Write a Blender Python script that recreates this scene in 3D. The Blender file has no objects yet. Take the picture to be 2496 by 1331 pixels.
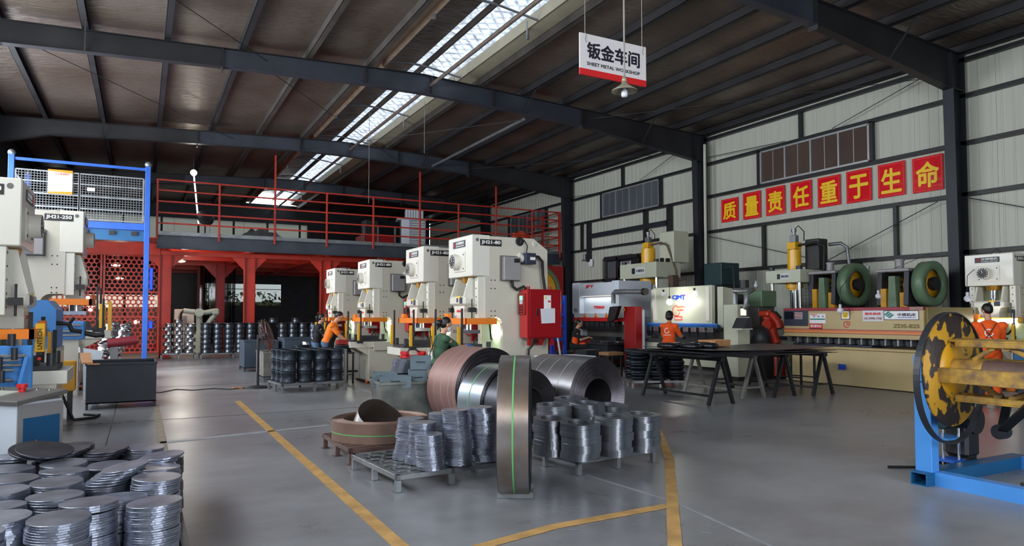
import bpy, math, random
from mathutils import Vector, Matrix, noise

# ---------------------------------------------------------------- camera, sky, lights, exposure
scn = bpy.context.scene
COL = scn.collection
W, H, FPX = 2496, 1331, 1687.0
YAW, TILT, CH = math.radians(28.2), math.radians(2.2), 1.6
SH = 104.5 - FPX * math.tan(TILT)
cd = bpy.data.cameras.new('camera')
cam = bpy.data.objects.new('camera', cd)
COL.objects.link(cam)
cam.location = (0, 0, CH)
cam.rotation_euler = (math.pi / 2 + TILT, 0, -YAW)
cd.sensor_width = 36
cd.lens = 36 * FPX / W
cd.shift_y = SH / W
cd.clip_end = 300
cd.clip_start = 0.05
scn.camera = cam

wd = bpy.data.worlds.new('world')
scn.world = wd
wd.use_nodes = True
bg = wd.node_tree.nodes['Background']
bg.inputs[0].default_value = (0.86, 0.93, 1.0, 1)
bg.inputs[1].default_value = 5.0

def area(name, loc, rot, sx, sy, power, col=(1, 1, 1), spread=math.pi):
    l = bpy.data.lights.new(name, 'AREA')
    l.shape = 'RECTANGLE'
    l.size, l.size_y, l.energy, l.color, l.spread = sx, sy, power, col, spread
    o = bpy.data.objects.new(name, l)
    COL.objects.link(o)
    o.location = loc
    o.rotation_euler = rot
    return o
# daylight coming in through the open front end of the hall (behind the photographer)
area('daylight_front', (4.5, -5.8, 2.6), (math.radians(90), 0, 0), 7, 4.6, 430, (0.93, 0.97, 1.0))
# daylight through the long window band high in the left wall
area('daylight_left', (-4.15, 10.5, 5.6), (math.radians(82), 0, math.radians(-90)), 31, 2.6, 1500, (0.95, 0.98, 1.0))
# added unseen daylight from the left, to brighten the far floor
area('daylight_added_far', (-4.15, 20.6, 2.1), (math.radians(90), 0, math.radians(-90)), 5.6, 3.8, 420, (0.95, 0.98, 1.0))
def point(name, loc, power, col=(1, 0.95, 0.86), r=0.06):
    l = bpy.data.lights.new(name, 'POINT')
    l.energy, l.color, l.shadow_soft_size = power, col, r
    o = bpy.data.objects.new(name, l)
    COL.objects.link(o)
    o.location = loc
    return o

scn.view_settings.view_transform = 'Standard'
scn.view_settings.look = 'None'
scn.view_settings.gamma = 1
scn.view_settings.use_curve_mapping = False
scn.view_settings.exposure = -0.1
scn.cycles.use_denoising = True
scn.cycles.max_bounces = 7
scn.cycles.diffuse_bounces = 4
scn.cycles.glossy_bounces = 4
scn.cycles.caustics_reflective = False
scn.cycles.caustics_refractive = False
scn.cycles.sample_clamp_indirect = 4

# ---------------------------------------------------------------- helpers
R = random.Random(7)
V = Vector
_f = V((math.sin(YAW) * math.cos(TILT), math.cos(YAW) * math.cos(TILT), math.sin(TILT)))
_r = V((math.cos(YAW), -math.sin(YAW), 0))
_u = _r.cross(_f)
def P(x, y, X=None, Y=None, Z=None):
    """point of the hall seen at photo pixel x, y on the plane X=, Y= or Z= (surveying the photo)"""
    d = _f + _r * ((x - W / 2) / FPX) + _u * ((H / 2 + SH - y) / FPX)
    t = X / d.x if X is not None else Y / d.y if Y is not None else (Z - CH) / d.z
    return V((0, 0, CH)) + d * t

def lin(c):
    return tuple(((v / 255) / 12.92 if v / 255 <= 0.04045 else ((v / 255 + 0.055) / 1.055) ** 2.4) for v in c)

def mat(name, col, rough=0.5, metal=0.0, var=0.12, vs=3.0, bump=0.0, bs=40.0, emit=0.0, col2=None, stretch=(1, 1, 1), coat=0.0):
    m = bpy.data.materials.new(name)
    m.use_nodes = True
    nt = m.node_tree
    b = nt.nodes['Principled BSDF']
    c = lin(col)
    b.inputs['Roughness'].default_value = rough
    b.inputs['Metallic'].default_value = metal
    b.inputs['Base Color'].default_value = (*c, 1)
    if coat:
        b.inputs['Coat Weight'].default_value = coat
    if emit:
        b.inputs['Emission Color'].default_value = (*c, 1)
        b.inputs['Emission Strength'].default_value = emit
        return m
    L = nt.links.new
    tc = nt.nodes.new('ShaderNodeTexCoord')
    mp = nt.nodes.new('ShaderNodeMapping')
    mp.inputs['Scale'].default_value = stretch
    L(tc.outputs['Object'], mp.inputs[0])
    if var or col2:
        n = nt.nodes.new('ShaderNodeTexNoise')
        n.inputs['Scale'].default_value = vs
        n.inputs['Detail'].default_value = 5
        L(mp.outputs[0], n.inputs['Vector'])
        rp = nt.nodes.new('ShaderNodeValToRGB')
        e = rp.color_ramp.elements
        e[0].position, e[1].position = 0.32, 0.68
        c2 = lin(col2) if col2 else tuple(min(1, v * (1 + var)) for v in c)
        c1 = c if col2 else tuple(v * (1 - var) for v in c)
        e[0].color, e[1].color = (*c1, 1), (*c2, 1)
        L(n.outputs['Fac'], rp.inputs[0])
        L(rp.outputs[0], b.inputs['Base Color'])
    if bump:
        n2 = nt.nodes.new('ShaderNodeTexNoise')
        n2.inputs['Scale'].default_value = bs
        n2.inputs['Detail'].default_value = 4
        L(mp.outputs[0], n2.inputs['Vector'])
        bp = nt.nodes.new('ShaderNodeBump')
        bp.inputs['Strength'].default_value = bump
        bp.inputs['Distance'].default_value = 0.03
        L(n2.outputs['Fac'], bp.inputs['Height'])
        L(bp.outputs[0], b.inputs['Normal'])
    return m

OFF = {}
class B:
    """collects shapes into one mesh; S scales and mirrors, M rotates"""
    def __init__(s, S=(1, 1, 1), M=None):
        s.v, s.f, s.sm, s.mi, s.mats, s.S, s.M = [], [], [], [], [], S, M
        s.flip = S[0] * S[1] * S[2] < 0
        s.k = 0
    def use(s, m):
        if m not in s.mats:
            s.mats.append(m)
        s.k = s.mats.index(m)
        return s
    def add(s, vs, fs, smooth=False):
        o = len(s.v)
        for p in vs:
            p = V((p[0] * s.S[0], p[1] * s.S[1], p[2] * s.S[2]))
            s.v.append(s.M @ p if s.M else p)
        for f in fs:
            f = [i + o for i in f]
            s.f.append(f[::-1] if s.flip else f)
            s.sm.append(smooth)
            s.mi.append(s.k)
        return s
    def box(s, x0, y0, z0, x1, y1, z1, bv=0.0, M=None):
        if x0 > x1: x0, x1 = x1, x0
        if y0 > y1: y0, y1 = y1, y0
        if z0 > z1: z0, z1 = z1, z0
        bv = min(bv, (x1 - x0) * .45, (y1 - y0) * .45, (z1 - z0) * .45)
        if bv <= 0:
            vs = [(x, y, z) for z in (z0, z1) for y in (y0, y1) for x in (x0, x1)]
            fs = [(0, 2, 3, 1), (4, 5, 7, 6), (0, 1, 5, 4), (2, 6, 7, 3), (0, 4, 6, 2), (1, 3, 7, 5)]
        else:
            X, Y, Z = (x0, x1), (y0, y1), (z0, z1)
            vs, id_ = [], {}
            for i in (0, 1):
                for j in (0, 1):
                    for k in (0, 1):
                        sx, sy, sz = (1, -1)[i], (1, -1)[j], (1, -1)[k]
                        for a in range(3):
                            p = [X[i] + sx * bv, Y[j] + sy * bv, Z[k] + sz * bv]
                            p[a] = (X[i], Y[j], Z[k])[a]
                            id_[i, j, k, a] = len(vs)
                            vs.append(p)
            fs = []
            def q(ks, n):
                a, b, c = (V(vs[ks[t]]) for t in (0, 1, 2))
                if (b - a).cross(c - a).dot(V(n)) < 0:
                    ks = ks[::-1]
                fs.append(ks)
            for a in range(3):
                o1, o2 = [(1, 2), (0, 2), (0, 1)][a]
                for e in (0, 1):
                    ks = []
                    for (p, r) in ((0, 0), (1, 0), (1, 1), (0, 1)):
                        t = [0, 0, 0]; t[a], t[o1], t[o2] = e, p, r
                        ks.append(id_[t[0], t[1], t[2], a])
                    n = [0, 0, 0]; n[a] = (-1, 1)[e]
                    q(ks, n)
                for p in (0, 1):
                    for r in (0, 1):
                        t0 = [0, 0, 0]; t0[o1], t0[o2] = p, r
                        t1 = list(t0); t0[a], t1[a] = 0, 1
                        n = [0, 0, 0]; n[o1], n[o2] = (-1, 1)[p], (-1, 1)[r]
                        q([id_[(*t0, o1)], id_[(*t1, o1)], id_[(*t1, o2)], id_[(*t0, o2)]], n)
            for i in (0, 1):
                for j in (0, 1):
                    for k in (0, 1):
                        q([id_[i, j, k, 0], id_[i, j, k, 1], id_[i, j, k, 2]], ((-1, 1)[i], (-1, 1)[j], (-1, 1)[k]))
        if M:
            vs = [M @ V(p) for p in vs]
        return s.add(vs, fs)
    def bar(s, p0, p1, w, h=None, up=(0, 0, 1), bv=0):
        """box from p0 to p1 with section w (sideways) x h (up)"""
        p0, p1 = V(p0), V(p1)
        h = h or w
        d = p1 - p0
        L = d.length
        d.normalize()
        up = V(up)
        if abs(d.dot(up)) > .98:
            up = V((1, 0, 0))
        a = d.cross(up).normalized()
        u = a.cross(d)
        M = Matrix(((d.x, -a.x, u.x, p0.x), (d.y, -a.y, u.y, p0.y), (d.z, -a.z, u.z, p0.z), (0, 0, 0, 1)))
        return s.box(0, -w / 2, -h / 2, L, w / 2, h / 2, bv, M)
    def cyl(s, p0, p1, r0, r1=None, n=16, caps=True):
        p0, p1 = V(p0), V(p1)
        r1 = r0 if r1 is None else r1
        d = (p1 - p0).normalized()
        a = d.orthogonal().normalized()
        b = d.cross(a)
        ring = lambda p, r: [p + (a * math.cos(t) + b * math.sin(t)) * r for t in (2 * math.pi * i / n for i in range(n))]
        A, C = ring(p0, r0), ring(p1, r1)
        s.add(A + C, [(i, (i + 1) % n, n + (i + 1) % n, n + i) for i in range(n)], True)
        if caps:
            if r0 > 1e-5: s.add(A, [tuple(range(n))[::-1]])
            if r1 > 1e-5: s.add(C, [tuple(range(n))])
        return s
    def tube(s, pts, r, n=6, caps=True):
        pts = [V(p) for p in pts]
        rings = []
        a = None
        for i, p in enumerate(pts):
            d = (pts[min(i + 1, len(pts) - 1)] - pts[max(i - 1, 0)]).normalized()
            if a is None:
                a = d.orthogonal().normalized()
            a = (a - d * a.dot(d))
            a = a.normalized() if a.length > 1e-6 else d.orthogonal().normalized()
            b = d.cross(a)
            rings += [p + (a * math.cos(2 * math.pi * k / n) + b * math.sin(2 * math.pi * k / n)) * r for k in range(n)]
        fs = [(i * n + k, i * n + (k + 1) % n, (i + 1) * n + (k + 1) % n, (i + 1) * n + k) for i in range(len(pts) - 1) for k in range(n)]
        s.add(rings, fs, True)
        if caps:
            s.add(rings[:n], [tuple(range(n))[::-1]])
            s.add(rings[-n:], [tuple(range(n))])
        return s
    def prism(s, poly, axis, a, b, smooth=False):
        """polygon (2D) swept along axis from a to b: x -> (y,z), y -> (x,z), z -> (x,y)"""
        put = {'x': lambda p, t: (t, p[0], p[1]), 'y': lambda p, t: (p[0], t, p[1]), 'z': lambda p, t: (p[0], p[1], t)}[axis]
        n = len(poly)
        ar = sum(poly[i][0] * poly[(i + 1) % n][1] - poly[(i + 1) % n][0] * poly[i][1] for i in range(n))
        if (ar < 0) != (axis == 'y'):
            poly = poly[::-1]
        if a > b: a, b = b, a
        A = [put(p, a) for p in poly]
        C = [put(p, b) for p in poly]
        s.add(A + C, [(i, (i + 1) % n, n + (i + 1) % n, n + i) for i in range(n)], smooth)
        s.add(A, [tuple(range(n))[::-1]])
        s.add(C, [tuple(range(n))])
        return s
    def lathe(s, prof, n=24, o=(0, 0, 0), ax=(0, 0, 1), smooth=True):
        d = V(ax).normalized()
        a = d.orthogonal().normalized()
        b = d.cross(a)
        o = V(o)
        vs = []
        for (r, z) in prof:
            vs += [o + d * z + (a * math.cos(2 * math.pi * k / n) + b * math.sin(2 * math.pi * k / n)) * r for k in range(n)]
        fs = [(i * n + k, i * n + (k + 1) % n, (i + 1) * n + (k + 1) % n, (i + 1) * n + k) for i in range(len(prof) - 1) for k in range(n)]
        return s.add(vs, fs, smooth)
    def ball(s, c, r, n=12, m=8):
        if not hasattr(r, '__len__'): r = (r, r, r)
        vs, fs = [], []
        for j in range(m + 1):
            t = math.pi * j / m
            for k in range(n):
                p = 2 * math.pi * k / n
                vs.append((c[0] + r[0] * math.sin(t) * math.cos(p), c[1] + r[1] * math.sin(t) * math.sin(p), c[2] + r[2] * math.cos(t)))
        for j in range(m):
            for k in range(n):
                fs.append((j * n + k, (j + 1) * n + k, (j + 1) * n + (k + 1) % n, j * n + (k + 1) % n))
        return s.add(vs, fs, True)
    def build(s, name, m=None, parent=None, mods=None):
        me = bpy.data.meshes.new(name)
        off = V(OFF.get(parent.name, (0, 0, 0))) if parent else V((0, 0, 0))
        me.from_pydata([p - off for p in s.v], [], s.f)
        for k in (s.mats or [m]):
            me.materials.append(k)
        me.polygons.foreach_set('use_smooth', s.sm)
        if s.mats:
            me.polygons.foreach_set('material_index', s.mi)
        me.update()
        return link(name, me, parent)

def link(name, me, parent=None):
    o = bpy.data.objects.new(name, me)
    COL.objects.link(o)
    if parent:
        o.parent = parent
        OFF[o.name] = OFF.get(parent.name, (0, 0, 0))
    return o

def tag(o, label, cat, group=None, kind=None):
    if label: o['label'] = label
    if cat: o['category'] = cat
    if group: o['group'] = group
    if kind: o['kind'] = kind
    return o

def thing(name, label, cat, loc=(0, 0, 0), rz=0.0, group=None, local=False):
    o = bpy.data.objects.new(name, None)
    o.empty_display_size = .1
    COL.objects.link(o)
    o.location = loc
    o.rotation_euler = (0, 0, rz)
    OFF[o.name] = (0, 0, 0) if local else tuple(loc)
    return tag(o, label, cat, group)

def struct(o):
    o['kind'] = 'structure'
    return o

def dup(root, loc=None, rz=None, label=None, group=None, rot=None):
    r = root.copy()
    COL.objects.link(r)
    if loc is not None: r.location = loc
    if rz is not None: r.rotation_euler = (0, 0, rz)
    if rot is not None: r.rotation_euler = rot
    if label: r['label'] = label
    if group: r['group'] = group
    for ch in root.children:
        c = ch.copy(); COL.objects.link(c); c.parent = r
        for g in ch.children:
            d = g.copy(); COL.objects.link(d); d.parent = c
    return r

_tx = {}
def text_mesh(txt, size, bold=0.0, m=None):
    key = (txt, size, bold, m.name)
    if key in _tx: return _tx[key]
    c = bpy.data.curves.new('lettering', 'FONT')
    c.body, c.size, c.align_x, c.align_y = txt, size, 'CENTER', 'CENTER'
    c.extrude = 0.0015
    c.resolution_u = 3
    o = bpy.data.objects.new('lettering_source', c)
    COL.objects.link(o)
    dg = bpy.context.evaluated_depsgraph_get()
    me = bpy.data.meshes.new_from_object(o.evaluated_get(dg))
    bpy.data.objects.remove(o)
    bpy.data.curves.remove(c)
    if bold:                      # heavier strokes: the glyphs laid over themselves a little shifted
        vs = [v.co.copy() for v in me.vertices]
        fs = [tuple(p.vertices) for p in me.polygons]
        s = B()
        for a in range(6): s.add([p + V((math.cos(a * 1.047) * bold, math.sin(a * 1.047) * bold, a * .0004)) for p in vs], fs)
        me.clear_geometry()
        me.from_pydata(s.v, [], s.f)
        me.update()
    me.materials.clear()
    me.materials.append(m)
    _tx[key] = me
    return me
FACE = {'-y': ((1, 0, 0), (0, 0, 1)), '-x': ((0, -1, 0), (0, 0, 1)), '+x': ((0, 1, 0), (0, 0, 1)), '+z': ((1, 0, 0), (0, 1, 0))}
def text(parent, txt, size, c, face, m, bold=0.0, w=None, name='lettering', h=None):
    """lettering centred at c; w squeezes it to that width, h to that height"""
    me0 = text_mesh(txt, size, bold, m)
    xs = [v.co.x for v in me0.vertices]
    ys = [v.co.y for v in me0.vertices]
    me = me0.copy()
    kx = w / (max(xs) - min(xs)) if w else 1
    ky = h / (max(ys) - min(ys)) if h else 1
    mx, my = (max(xs) + min(xs)) / 2, (max(ys) + min(ys)) / 2
    a, u = FACE[face] if isinstance(face, str) else face
    a, u = V(a), V(u)
    n = a.cross(u)
    off = V(OFF.get(parent.name, (0, 0, 0)))
    for v in me.vertices:
        p = v.co
        v.co = V(c) - off + a * ((p.x - mx) * kx) + u * ((p.y - my) * ky) + n * (p.z + .001)
    return link(name, me, parent)

# ---------------------------------------------------------------- materials
M = {}
def mk(k, *a, **kw):
    M[k] = mat(k, *a, **kw)
mk('cream', (205, 200, 186), .38, 0, .03, 2, coat=.2)
mk('cream_pale', (226, 223, 212), .32, 0, .02, 2, coat=.3)
mk('cream_green', (196, 212, 178), .5, 0, .05, 2)
mk('sheet_white', (190, 192, 180), .42, 0, .04, 1.2, stretch=(1, 6, .3))
mk('black_steel', (30, 31, 36), .45, 0, .2, 3)
mk('dark_steel', (52, 54, 60), .45, .3, .2, 3)
mk('column_blue', (34, 38, 48), .5, .1, .2, 2)
mk('beam_blue_lit', (62, 67, 78), .42, .2, .25, 1.2)
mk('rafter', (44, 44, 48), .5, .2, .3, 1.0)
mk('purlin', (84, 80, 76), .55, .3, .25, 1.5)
mk('purlin_lit', (188, 164, 142), .6, 0, .2, 2)  # tan with the ridge light put into the colour
mk('pipe_brown', (110, 98, 92), .5, .2, .2, 4)
mk('beige_strip', (150, 143, 124), .6, 0, .06, 3)
mk('red_paint', (196, 52, 34), .42, 0, .14, 2)
mk('red_rail', (176, 48, 34), .45, 0, .15, 3)
mk('red_dark', (150, 16, 22), .35, 0, .1, 2)
mk('red_cabinet', (150, 14, 24), .28, 0, .05, 2, coat=.4)
mk('red_side', (196, 40, 44), .32, 0, .05, 2)
mk('red_print', (196, 32, 40), .4, 0, 0)
mk('blue_paint', (36, 88, 178), .4, 0, .1, 3)
mk('blue_light', (70, 142, 218), .4, 0, .06, 3)
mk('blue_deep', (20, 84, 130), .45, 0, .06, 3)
mk('blue_rack', (16, 70, 190), .4, 0, .1, 3)
mk('orange_guard', (240, 128, 20), .4, 0, .05, 3)
mk('orange_shirt', (255, 96, 26), .8, 0, .05, 8, bump=.25, bs=14)
mk('orange_shirt_light', (255, 130, 36), .8, 0, .05, 8, bump=.25, bs=14)
mk('yellow_paint', (236, 178, 24), .35, 0, .06, 3, coat=.2)
mk('yellow_deep', (206, 150, 20), .4, 0, .12, 4)
mk('yellow_tape', (190, 150, 92), .55, 0, .22, 6, bump=.1, bs=60)
mk('steel_bright', (176, 180, 188), .24, 1, .1, 6)
mk('chrome', (216, 220, 224), .12, 1, .03, 6)
mk('disc_steel', (158, 164, 180), .34, .9, .3, 5, bump=.06, bs=30)
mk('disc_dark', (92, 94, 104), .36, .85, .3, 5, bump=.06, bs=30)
mk('ring_steel', (138, 142, 150), .36, .9, .35, 6)
mk('rim_silver', (176, 178, 182), .26, 1, .15, 8)
mk('rim_mid', (96, 102, 110), .3, .9, .2, 6)
mk('rim_dark', (58, 66, 76), .38, .7, .25, 6)
mk('coil_red', (150, 114, 108), .5, .25, .14, 2.2, bump=.05, bs=30)
mk('coil_side', (88, 84, 90), .42, .85, .2, 6)
mk('coil_zinc', (150, 160, 168), .28, .9, .14, 3)
mk('coil_dark', (70, 72, 78), .36, .85, .2, 4)
mk('coil_grey', (136, 136, 140), .36, .8, .2, 2.5)
mk('coil_edge', (176, 172, 172), .34, .85, .0, 2.2, col2=(136, 118, 104))
mk('coil_brown', (132, 106, 94), .55, .3, .2, 3)
mk('strap_green', (96, 176, 104), .5, 0, .05, 3)
mk('seam_white', (190, 186, 180), .5, 0, .05, 3)
mk('galv', (134, 138, 142), .4, .6, .2, 4)
mk('galv_worn', (128, 126, 122), .55, .3, .25, 5)
mk('bin_blue', (58, 70, 86), .5, .1, .15, 3)
mk('bin_dark', (26, 34, 44), .5, .1, .2, 3)
mk('box_grey', (104, 122, 132), .55, .05, .12, 4)
mk('skip_metal', (116, 120, 116), .45, .5, .4, 4)
mk('robot_mint', (184, 210, 204), .45, 0, .05, 3)
mk('robot_red', (196, 56, 36), .4, 0, .08, 3)
mk('machine_white', (206, 214, 226), .4, 0, .03, 3)
mk('brake_cream', (196, 200, 180), .4, 0, .05, 2)
mk('khaki', (186, 166, 122), .45, 0, .05, 2)
mk('khaki_dark', (120, 108, 50), .5, 0, .1, 2)
mk('maroon', (146, 40, 56), .45, 0, .08, 3)
mk('green_paint', (98, 124, 98), .4, 0, .12, 3)
mk('green_tank', (14, 52, 58), .4, 0, .15, 3)
mk('grey_box', (150, 148, 150), .45, .1, .05, 3)
mk('grey_panel', (104, 102, 100), .5, .1, .08, 3)
mk('plate_black', (24, 24, 28), .4, 0, 0)
mk('navy', (40, 46, 66), .45, 0, .05, 3)
mk('ink_white', (232, 232, 228), .5, 0, 0)
mk('ink_black', (30, 26, 40), .5, 0, 0)
mk('ink_red', (214, 34, 38), .45, 0, 0)
mk('ink_blue', (24, 74, 196), .45, 0, 0)
mk('ink_orange', (226, 84, 48), .45, 0, 0)
mk('ink_yellow', (250, 206, 20), .4, 0, 0)
mk('ink_teal', (30, 128, 118), .45, 0, 0)
mk('poster_red', (228, 30, 44), .12, 0, .03, 3, coat=.5, bump=.12, bs=5)
mk('paper', (214, 216, 224), .6, 0, .02, 3)
mk('paper_white', (236, 236, 240), .6, 0, .02, 3)
mk('sign_white', (226, 222, 224), .4, 0, .02, 3)
mk('rubber', (22, 22, 24), .6, 0, .1, 5)
mk('wood', (176, 128, 88), .6, 0, .2, 5, stretch=(1, 8, 8))
mk('board', (206, 150, 104), .7, 0, .1, 5)
mk('rust_brown', (104, 82, 76), .6, .2, .25, 5)
mk('yellow_worn', (206, 164, 70), .55, .1, 0, 9, col2=(120, 96, 76), bump=.15, bs=30)
mk('disc_worn', (46, 36, 34), .55, .1, 0, 4.2, col2=(186, 138, 30), bump=.2, bs=20)
for _e in ('disc_worn',):
    _r2 = [n for n in M[_e].node_tree.nodes if n.type == 'VALTORGB'][0].color_ramp.elements
    _r2[0].position, _r2[1].position = .52, .545
mk('hoop', (58, 60, 66), .45, .5, .15, 5)
mk('rope', (150, 146, 138), .8, 0, .1, 9)
mk('lamp_tin', (156, 148, 128), .4, .3, .1, 5)
mk('opal', (222, 224, 238), .3, 0, 0)
mk('brass', (206, 150, 60), .3, .7, .1, 5)
mk('glass_brown_view', (92, 78, 72), .06, .1, .1, .7)  # brownish reflection put into the pane colour
mk('glass_grey', (92, 96, 104), .06, .1, .1, .7)
mk('alu', (184, 186, 188), .4, .6, .05, 3)
mk('skin', (206, 152, 122), .5, 0, .04, 8)
mk('hair', (18, 16, 18), .45, 0, .1, 20)
mk('shirt_green', (60, 92, 70), .85, 0, .06, 8, bump=.25, bs=14)
mk('cloth_black', (26, 28, 34), .85, 0, .1, 8, bump=.25, bs=14)
mk('cloth_denim', (78, 104, 136), .85, 0, .15, 8, bump=.25, bs=14)
mk('cloth_pale', (150, 172, 204), .85, 0, .1, 8)
mk('mask_white', (226, 226, 226), .7, 0, 0)
mk('glove_blue', (70, 110, 180), .7, 0, .1, 8)
mk('glove_grey', (176, 174, 170), .8, 0, .2, 12)
mk('screen_dark', (20, 24, 40), .15, 0, 0)
mk('glow_white', (255, 250, 240), .5, emit=14)
mk('glow_warm', (255, 232, 190), .5, emit=16)
mk('glow_tube', (235, 242, 255), .5, emit=10)
mk('glow_soft', (225, 220, 205), .5, emit=.6)
mk('glow_green', (120, 255, 170), .5, emit=1.6)
mk('glow_screen', (255, 240, 190), .5, emit=1.1)
mk('glow_orange', (255, 120, 30), .5, emit=2.0)
# ---------------------------------------------------------------- floor
def node_mat(name):
    m = bpy.data.materials.new(name)
    m.use_nodes = True
    nt = m.node_tree
    return m, nt, nt.nodes['Principled BSDF'], nt.links.new, nt.nodes.new
m, nt, b, L, N = node_mat('concrete')
tc = N('ShaderNodeTexCoord')
n1 = N('ShaderNodeTexNoise'); n1.inputs['Scale'].default_value = .35; n1.inputs['Detail'].default_value = 8; n1.inputs['Roughness'].default_value = .62
n2 = N('ShaderNodeTexNoise'); n2.inputs['Scale'].default_value = 3.2; n2.inputs['Detail'].default_value = 10; n2.inputs['Roughness'].default_value = .7
n3 = N('ShaderNodeTexNoise'); n3.inputs['Scale'].default_value = 40; n3.inputs['Detail'].default_value = 4
mp = N('ShaderNodeMapping'); mp.inputs['Scale'].default_value = (.7, 1.0, 1)
L(tc.outputs['Object'], mp.inputs[0])
for n in (n1, n3): L(tc.outputs['Object'], n.inputs['Vector'])
L(mp.outputs[0], n2.inputs['Vector'])
mx = N('ShaderNodeMix'); mx.inputs[0].default_value = .3
L(n1.outputs['Fac'], mx.inputs[2]); L(n2.outputs['Fac'], mx.inputs[3])
rp = N('ShaderNodeValToRGB'); e = rp.color_ramp.elements
e[0].position, e[1].position = .34, .64
e[0].color, e[1].color = (*lin((108, 108, 112)), 1), (*lin((150, 152, 156)), 1)
L(mx.outputs[0], rp.inputs[0])
L(rp.outputs[0], b.inputs['Base Color'])
r2 = N('ShaderNodeMapRange'); r2.inputs[1].default_value, r2.inputs[2].default_value, r2.inputs[3].default_value, r2.inputs[4].default_value = .3, .7, .24, .40
L(n1.outputs['Fac'], r2.inputs[0]); L(r2.outputs[0], b.inputs['Roughness'])
bp = N('ShaderNodeBump'); bp.inputs['Strength'].default_value = .02; bp.inputs['Distance'].default_value = .02
L(n3.outputs['Fac'], bp.inputs['Height']); L(bp.outputs[0], b.inputs['Normal'])
M['concrete'] = m

XL, XR, YF, YB = -4.3, 18.0, -6.0, 46.0
floor = struct(B().box(XL - .2, YF, -.2, XR + .2, YB + .2, 0).build('floor', M['concrete']))
def strip(pts, w, m, z=.003, name='floor_line'):
    s = B()
    for a, c in zip(pts, pts[1:]):
        s.bar((a[0], a[1], z), (c[0], c[1], z), w, .004)
    return s.build(name, m, floor)
strip([(1.62, 4.0), (1.63, 13.9)], .105, M['yellow_tape'])
mk('tape_faded', (142, 132, 116), .5, 0, .2, 6)
mk('paint_faded', (152, 154, 160), .45, 0, .15, 4)
mk('joint', (74, 74, 78), .6, 0, .2, 6)
strip([(.27, 8.0), (.27, 14.0)], .1, M['tape_faded'])
strip([P(1600, 1040, Z=0), P(1632, 1120, Z=0), P(1645, 1331, Z=0)], .1, M['yellow_tape'])
strip([P(1130, 1345, Z=0), P(1350, 1285, Z=0), P(1625, 1234, Z=0)], .1, M['yellow_tape'], .005)
strip([P(390, 1080, Z=0), P(800, 1037, Z=0)], .13, M['paint_faded'])
strip([P(700, 900, Z=0), P(1010, 985, Z=0)], .12, M['paint_faded'])
strip([P(1430, 1158, Z=0), P(1640, 1222, Z=0), P(1900, 1340, Z=0)], .022, M['paint_faded'], .002)
for y in (12.0, 17.5, 23.0): strip([(-4, y), (17.8, y)], .012, M['joint'], .0015, 'floor_joint')
strip([(-.35, 5.5), (-.35, 27)], .012, M['joint'], .0015, 'floor_joint')

s = B()
for k in range(70):
    x, y = R.uniform(.6, 7), R.uniform(3.6, 10)
    a = R.uniform(0, 3.1)
    l, w = R.uniform(.02, .09), R.uniform(.003, .008)
    s.bar((x, y, .0015), (x + l * math.cos(a), y + l * math.sin(a), .0015), w, .001)
s.build('scuff_marks', M['paint_faded'], floor)['kind'] = 'stuff'

# ---------------------------------------------------------------- roof
m, nt, b, L, N = node_mat('foil')
b.inputs['Metallic'].default_value = .55
b.inputs['Roughness'].default_value = .36
tc = N('ShaderNodeTexCoord')
mp = N('ShaderNodeMapping'); mp.inputs['Scale'].default_value = (1, 3.4, 1)
L(tc.outputs['Object'], mp.inputs[0])
n1 = N('ShaderNodeTexNoise'); n1.inputs['Scale'].default_value = 2.2; n1.inputs['Detail'].default_value = 7; n1.inputs['Distortion'].default_value = .8
n2 = N('ShaderNodeTexNoise'); n2.inputs['Scale'].default_value = .5; n2.inputs['Detail'].default_value = 4
L(mp.outputs[0], n1.inputs['Vector']); L(tc.outputs['Object'], n2.inputs['Vector'])
rp = N('ShaderNodeValToRGB'); e = rp.color_ramp.elements
e[0].position, e[1].position = .35, .7
e[0].color, e[1].color = (*lin((112, 98, 88)), 1), (*lin((142, 130, 120)), 1)
L(n2.outputs['Fac'], rp.inputs[0]); L(rp.outputs[0], b.inputs['Base Color'])
bp = N('ShaderNodeBump'); bp.inputs['Strength'].default_value = .8; bp.inputs['Distance'].default_value = .05
L(n1.outputs['Fac'], bp.inputs['Height']); L(bp.outputs[0], b.inputs['Normal'])
M['foil'] = m

m, nt, b, L, N = node_mat('lit_foil_sheet')  # lets sky light through to imitate brightly lit quilted foil
out = [n for n in nt.nodes if n.type == 'OUTPUT_MATERIAL'][0]
tl = N('ShaderNodeBsdfTranslucent'); gl = N('ShaderNodeBsdfGlossy'); mixs = N('ShaderNodeMixShader')
gl.inputs['Roughness'].default_value = .3
mixs.inputs[0].default_value = .22
tc = N('ShaderNodeTexCoord'); mp = N('ShaderNodeMapping'); mp.inputs['Rotation'].default_value = (0, 0, .78); mp.inputs['Scale'].default_value = (3.6, 3.6, 3.6)
n1 = N('ShaderNodeTexNoise'); n1.inputs['Scale'].default_value = 3.5; n1.inputs['Detail'].default_value = 6; n1.inputs['Distortion'].default_value = 1.2
vo = N('ShaderNodeTexVoronoi'); vo.inputs['Scale'].default_value = 1.0; vo.inputs['Randomness'].default_value = .12; vo.distance = 'CHEBYCHEV'
L(tc.outputs['Object'], mp.inputs[0]); L(mp.outputs[0], vo.inputs['Vector']); L(tc.outputs['Object'], n1.inputs['Vector'])
mm = N('ShaderNodeMath'); mm.operation = 'MULTIPLY'; L(vo.outputs['Distance'], mm.inputs[0]); L(n1.outputs['Fac'], mm.inputs[1])
rp = N('ShaderNodeValToRGB'); e = rp.color_ramp.elements
e[0].position, e[1].position = .1, .3
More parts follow.
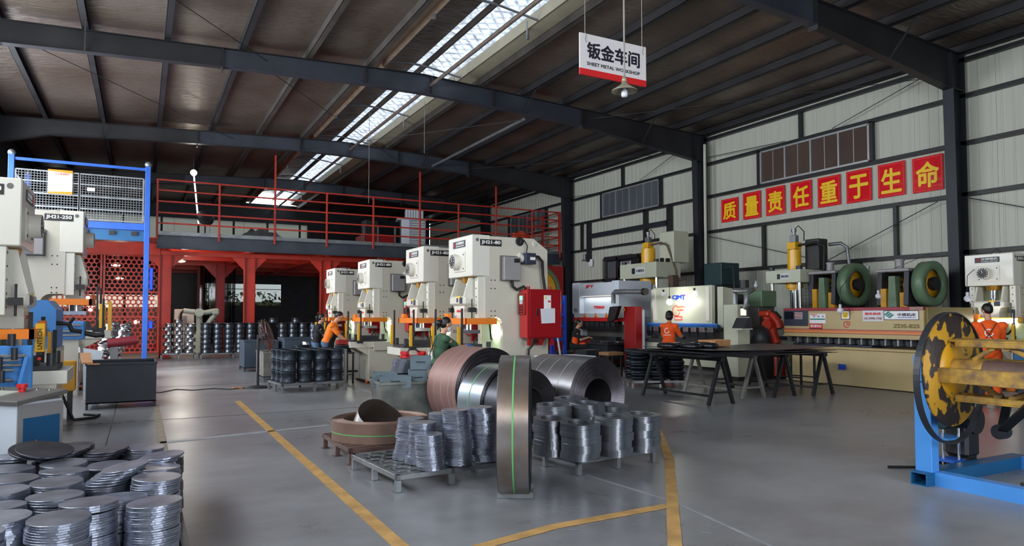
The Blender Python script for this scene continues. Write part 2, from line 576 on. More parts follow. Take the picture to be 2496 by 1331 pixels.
e[0].color, e[1].color = (.36, .385, .41, 1), (.10, .11, .125, 1)
L(mm.outputs[0], rp.inputs[0]); L(rp.outputs[0], tl.inputs[0])
bp = N('ShaderNodeBump'); bp.inputs['Strength'].default_value = .9; bp.inputs['Distance'].default_value = .06
L(mm.outputs[0], bp.inputs['Height']); L(bp.outputs[0], gl.inputs['Normal']); L(bp.outputs[0], tl.inputs['Normal'])
L(tl.outputs[0], mixs.inputs[1]); L(gl.outputs[0], mixs.inputs[2]); L(mixs.outputs[0], out.inputs['Surface'])
M['translucent'] = m
m, nt, b, L, N = node_mat('hazy_sheet')
tl = N('ShaderNodeBsdfTranslucent'); tl.inputs[0].default_value = (.26, .26, .24, 1)
L(tl.outputs[0], [n for n in nt.nodes if n.type == 'OUTPUT_MATERIAL'][0].inputs['Surface'])
M['hazy'] = m
m, nt, b, L, N = node_mat('dimming_glass')  # see-through tint that dims whatever lies behind
tl = N('ShaderNodeBsdfTransparent'); tl.inputs[0].default_value = (.34, .35, .34, 1)
gl = N('ShaderNodeBsdfGlossy'); gl.inputs['Roughness'].default_value = .05
ms = N('ShaderNodeMixShader'); ms.inputs[0].default_value = .06
L(tl.outputs[0], ms.inputs[1]); L(gl.outputs[0], ms.inputs[2])
L(ms.outputs[0], [n for n in nt.nodes if n.type == 'OUTPUT_MATERIAL'][0].inputs['Surface'])
M['tinted'] = m

def zt(x): return 8.55 - .042 * abs(x - 7)
s = B()
for xa, xb in ((XL - .3, 5.75), (8.5, XR + .3)):
    s.add([(xa, YF, zt(xa) + .5), (xb, YF, zt(xb) + .5), (xb, YB + .3, zt(xb) + .5), (xa, YB + .3, zt(xa) + .5),
           (xa, YF, zt(xa) + .44), (xb, YF, zt(xb) + .44), (xb, YB + .3, zt(xb) + .44), (xa, YB + .3, zt(xa) + .44)],
          [(0, 1, 2, 3), (7, 6, 5, 4), (0, 4, 5, 1), (1, 5, 6, 2), (2, 6, 7, 3), (3, 7, 4, 0)])
ceiling = struct(s.build('ceiling', M['grey_panel']))
PX = [-4.15, -2.9, -1.25, .45, 2.15, 3.8, 5.45, 8.85, 10.35, 11.9, 13.4, 14.95, 16.5, 17.8]
for x in PX:
    z = zt(x)
    s = B()
    s.box(x - .06, YF, z, x - .05, YB, z + .22).box(x - .06, YF, z, x + .08, YB, z + .01).box(x - .06, YF, z + .21, x + .08, YB, z + .22)
    s.build('purlin', M['purlin'] if 3 < x < 10 else M['rafter'], ceiling)  # purlins by the ridge coloured lighter, as if lit from it
def foil(xa, xb):
    nx, ny = 5, 150
    vs, fs = [], []
    for j in range(ny + 1):
        y = YF + (YB - YF) * j / ny
        for i in range(nx + 1):
            t = i / nx
            x = xa + (xb - xa) * t
            sag = -.05 * 4 * t * (1 - t) * (.5 + noise.noise(V((x * .8, y * .35, 1.7)))) + .03 * noise.noise(V((x * 2, y * 1.3, 5))) * (4 * t * (1 - t))
            vs.append((x, y, zt(x) + .22 + sag))
    for j in range(ny):
        for i in range(nx):
            a = j * (nx + 1) + i
            fs.append((a, a + nx + 1, a + nx + 2, a + 1))
    return B().add(vs, fs, True).build('insulation_sheet', M['foil'], ceiling)
for a, c in zip(PX[:6], PX[1:7]): foil(a, c)
for a, c in zip(PX[7:], PX[8:]): foil(a, c)
# raised ridge cap: dark foil on the left slope, translucent sheet standing in for brightly lit foil on the right
def capz(x): return 9.3 - .11 * (x - 6.9) ** 2
sky = struct(B().box(5.45, YF, zt(5.6) + .2, 5.62, YB, zt(5.6) + .3).build('skylight', M['beige_strip']))
def slope(xa, xb, m, name, zf=capz, ny=110):
    nx = 8
    vs, fs = [], []
    for j in range(ny + 1):
        y = YF + (YB - YF) * j / ny
        for i in range(nx + 1):
            x = xa + (xb - xa) * i / nx
            vs.append((x, y, zf(x) + .035 * noise.noise(V((x * 2.5, y * 1.6, 3))) * (0 < i < nx)))
    for j in range(ny):
        for i in range(nx):
            a = j * (nx + 1) + i
            fs.append((a, a + nx + 1, a + nx + 2, a + 1))
    return B().add(vs, fs, True).build(name, m, sky)
slope(5.1, 7.25, M['foil'], 'insulation_sheet')
slope(7.25, 8.75, M['translucent'], 'lit_foil_panel')
B().add([(8.4, YF, 8.78), (8.85, YF, 8.7), (8.85, YB, 8.7), (8.4, YB, 8.78)], [(0, 1, 2, 3)]).build('edge_strip', M['beige_strip'], sky)
B().box(8.38, YF, 8.76, 8.4, YB, 9.05).build('edge_flashing', M['beige_strip'], sky)
B().box(5.86, YF, 8.62, 5.94, YB, 8.76).build('edge_rail', M['purlin_lit'], sky)
B().box(5.6, YF, 8.76, 5.92, YB, 8.78).build('edge_strip', M['purlin_lit'], sky)
B().box(7.28, YF, 8.95, 7.34, YB, 9.12).build('ridge_purlin', M['purlin'], sky)
for y in [0.5 + 4.6 * k for k in range(10)]:
    B().tube([(5.9, y, 8.72), (6.2, y, 8.88), (6.7, y, 8.95), (7.3, y, 8.93), (8.4, y, 8.78)], .03, 6).build('bow_rib', M['galv'], sky)
    for x in (5.9, 8.4):
        B().box(x - .03, y + .5, 8.5, x + .03, y + .56, 8.95).build('upright', M['galv'], sky)
s = B()
for k in range(34):
    y = 2 + k * 1.05
    s.tube([(5.9, y, 8.82), (7.28, y + .9, 9.02)], .004, 4, False)
    s.tube([(5.9, y + .9, 8.82), (7.28, y, 9.02)], .004, 4, False)
s.build('wire_net', M['galv'], sky)['kind'] = 'stuff'

# rafters and columns
FR = [9.75, 18.6, 27.4, 36.2]
low = [(-4.2, 7.2), (-2.8, 7.62), (1.7, 7.86), (5.35, 8.0), (7.2, 8.0), (9.3, 7.93), (12.5, 7.78), (17.6, 7.15)]
def lowz(x):
    for (a, za), (c, zc) in zip(low, low[1:]):
        if a <= x <= c: return za + (zc - za) * (x - a) / (c - a)
    return low[0][1] if x < 0 else low[-1][1]
for fy in FR:
    s = B().prism([(-4.2, zt(-4.2)), (7, zt(7)), (17.7, zt(17.7))] + low[::-1], 'y', fy - .008, fy + .008)
    rf = struct(s.build('roof_beam', M['rafter']))
    for (a, c) in zip(low, low[1:]):
        mm_ = M['beam_blue_lit'] if 1.6 < a[0] < 12 else M['rafter']  # middle stretch in a paler tone, ridge light put into the colour
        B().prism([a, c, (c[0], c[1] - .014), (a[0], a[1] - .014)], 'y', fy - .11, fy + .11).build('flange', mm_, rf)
        if 1.6 < a[0] < 12:
            B().prism([(a[0], a[1]), (c[0], c[1]), (c[0], zt(c[0]) - .01), (a[0], zt(a[0]) - .01)], 'y', fy - .012, fy + .012).build('web_lit', mm_, rf)  # web doubled just to carry the lit tone
    for a, c in ((-4.2, 7), (7, 17.7)):
        B().prism([(a, zt(a)), (c, zt(c)), (c, zt(c) - .014), (a, zt(a) - .014)], 'y', fy - .11, fy + .11).build('flange', M['rafter'], rf)
    for x in (1.7, 5.35, 7.3, 9.3, 12.5):
        z0 = lowz(x) - (.12 if x in (1.7, 12.5) else 0)
        B().box(x - .012, fy - .12, z0, x + .012, fy + .12, zt(x)).build('stiffener', M['rafter'], rf)
    for x in (-1.25, 10.35, 14.95):
        B().bar((x, fy - .1, lowz(x)), (x + .05, fy - .75, zt(x) + .02), .03).build('fly_brace', M['rafter'], rf)
for a, c in zip([0.5] + FR, FR + [46]):
    struct(B().cyl((7.3, a + .02, 8.28), (7.3, c - .02, 8.28), .055, n=10).build('ridge_pipe', M['pipe_brown']))
struct(B().cyl((10.85, 19.3, 7.98), (10.85, 27.95, 7.98), .055, n=10).build('tie_pipe', M['galv']))
for p, q in (((-3.4, 10.6, 8.0), (3.1, 19.0, 8.2)), ((3.0, 19.4, 8.2), (9.5, 27.8, 8.1)), ((10.8, 19.4, 7.95), (5.2, 27.8, 8.1)), ((-2.5, 19.4, 8), (3.2, 27.8, 8.2)),
             ((17.4, 10.3, 7.6), (12.6, 18.9, 8.05)), ((17.4, 19.5, 7.6), (12.6, 27.5, 8.05))):
    struct(B().tube([p, q], .01, 5).build('brace_rod', M['dark_steel']))

for fy in FR + [1.0]:
    s = B().use(M['column_blue'])
    zc = zt(17.7)
    # tapered column: outer flange on the wall, inner flange leaning in
    s.prism([(17.86, 0), (17.86, zc), (17.38, zc), (17.52, 0)], 'y', fy - .006, fy + .006)
    col = struct(s.build('column'))
    B().box(17.86, fy - .14, 0, 17.875, fy + .14, zc).build('flange', M['black_steel'], col)
    B().prism([(17.52, 0), (17.38, zc - .05), (17.365, zc - .05), (17.505, 0)], 'y', fy - .13, fy + .13).build('flange', M['column_blue'], col)
    B().prism([(17.4, 7.15), (17.86, 7.15), (17.86, 7.17), (17.4, 7.17)], 'y', fy - .13, fy + .13).build('stiffener', M['black_steel'], col)
    B().box(17.3, fy - .2, 0, 17.9, fy + .2, .025).build('base_plate', M['black_steel'], col)

# ---------------------------------------------------------------- right wall: ribbed sheets on girts
wall = struct(B().box(18.06, YF, 0, 18.2, YB, 8.62).build('wall_right', M['grey_panel']))
rib = [(0, 18.03)]
for k in range(4):
    y = k * .25 + .1
    rib += [(y, 18.03), (y + .012, 18.018), (y + .045, 18.018), (y + .057, 18.03)]
rib += [(.995, 18.03)]
def sheet(y0, z0, z1, me=None, name='wall_sheet'):
    vs, fs = [], []
    for (y, x) in rib:
        vs += [(x, y0 + y, z0), (x, y0 + y, z1)]
    for i in range(len(rib) - 1):
        fs.append((2 * i, 2 * i + 2, 2 * i + 3, 2 * i + 1))
    return B().add([(v[0], v[1], v[2]) for v in vs], [f[::-1] for f in fs]).build(name, M['sheet_white'], wall)
W1 = (P(1857, 400, X=17.95).y, P(2120, 350, X=17.95).y)
W2 = (P(1471, 495, X=17.95).y, P(1608, 460, X=17.95).y)
W3 = (P(1246, 560, X=17.95).y, P(1330, 530, X=17.95).y)
DY = (P(1475, 620, X=17.95).y, P(1560, 620, X=17.95).y)
GZ = [.9, 3.17, 4.6, 5.87, 7.05, 7.95]
first = None
for k in range(50):
    y = -4 + k
    if DY[1] - .3 < y < DY[0] - .6:
        sheet(y, 4.2, 8.1)
        continue
    if first is None:
        first = sheet(y, 0, 8.1)
        base_y = y
    else:
        o = first.copy(); COL.objects.link(o); o.location.y = y - base_y
for i, z in enumerate(GZ):
    B().box(17.86, YF, z - .05, 17.99, YB, z + .05).build('girt', M['black_steel'], wall)
for y, z0, z1 in ((14.5, 7.05, 8.0), (23.5, 7.05, 8.0), (11.5, 3.17, 4.6), (16.0, 3.17, 4.6), (12.6, .1, 3.17), (14.9, .1, 3.17), (26.6, 4.6, 5.87), (W3[0] + .2, 5.87, 7.05)):
    B().box(17.88, y - .05, z0, 17.99, y + .05, z1).build('girt_strut', M['black_steel'], wall)
for y in (22.0,):
    B().box(17.86, y - .09, 4.05, 17.99, y + .09, 5.87).build('girt_strut', M['black_steel'], wall)
B().box(17.84, 20.6, 5.1, 17.98, 25.9, 5.3).build('girt', M['column_blue'], wall)
B().box(17.84, 25.9, 4.05, 17.98, 26.1, 5.87).build('girt_strut', M['black_steel'], wall)
B().box(17.84, 20.45, 4.6, 17.98, 20.65, 5.87).build('girt_strut', M['black_steel'], wall)
for p, q in (((17.8, 18.6, 4.5), (17.8, 13.6, 3.2)), ((17.8, 10.3, 4.5), (17.8, 13.6, 3.2)), ((17.8, 10.2, 7.9), (17.8, 13.3, 7.1)), ((17.8, 18.9, 7.3), (17.8, 15.0, 7.1)),
             ((17.8, 19.6, 7.9), (17.8, 22.2, 7.1)), ((17.8, 9.6, 4.5), (17.8, 6.0, 3.3)), ((17.8, 27.4, 7.2), (17.8, 24.4, 7.0))):
    B().tube([p, q], .012, 5).build('brace_rod', M['dark_steel'], wall)
def window(n, ya, yb, z0, z1, gm, panes):
    if ya > yb: ya, yb = yb, ya
    s = B()
    for z in (z0, z1): s.box(17.88, ya, z - .03, 17.96, yb, z + .03)
    for y in (ya, yb): s.box(17.88, y - .03, z0, 17.96, y + .03, z1)
    w = struct(s.build('window_%d' % n, M['alu']))
    for i in range(panes):
        a, c = ya + (yb - ya) * i / panes, ya + (yb - ya) * (i + 1) / panes
        B().box(17.93, a + .03, z0 + .03, 17.94, c - .03, z1 - .03).build('pane', gm, w)
        if i: B().box(17.89, a - .025, z0, 17.96, a + .025, z1).build('mullion', M['alu'], w)
        B().box(17.915, (a + c) / 2 - .01, z0 + .03, 17.928, (a + c) / 2 + .01, z1 - .03).build('glazing_bar', M['alu'], w)
    for y in (ya - .09, yb + .09):
        B().box(17.86, y - .05, z0 - .05, 17.98, y + .05, z1 + .05).build('jamb', M['black_steel'], w)
window(1, *W1, 5.95, 6.98, M['glass_brown_view'], 4)
window(2, *W2, 5.95, 6.98, M['glass_grey'], 4)
window(3, *W3, 5.95, 6.98, M['glass_grey'], 4)
z0 = 0; z1 = 4.1
dr = struct(B().box(18.01, DY[1] - .6, 0, 18.05, DY[0], 4.1).build('door_1', M['plate_black']))  # flat black sheet stands in for the dark recess of the doorway
for y in (DY[0] + .02, DY[0] - .95, DY[1]): B().box(17.86, y - .06, 0, 18.0, y + .06, 4.1).build('door_post', M['grey_panel'] if y > DY[0] else M['plate_black'], dr)
B().box(17.86, DY[1] - .6, 4.0, 18.0, DY[0], 4.15).build('door_rail', M['black_steel'], dr)
B().box(18.0, DY[0] - .9, 2.6, 18.008, DY[0] - .1, 3.95).build('pane', M['glass_grey'], dr)
B().box(17.99, DY[0] - 1.75, 3.68, 18.0, DY[0] - 1.05, 3.9).build('notice', M['paper'], dr)
o = text(dr, '安全生产责任重大', .12, (17.985, DY[0] - 1.4, 3.84), '-x', M['ink_black'], .002, .6)
B().box(17.99, DY[0] - 1.7, 2.9, 18.0, DY[0] - 1.25, 3.3).build('pane', M['glass_grey'], dr)
# downpipe beside the middle column
struct(B().cyl((17.6, 18.3, 3.2), (17.6, 18.3, 7.7), .055, n=10).build('downpipe', M['sheet_white']))

# posters with the painted slogan
corners = [(1758, 482, 1799, 542), (1811, 466, 1854, 535), (1867, 453, 1913, 526), (1927, 440, 1978, 515), (1993, 427, 2048, 505), (2063, 411, 2124, 495), (2140, 394, 2206, 482), (2224, 377, 2299, 470)]
desc = ['first from the left end', 'second from the left end', 'third from the left end', 'fourth from the left end', 'fourth from the column end', 'third from the column end', 'second from the column end', 'nearest the dark column']
for (x0, y0, x1, y1), ch, d in zip(corners, '质量责任重于生命', desc):
    a, c = P(x0, (y0 + y1) / 2, X=17.97), P(x1, (y0 + y1) / 2, X=17.97)
    xm = (x0 + x1) / 2
    dy = (x1 - x0) * .1
    top, bot = P(xm, y0 + dy * .45, X=17.97), P(xm, y1 - dy * .45, X=17.97)
    cy, w, h = (a.y + c.y) / 2, abs(a.y - c.y), top.z - bot.z
    cz = (top.z + bot.z) / 2
    t = thing('slogan_poster', 'red poster with one yellow character, %s of the slogan row' % d, 'poster', (17.97, cy, cz - h / 2), group='slogan posters on the white wall')
    B().box(17.972, cy - w / 2, cz - h / 2, 17.98, cy + w / 2, cz + h / 2).build('board', M['poster_red'], t)
    s = B()
    for k in (-1, 1):
        s.box(17.968, cy - w / 2 + .03, cz + k * (h / 2 - .04) - .006, 17.972, cy + w / 2 - .03, cz + k * (h / 2 - .04) + .006)
        s.box(17.968, cy + k * (w / 2 - .04) - .006, cz - h / 2 + .03, 17.972, cy + k * (w / 2 - .04) + .006, cz + h / 2 - .03)
    s.build('border', M['ink_orange'], t)
    text(t, ch, .6, (17.967, cy, cz - .02), '-x', M['ink_yellow'], .016, w * .76, 'character', h * .74)

# ---------------------------------------------------------------- left, rear and front ends
wl = B().box(XL - .15, YF, 0, XL, 17.6, 4.3).box(XL - .15, 23.6, 0, XL, YB, 4.3).box(XL - .15, YF, 6.9, XL, YB, 8.6).box(XL - .15, 26, 4.3, XL, YB, 6.9)
struct(wl.build('wall_left', M['dark_steel']))
struct(B().box(XL, YF - .15, 0, 1, YF, 8.6).box(8, YF - .15, 0, XR + .2, YF, 8.6).box(1, YF - .15, 4.9, 8, YF, 8.6).build('wall_front', M['dark_steel']))
wb = B()
OP = [(3.1, 7.9, 2.25, 3.6), (-4.2, 9.5, 6.15, 7.5)]
wb.box(XL, YB, 0, XR, YB + .15, 2.25).box(XL, YB, 3.6, XR, YB + .15, 6.15).box(XL, YB, 7.5, XR, YB + .15, 8.7)
wb.box(XL, YB, 2.25, 3.1, YB + .15, 3.6).box(7.9, YB, 2.25, XR, YB + .15, 3.6).box(9.5, YB, 6.15, XR, YB + .15, 7.5)
rear = struct(wb.build('wall_rear', M['dark_steel']))
for x in (3.1, 4.7, 6.3, 7.9): B().box(x - .03, YB - .05, 2.25, x + .03, YB, 3.6).build('mullion', M['black_steel'], rear)
for k in range(3): B().box(3.13 + 1.6 * k, YB + .02, 2.25, 4.67 + 1.6 * k, YB + .03, 3.6).build('pane', M['tinted'], rear)  # panes added to dim the bright outdoors
B().box(3.1, YB - .05, 3.25, 7.9, YB, 3.29).build('transom', M['black_steel'], rear)
for x in range(-3, 10, 2): B().box(x - .06, YB - .1, 6.1, x + .06, YB, 7.55).build('mullion', M['rafter'], rear)
for k in range(7): B().box(-4.2 + k * 1.96, YB + .03, 6.15, -4.2 + (k + 1) * 1.96, YB + .05, 7.5).build('pane', M['hazy'], rear)
m, nt, b, L, N = node_mat('leaves')
b.inputs['Base Color'].default_value = (*lin((84, 104, 60)), 1)
n1 = N('ShaderNodeTexNoise'); n1.inputs['Scale'].default_value = 2.5
rp = N('ShaderNodeValToRGB'); e = rp.color_ramp.elements
e[0].position, e[1].position = .35, .65
e[0].color, e[1].color = (*lin((84, 96, 66)), 1), (*lin((170, 174, 140)), 1)
L(n1.outputs['Fac'], rp.inputs[0]); L(rp.outputs[0], b.inputs['Base Color'])
M['leaves'] = m
s = B()
for k in range(1500):
    x, z = R.uniform(-2, 14), R.uniform(.0, 3.3)
    y = 50 + z * .6 + R.uniform(-.4, .4)
    a, c = V((R.uniform(-1, 1), R.uniform(-1, 1), R.uniform(-1, 1))).normalized() * .16, V((R.uniform(-1, 1), R.uniform(-1, 1), R.uniform(-1, 1))).normalized() * .16
    p = V((x, y, z))
    s.add([p - a, p + c, p + a, p - c], [(0, 1, 2, 3)])
tag(s.build('foliage', M['leaves']), 'green scrub outside beyond the far window opening', 'foliage', kind='stuff')
struct(B().box(-20, 46.3, -.3, 40, 60, -.02).build('ground', M['khaki_dark']))
struct(B().box(-20, 52.5, -.2, 40, 53, 2.6).build('hill', M['leaves']))
# ---------------------------------------------------------------- mezzanine (setting)
MY, DZ = 28.0, 4.5
mz = struct(B().box(.45, MY + .02, DZ, 17.6, YB, DZ + .04).build('mezzanine_floor_slab', M['red_paint']))
s = B().box(.45, MY - .1, 4.04, 17.6, MY + .1, 4.06).box(.45, MY - .1, 4.5, 17.6, MY + .1, 4.53).box(.45, MY - .01, 4.05, 17.6, MY + .01, 4.52)
s.build('edge_beam', M['beam_blue_lit'], mz)
B().box(.5, MY - .12, 4.53, 17.6, MY - .1, 4.66).build('toe_plate', M['galv'], mz)
for y in (31, 34.5, 38, 41.5, 45):
    B().box(.45, y - .08, 4.12, 17.6, y + .08, 4.5).build('floor_beam', M['red_paint'], mz)
for x in (.8, 3.8, 6.8, 9.8, 12.8, 15.8):
    B().box(x - .08, MY + .1, 4.06, x + .08, YB, 4.5).build('floor_beam', M['red_paint'], mz)
def red_column(x, y, mt, g=True):
    s = B()
    s.box(x - .2, y - .14, 0, x - .18, y + .14, 4.1).box(x + .18, y - .14, 0, x + .2, y + .14, 4.1).box(x - .18, y - .01, 0, x + .18, y + .01, 4.1)
    c = struct(s.build('column', M[mt]))
    for k in (-1, 1):
        if g: B().prism([(x + k * .2, 4.06), (x + k * .8, 4.06), (x + k * .2, 3.4)], 'y', y - .01, y + .01).build('gusset', M[mt], c)
    B().box(x - .26, y - .2, 0, x + .26, y + .2, .02).build('base_plate', M['black_steel'], c)
for x in (.8, 3.8, 6.8, 9.8, 12.8, 15.8): red_column(x, 29.3, 'red_paint')
red_column(3.35, 36.0, 'red_dark')
red_column(2.9, 41.5, 'red_dark', False)
red_column(9.8, 38.0, 'red_dark', False)
B().box(.45, 29.15, 3.9, 17.6, 29.45, 4.06).build('floor_beam', M['red_paint'], mz)
struct(B().box(-4.2, 29.1, 4.5, .45, YB, 4.54).build('upper_floor_slab', M['red_paint']))
# guard rail
gr = thing('guard_railing', 'red steel guard railing with five rails along the edge of the upper floor', 'railing', (9, MY - .13, 4.4))
xs = [.46] + [P(u, 520, Y=MY).x for u in (534, 669, 795, 908, 1021, 1115, 1206, 1294)] + [17.55]
for i, x in enumerate(xs):
    top = {3 - 1: 7.84, 5: 7.78, 7: 7.48}.get(i, 6.54)
    B().box(x - .035, MY - .16, 4.36, x + .035, MY - .1, top, .008).build('post', M['red_rail'], gr)
for z in (6.52, 6.14, 5.74, 5.33, 4.95):
    B().box(.46, MY - .15, z - .028, 17.55, MY - .11, z + .028).build('rail', M['red_rail'], gr)
gr2 = thing('guard_railing', 'short red railing with orange machine behind it, beside the far dark column', 'railing', (17.55, 30, 4.5))
for y in (28.0, 29.5, 31.0): B().box(17.52, y - .03, 4.54, 17.58, y + .03, 6.54).build('post', M['red_rail'], gr2)
for z in (6.52, 6.14, 5.74, 5.33, 4.95): B().box(17.53, 28, z - .025, 17.57, 31, z + .025).build('rail', M['red_rail'], gr2)

# things on the upper floor
t = thing('air_cooler', 'pale grey louvred air cooler standing behind the red railing upstairs', 'cooler', (11.0, 30.2, 4.54), rz=-.25, local=True)
B().box(-.55, -.4, 0, .55, .4, .25, .03).build('base_cabinet', M['machine_white'], t)
B().box(-.55, -.4, .25, .55, .4, 1.45, .03).build('body', M['machine_white'], t)
for k in range(11): B().box(-.2, -.43, .35 + k * .1, .5, -.39, .41 + k * .1).build('louvre', M['galv'], t)
for k in range(11): B().box(-.57, -.35, .35 + k * .1, -.54, .35, .41 + k * .1).build('louvre', M['galv'], t)
B().box(-.35, -.35, 1.45, .45, .3, 1.95, .03).build('outlet_duct', M['machine_white'], t)
for k in range(6): B().box(-.28 + k * .12, -.365, 1.5, -.26 + k * .12, -.345, 1.9).build('grille_bar', M['galv'], t)
B().box(-.75, -.5, 1.42, .6, .42, 1.5, .02).build('top_cover', M['machine_white'], t)
t = thing('workpiece_frame', 'dark machine frame with lamps behind the railing in front of the air cooler', 'machine', (9.3, 30.4, 4.54))
B().box(8.6, 30.2, 4.54, 10.2, 31.2, 5.2, .03).build('body', M['red_dark'], t)
B().box(8.8, 30.3, 5.2, 9.4, 31, 5.9, .03).build('control_box', M['black_steel'], t)
for x in (8.65, 9.3, 10.1): B().box(x, 30.15, 4.54, x + .07, 30.2, 5.6).build('post', M['galv'], t)
t = thing('office_fan', 'black round industrial fan on the upper floor behind the left railing bay', 'fan', (2.2, 30, 4.54))
B().cyl((2.2, 30, 4.54), (2.2, 30, 4.6), .3, n=20).build('base', M['black_steel'], t)
B().cyl((2.2, 30, 4.6), (2.2, 30, 5.4), .03, n=8).build('pole', M['black_steel'], t)
B().lathe([(0, -.05), (.3, -.05), (.34, 0), (.3, .05), (0, .06)], 24, (2.2, 30, 5.5), (0.3, -1, .5)).build('guard', M['black_steel'], t)
t = thing('tarpaulin_bundle', 'crumpled grey plastic sheeting heaped on the upper floor edge', 'sheeting', (4.2, 29, 4.54))
vs, fs = [], []
for j in range(9):
    for i in range(17):
        x, y = 3.2 + i * .13, 28.6 + j * .14
        e = math.sin(math.pi * i / 16) * math.sin(math.pi * j / 8)
        vs.append((x, y, 4.55 + e * (.55 + .35 * noise.noise(V((x * 3, y * 3, 2))))))
for j in range(8):
    for i in range(16):
        a = j * 17 + i
        fs.append((a, a + 1, a + 18, a + 17))
B().add(vs, fs, True).build('sheet', M['galv'], t)
t = thing('welding_robot', 'orange lit machine arm behind the railing next to the far column upstairs', 'robot', (16.6, 29.2, 4.54))
B().cyl((16.6, 29.2, 4.54), (16.6, 29.2, 5.0), .28, .2, 16).build('base', M['robot_red'], t)
B().tube([(16.6, 29.2, 5.0), (16.5, 29.2, 5.4), (16.1, 29.2, 5.5)], .16, 10).build('arm', M['robot_red'], t)
B().cyl((16.1, 29.05, 5.5), (16.1, 29.35, 5.5), .2, n=16).build('joint', M['ink_orange'], t)
B().box(15.7, 29.1, 5.35, 16.0, 29.3, 5.6, .03).build('head', M['ink_orange'], t)
B().cyl((16.35, 28.98, 5.2), (16.35, 29.0, 5.2), .06, n=10).build('beacon', M['glow_orange'], t)
for i, (x, z) in enumerate(((12.9, 5.05), (13.5, 5.1), (14.3, 5.12), (14.9, 5.06))):
    t = thing('steel_bottle', 'shiny metal canister in a row on the upper floor rail ledge', 'canister', (x, 28.6, 4.54), group='shiny canisters on the upper floor')
    B().lathe([(0, 0), (.1, 0), (.12, .1), (.12, z - 4.62), (.05, z - 4.5), (0, z - 4.5)], 14, (x, 28.6, 4.54)).build('body', M['chrome'], t)

def bulkhead(x, y, z, lab, pw=14):
    t = thing('ceiling_lamp', lab, 'lamp', (x, y, z))
    B().cyl((x, y, z), (x, y, z + .1), .1, n=16).build('housing', M['galv'], t)
    B().lathe([(0, -.06), (.13, -.04), (.17, 0)], 18, (x, y, z)).build('diffuser', M['glow_warm'], t)
    B().cyl((x, y, z + .1), (x, y, 4.52), .012, n=6).build('stem', M['galv'], t)
    point('lamp_light', (x, y, z - .15), pw, (1, .93, .82)).parent = None
p = P(456, 620, Y=31.8); bulkhead(p.x, 31.8, p.z, 'round lamp under the red ceiling, upper of the two beside the red column', 70)
p = P(441, 636, Y=30.2); bulkhead(p.x, 30.2, p.z, 'round lamp under the red ceiling, lower of the two beside the red column', 70)
p = P(793, 682, Y=32); bulkhead(p.x, 32, p.z, 'small lamp glowing beside the dial of the farthest cream press')
p = P(282, 646, Y=32); bulkhead(p.x, 32, p.z, 'upper round lamp seen through the red perforated screen')
p = P(291, 678, Y=36); bulkhead(p.x, 36, p.z, 'lower round lamp seen through the red perforated screen')
for i, (u, v, y) in enumerate(((214, 728, 34), (224, 736, 34), (221, 753, 33), (248, 751, 33), (263, 746, 34), (333, 785, 32))):
    p = P(u, v, Y=y)
    t = thing('work_lamp', 'bright round work lamp shining behind the red perforated screen', 'lamp', tuple(p), group='work lamps behind the red screen')
    B().ball(p, .1, 10, 8).build('bulb', M['glow_warm'], t)
    B().cyl(p + V((0, 0, .08)), (p.x, p.y, 4.52), .01, n=5).build('cord', M['rubber'], t)

# tube lamp upstairs
p, q = P(472, 421, Y=29.5), P(484, 545, Y=30.5)
t = thing('tube_lamp', 'lit bulb with a thin glowing tube hanging above the red railing', 'lamp', tuple(p))
B().ball(p, .12, 12, 8).build('bulb', M['glow_white'], t)
B().tube([p, q], .025, 6).build('tube', M['glow_tube'], t)
B().cyl(p + V((0, 0, .1)), (p.x, p.y, zt(p.x) + .3), .01, n=5).build('cord', M['rubber'], t)
point('lamp_light', p + V((0, -.3, 0)), 22)

# red perforated screens between the columns under the upper floor
def screen(x0, x1, z0, z1, y, lab):
    t = thing('perforated_screen', lab, 'screen', ((x0 + x1) / 2, y, z0))
    r, px = .066, .172
    pz = px * .866
    s = B()
    cols, rows = int((x1 - x0) / px), int((z1 - z0) / pz)
    n = 12
    for j in range(rows):
        for i in range(cols):
            cx, cz = x0 + px * (i + .5 + (.5 if j % 2 else 0)), z0 + pz * (j + .5)
            if cx > x1 - px * .4: continue
            hexr = [px / 2 / math.cos(math.radians(((a * 30 + 30) % 60) - 30)) for a in range(n)]
            vs = [(cx + math.cos(math.radians(a * 30)) * h, y, cz + math.sin(math.radians(a * 30)) * h) for a, h in enumerate(hexr)]
            vi = [(cx + math.cos(math.radians(a * 30)) * r, y, cz + math.sin(math.radians(a * 30)) * r) for a in range(n)]
            vk = [(v[0], y + .02, v[2]) for v in vi]
            s.add(vs + vi + vk, [(a, (a + 1) % n, n + (a + 1) % n, n + a) for a in range(n)] + [(n + a, n + (a + 1) % n, 2 * n + (a + 1) % n, 2 * n + a) for a in range(n)])
    s.build('perforated_sheet', M['red_paint'], t)
    for z in (z0, z0 + (z1 - z0) * .36, z0 + (z1 - z0) * .62, z1): B().box(x0, y - .03, z - .03, x1, y + .03, z + .03).build('rail', M['red_paint'], t)
    for x in (x0, x1): B().box(x - .03, y - .035, z0, x + .03, y + .035, z1).build('post', M['red_paint'], t)
screen(-1.2, .58, .25, 3.86, 29.3, 'red perforated metal screen right of the red post, beside the tall red column')
screen(-4.1, -1.3, .25, 3.86, 29.3, 'red perforated metal screen left of the thin red post, behind the big left press')
struct(B().box(-4.2, 29.1, 3.86, .6, 29.4, 4.3).build('lintel', M['red_paint']))
t = thing('glass_partition', 'pale window strip with glowing panes behind the red perforated screen', 'partition', (-2, 35.5, 0))
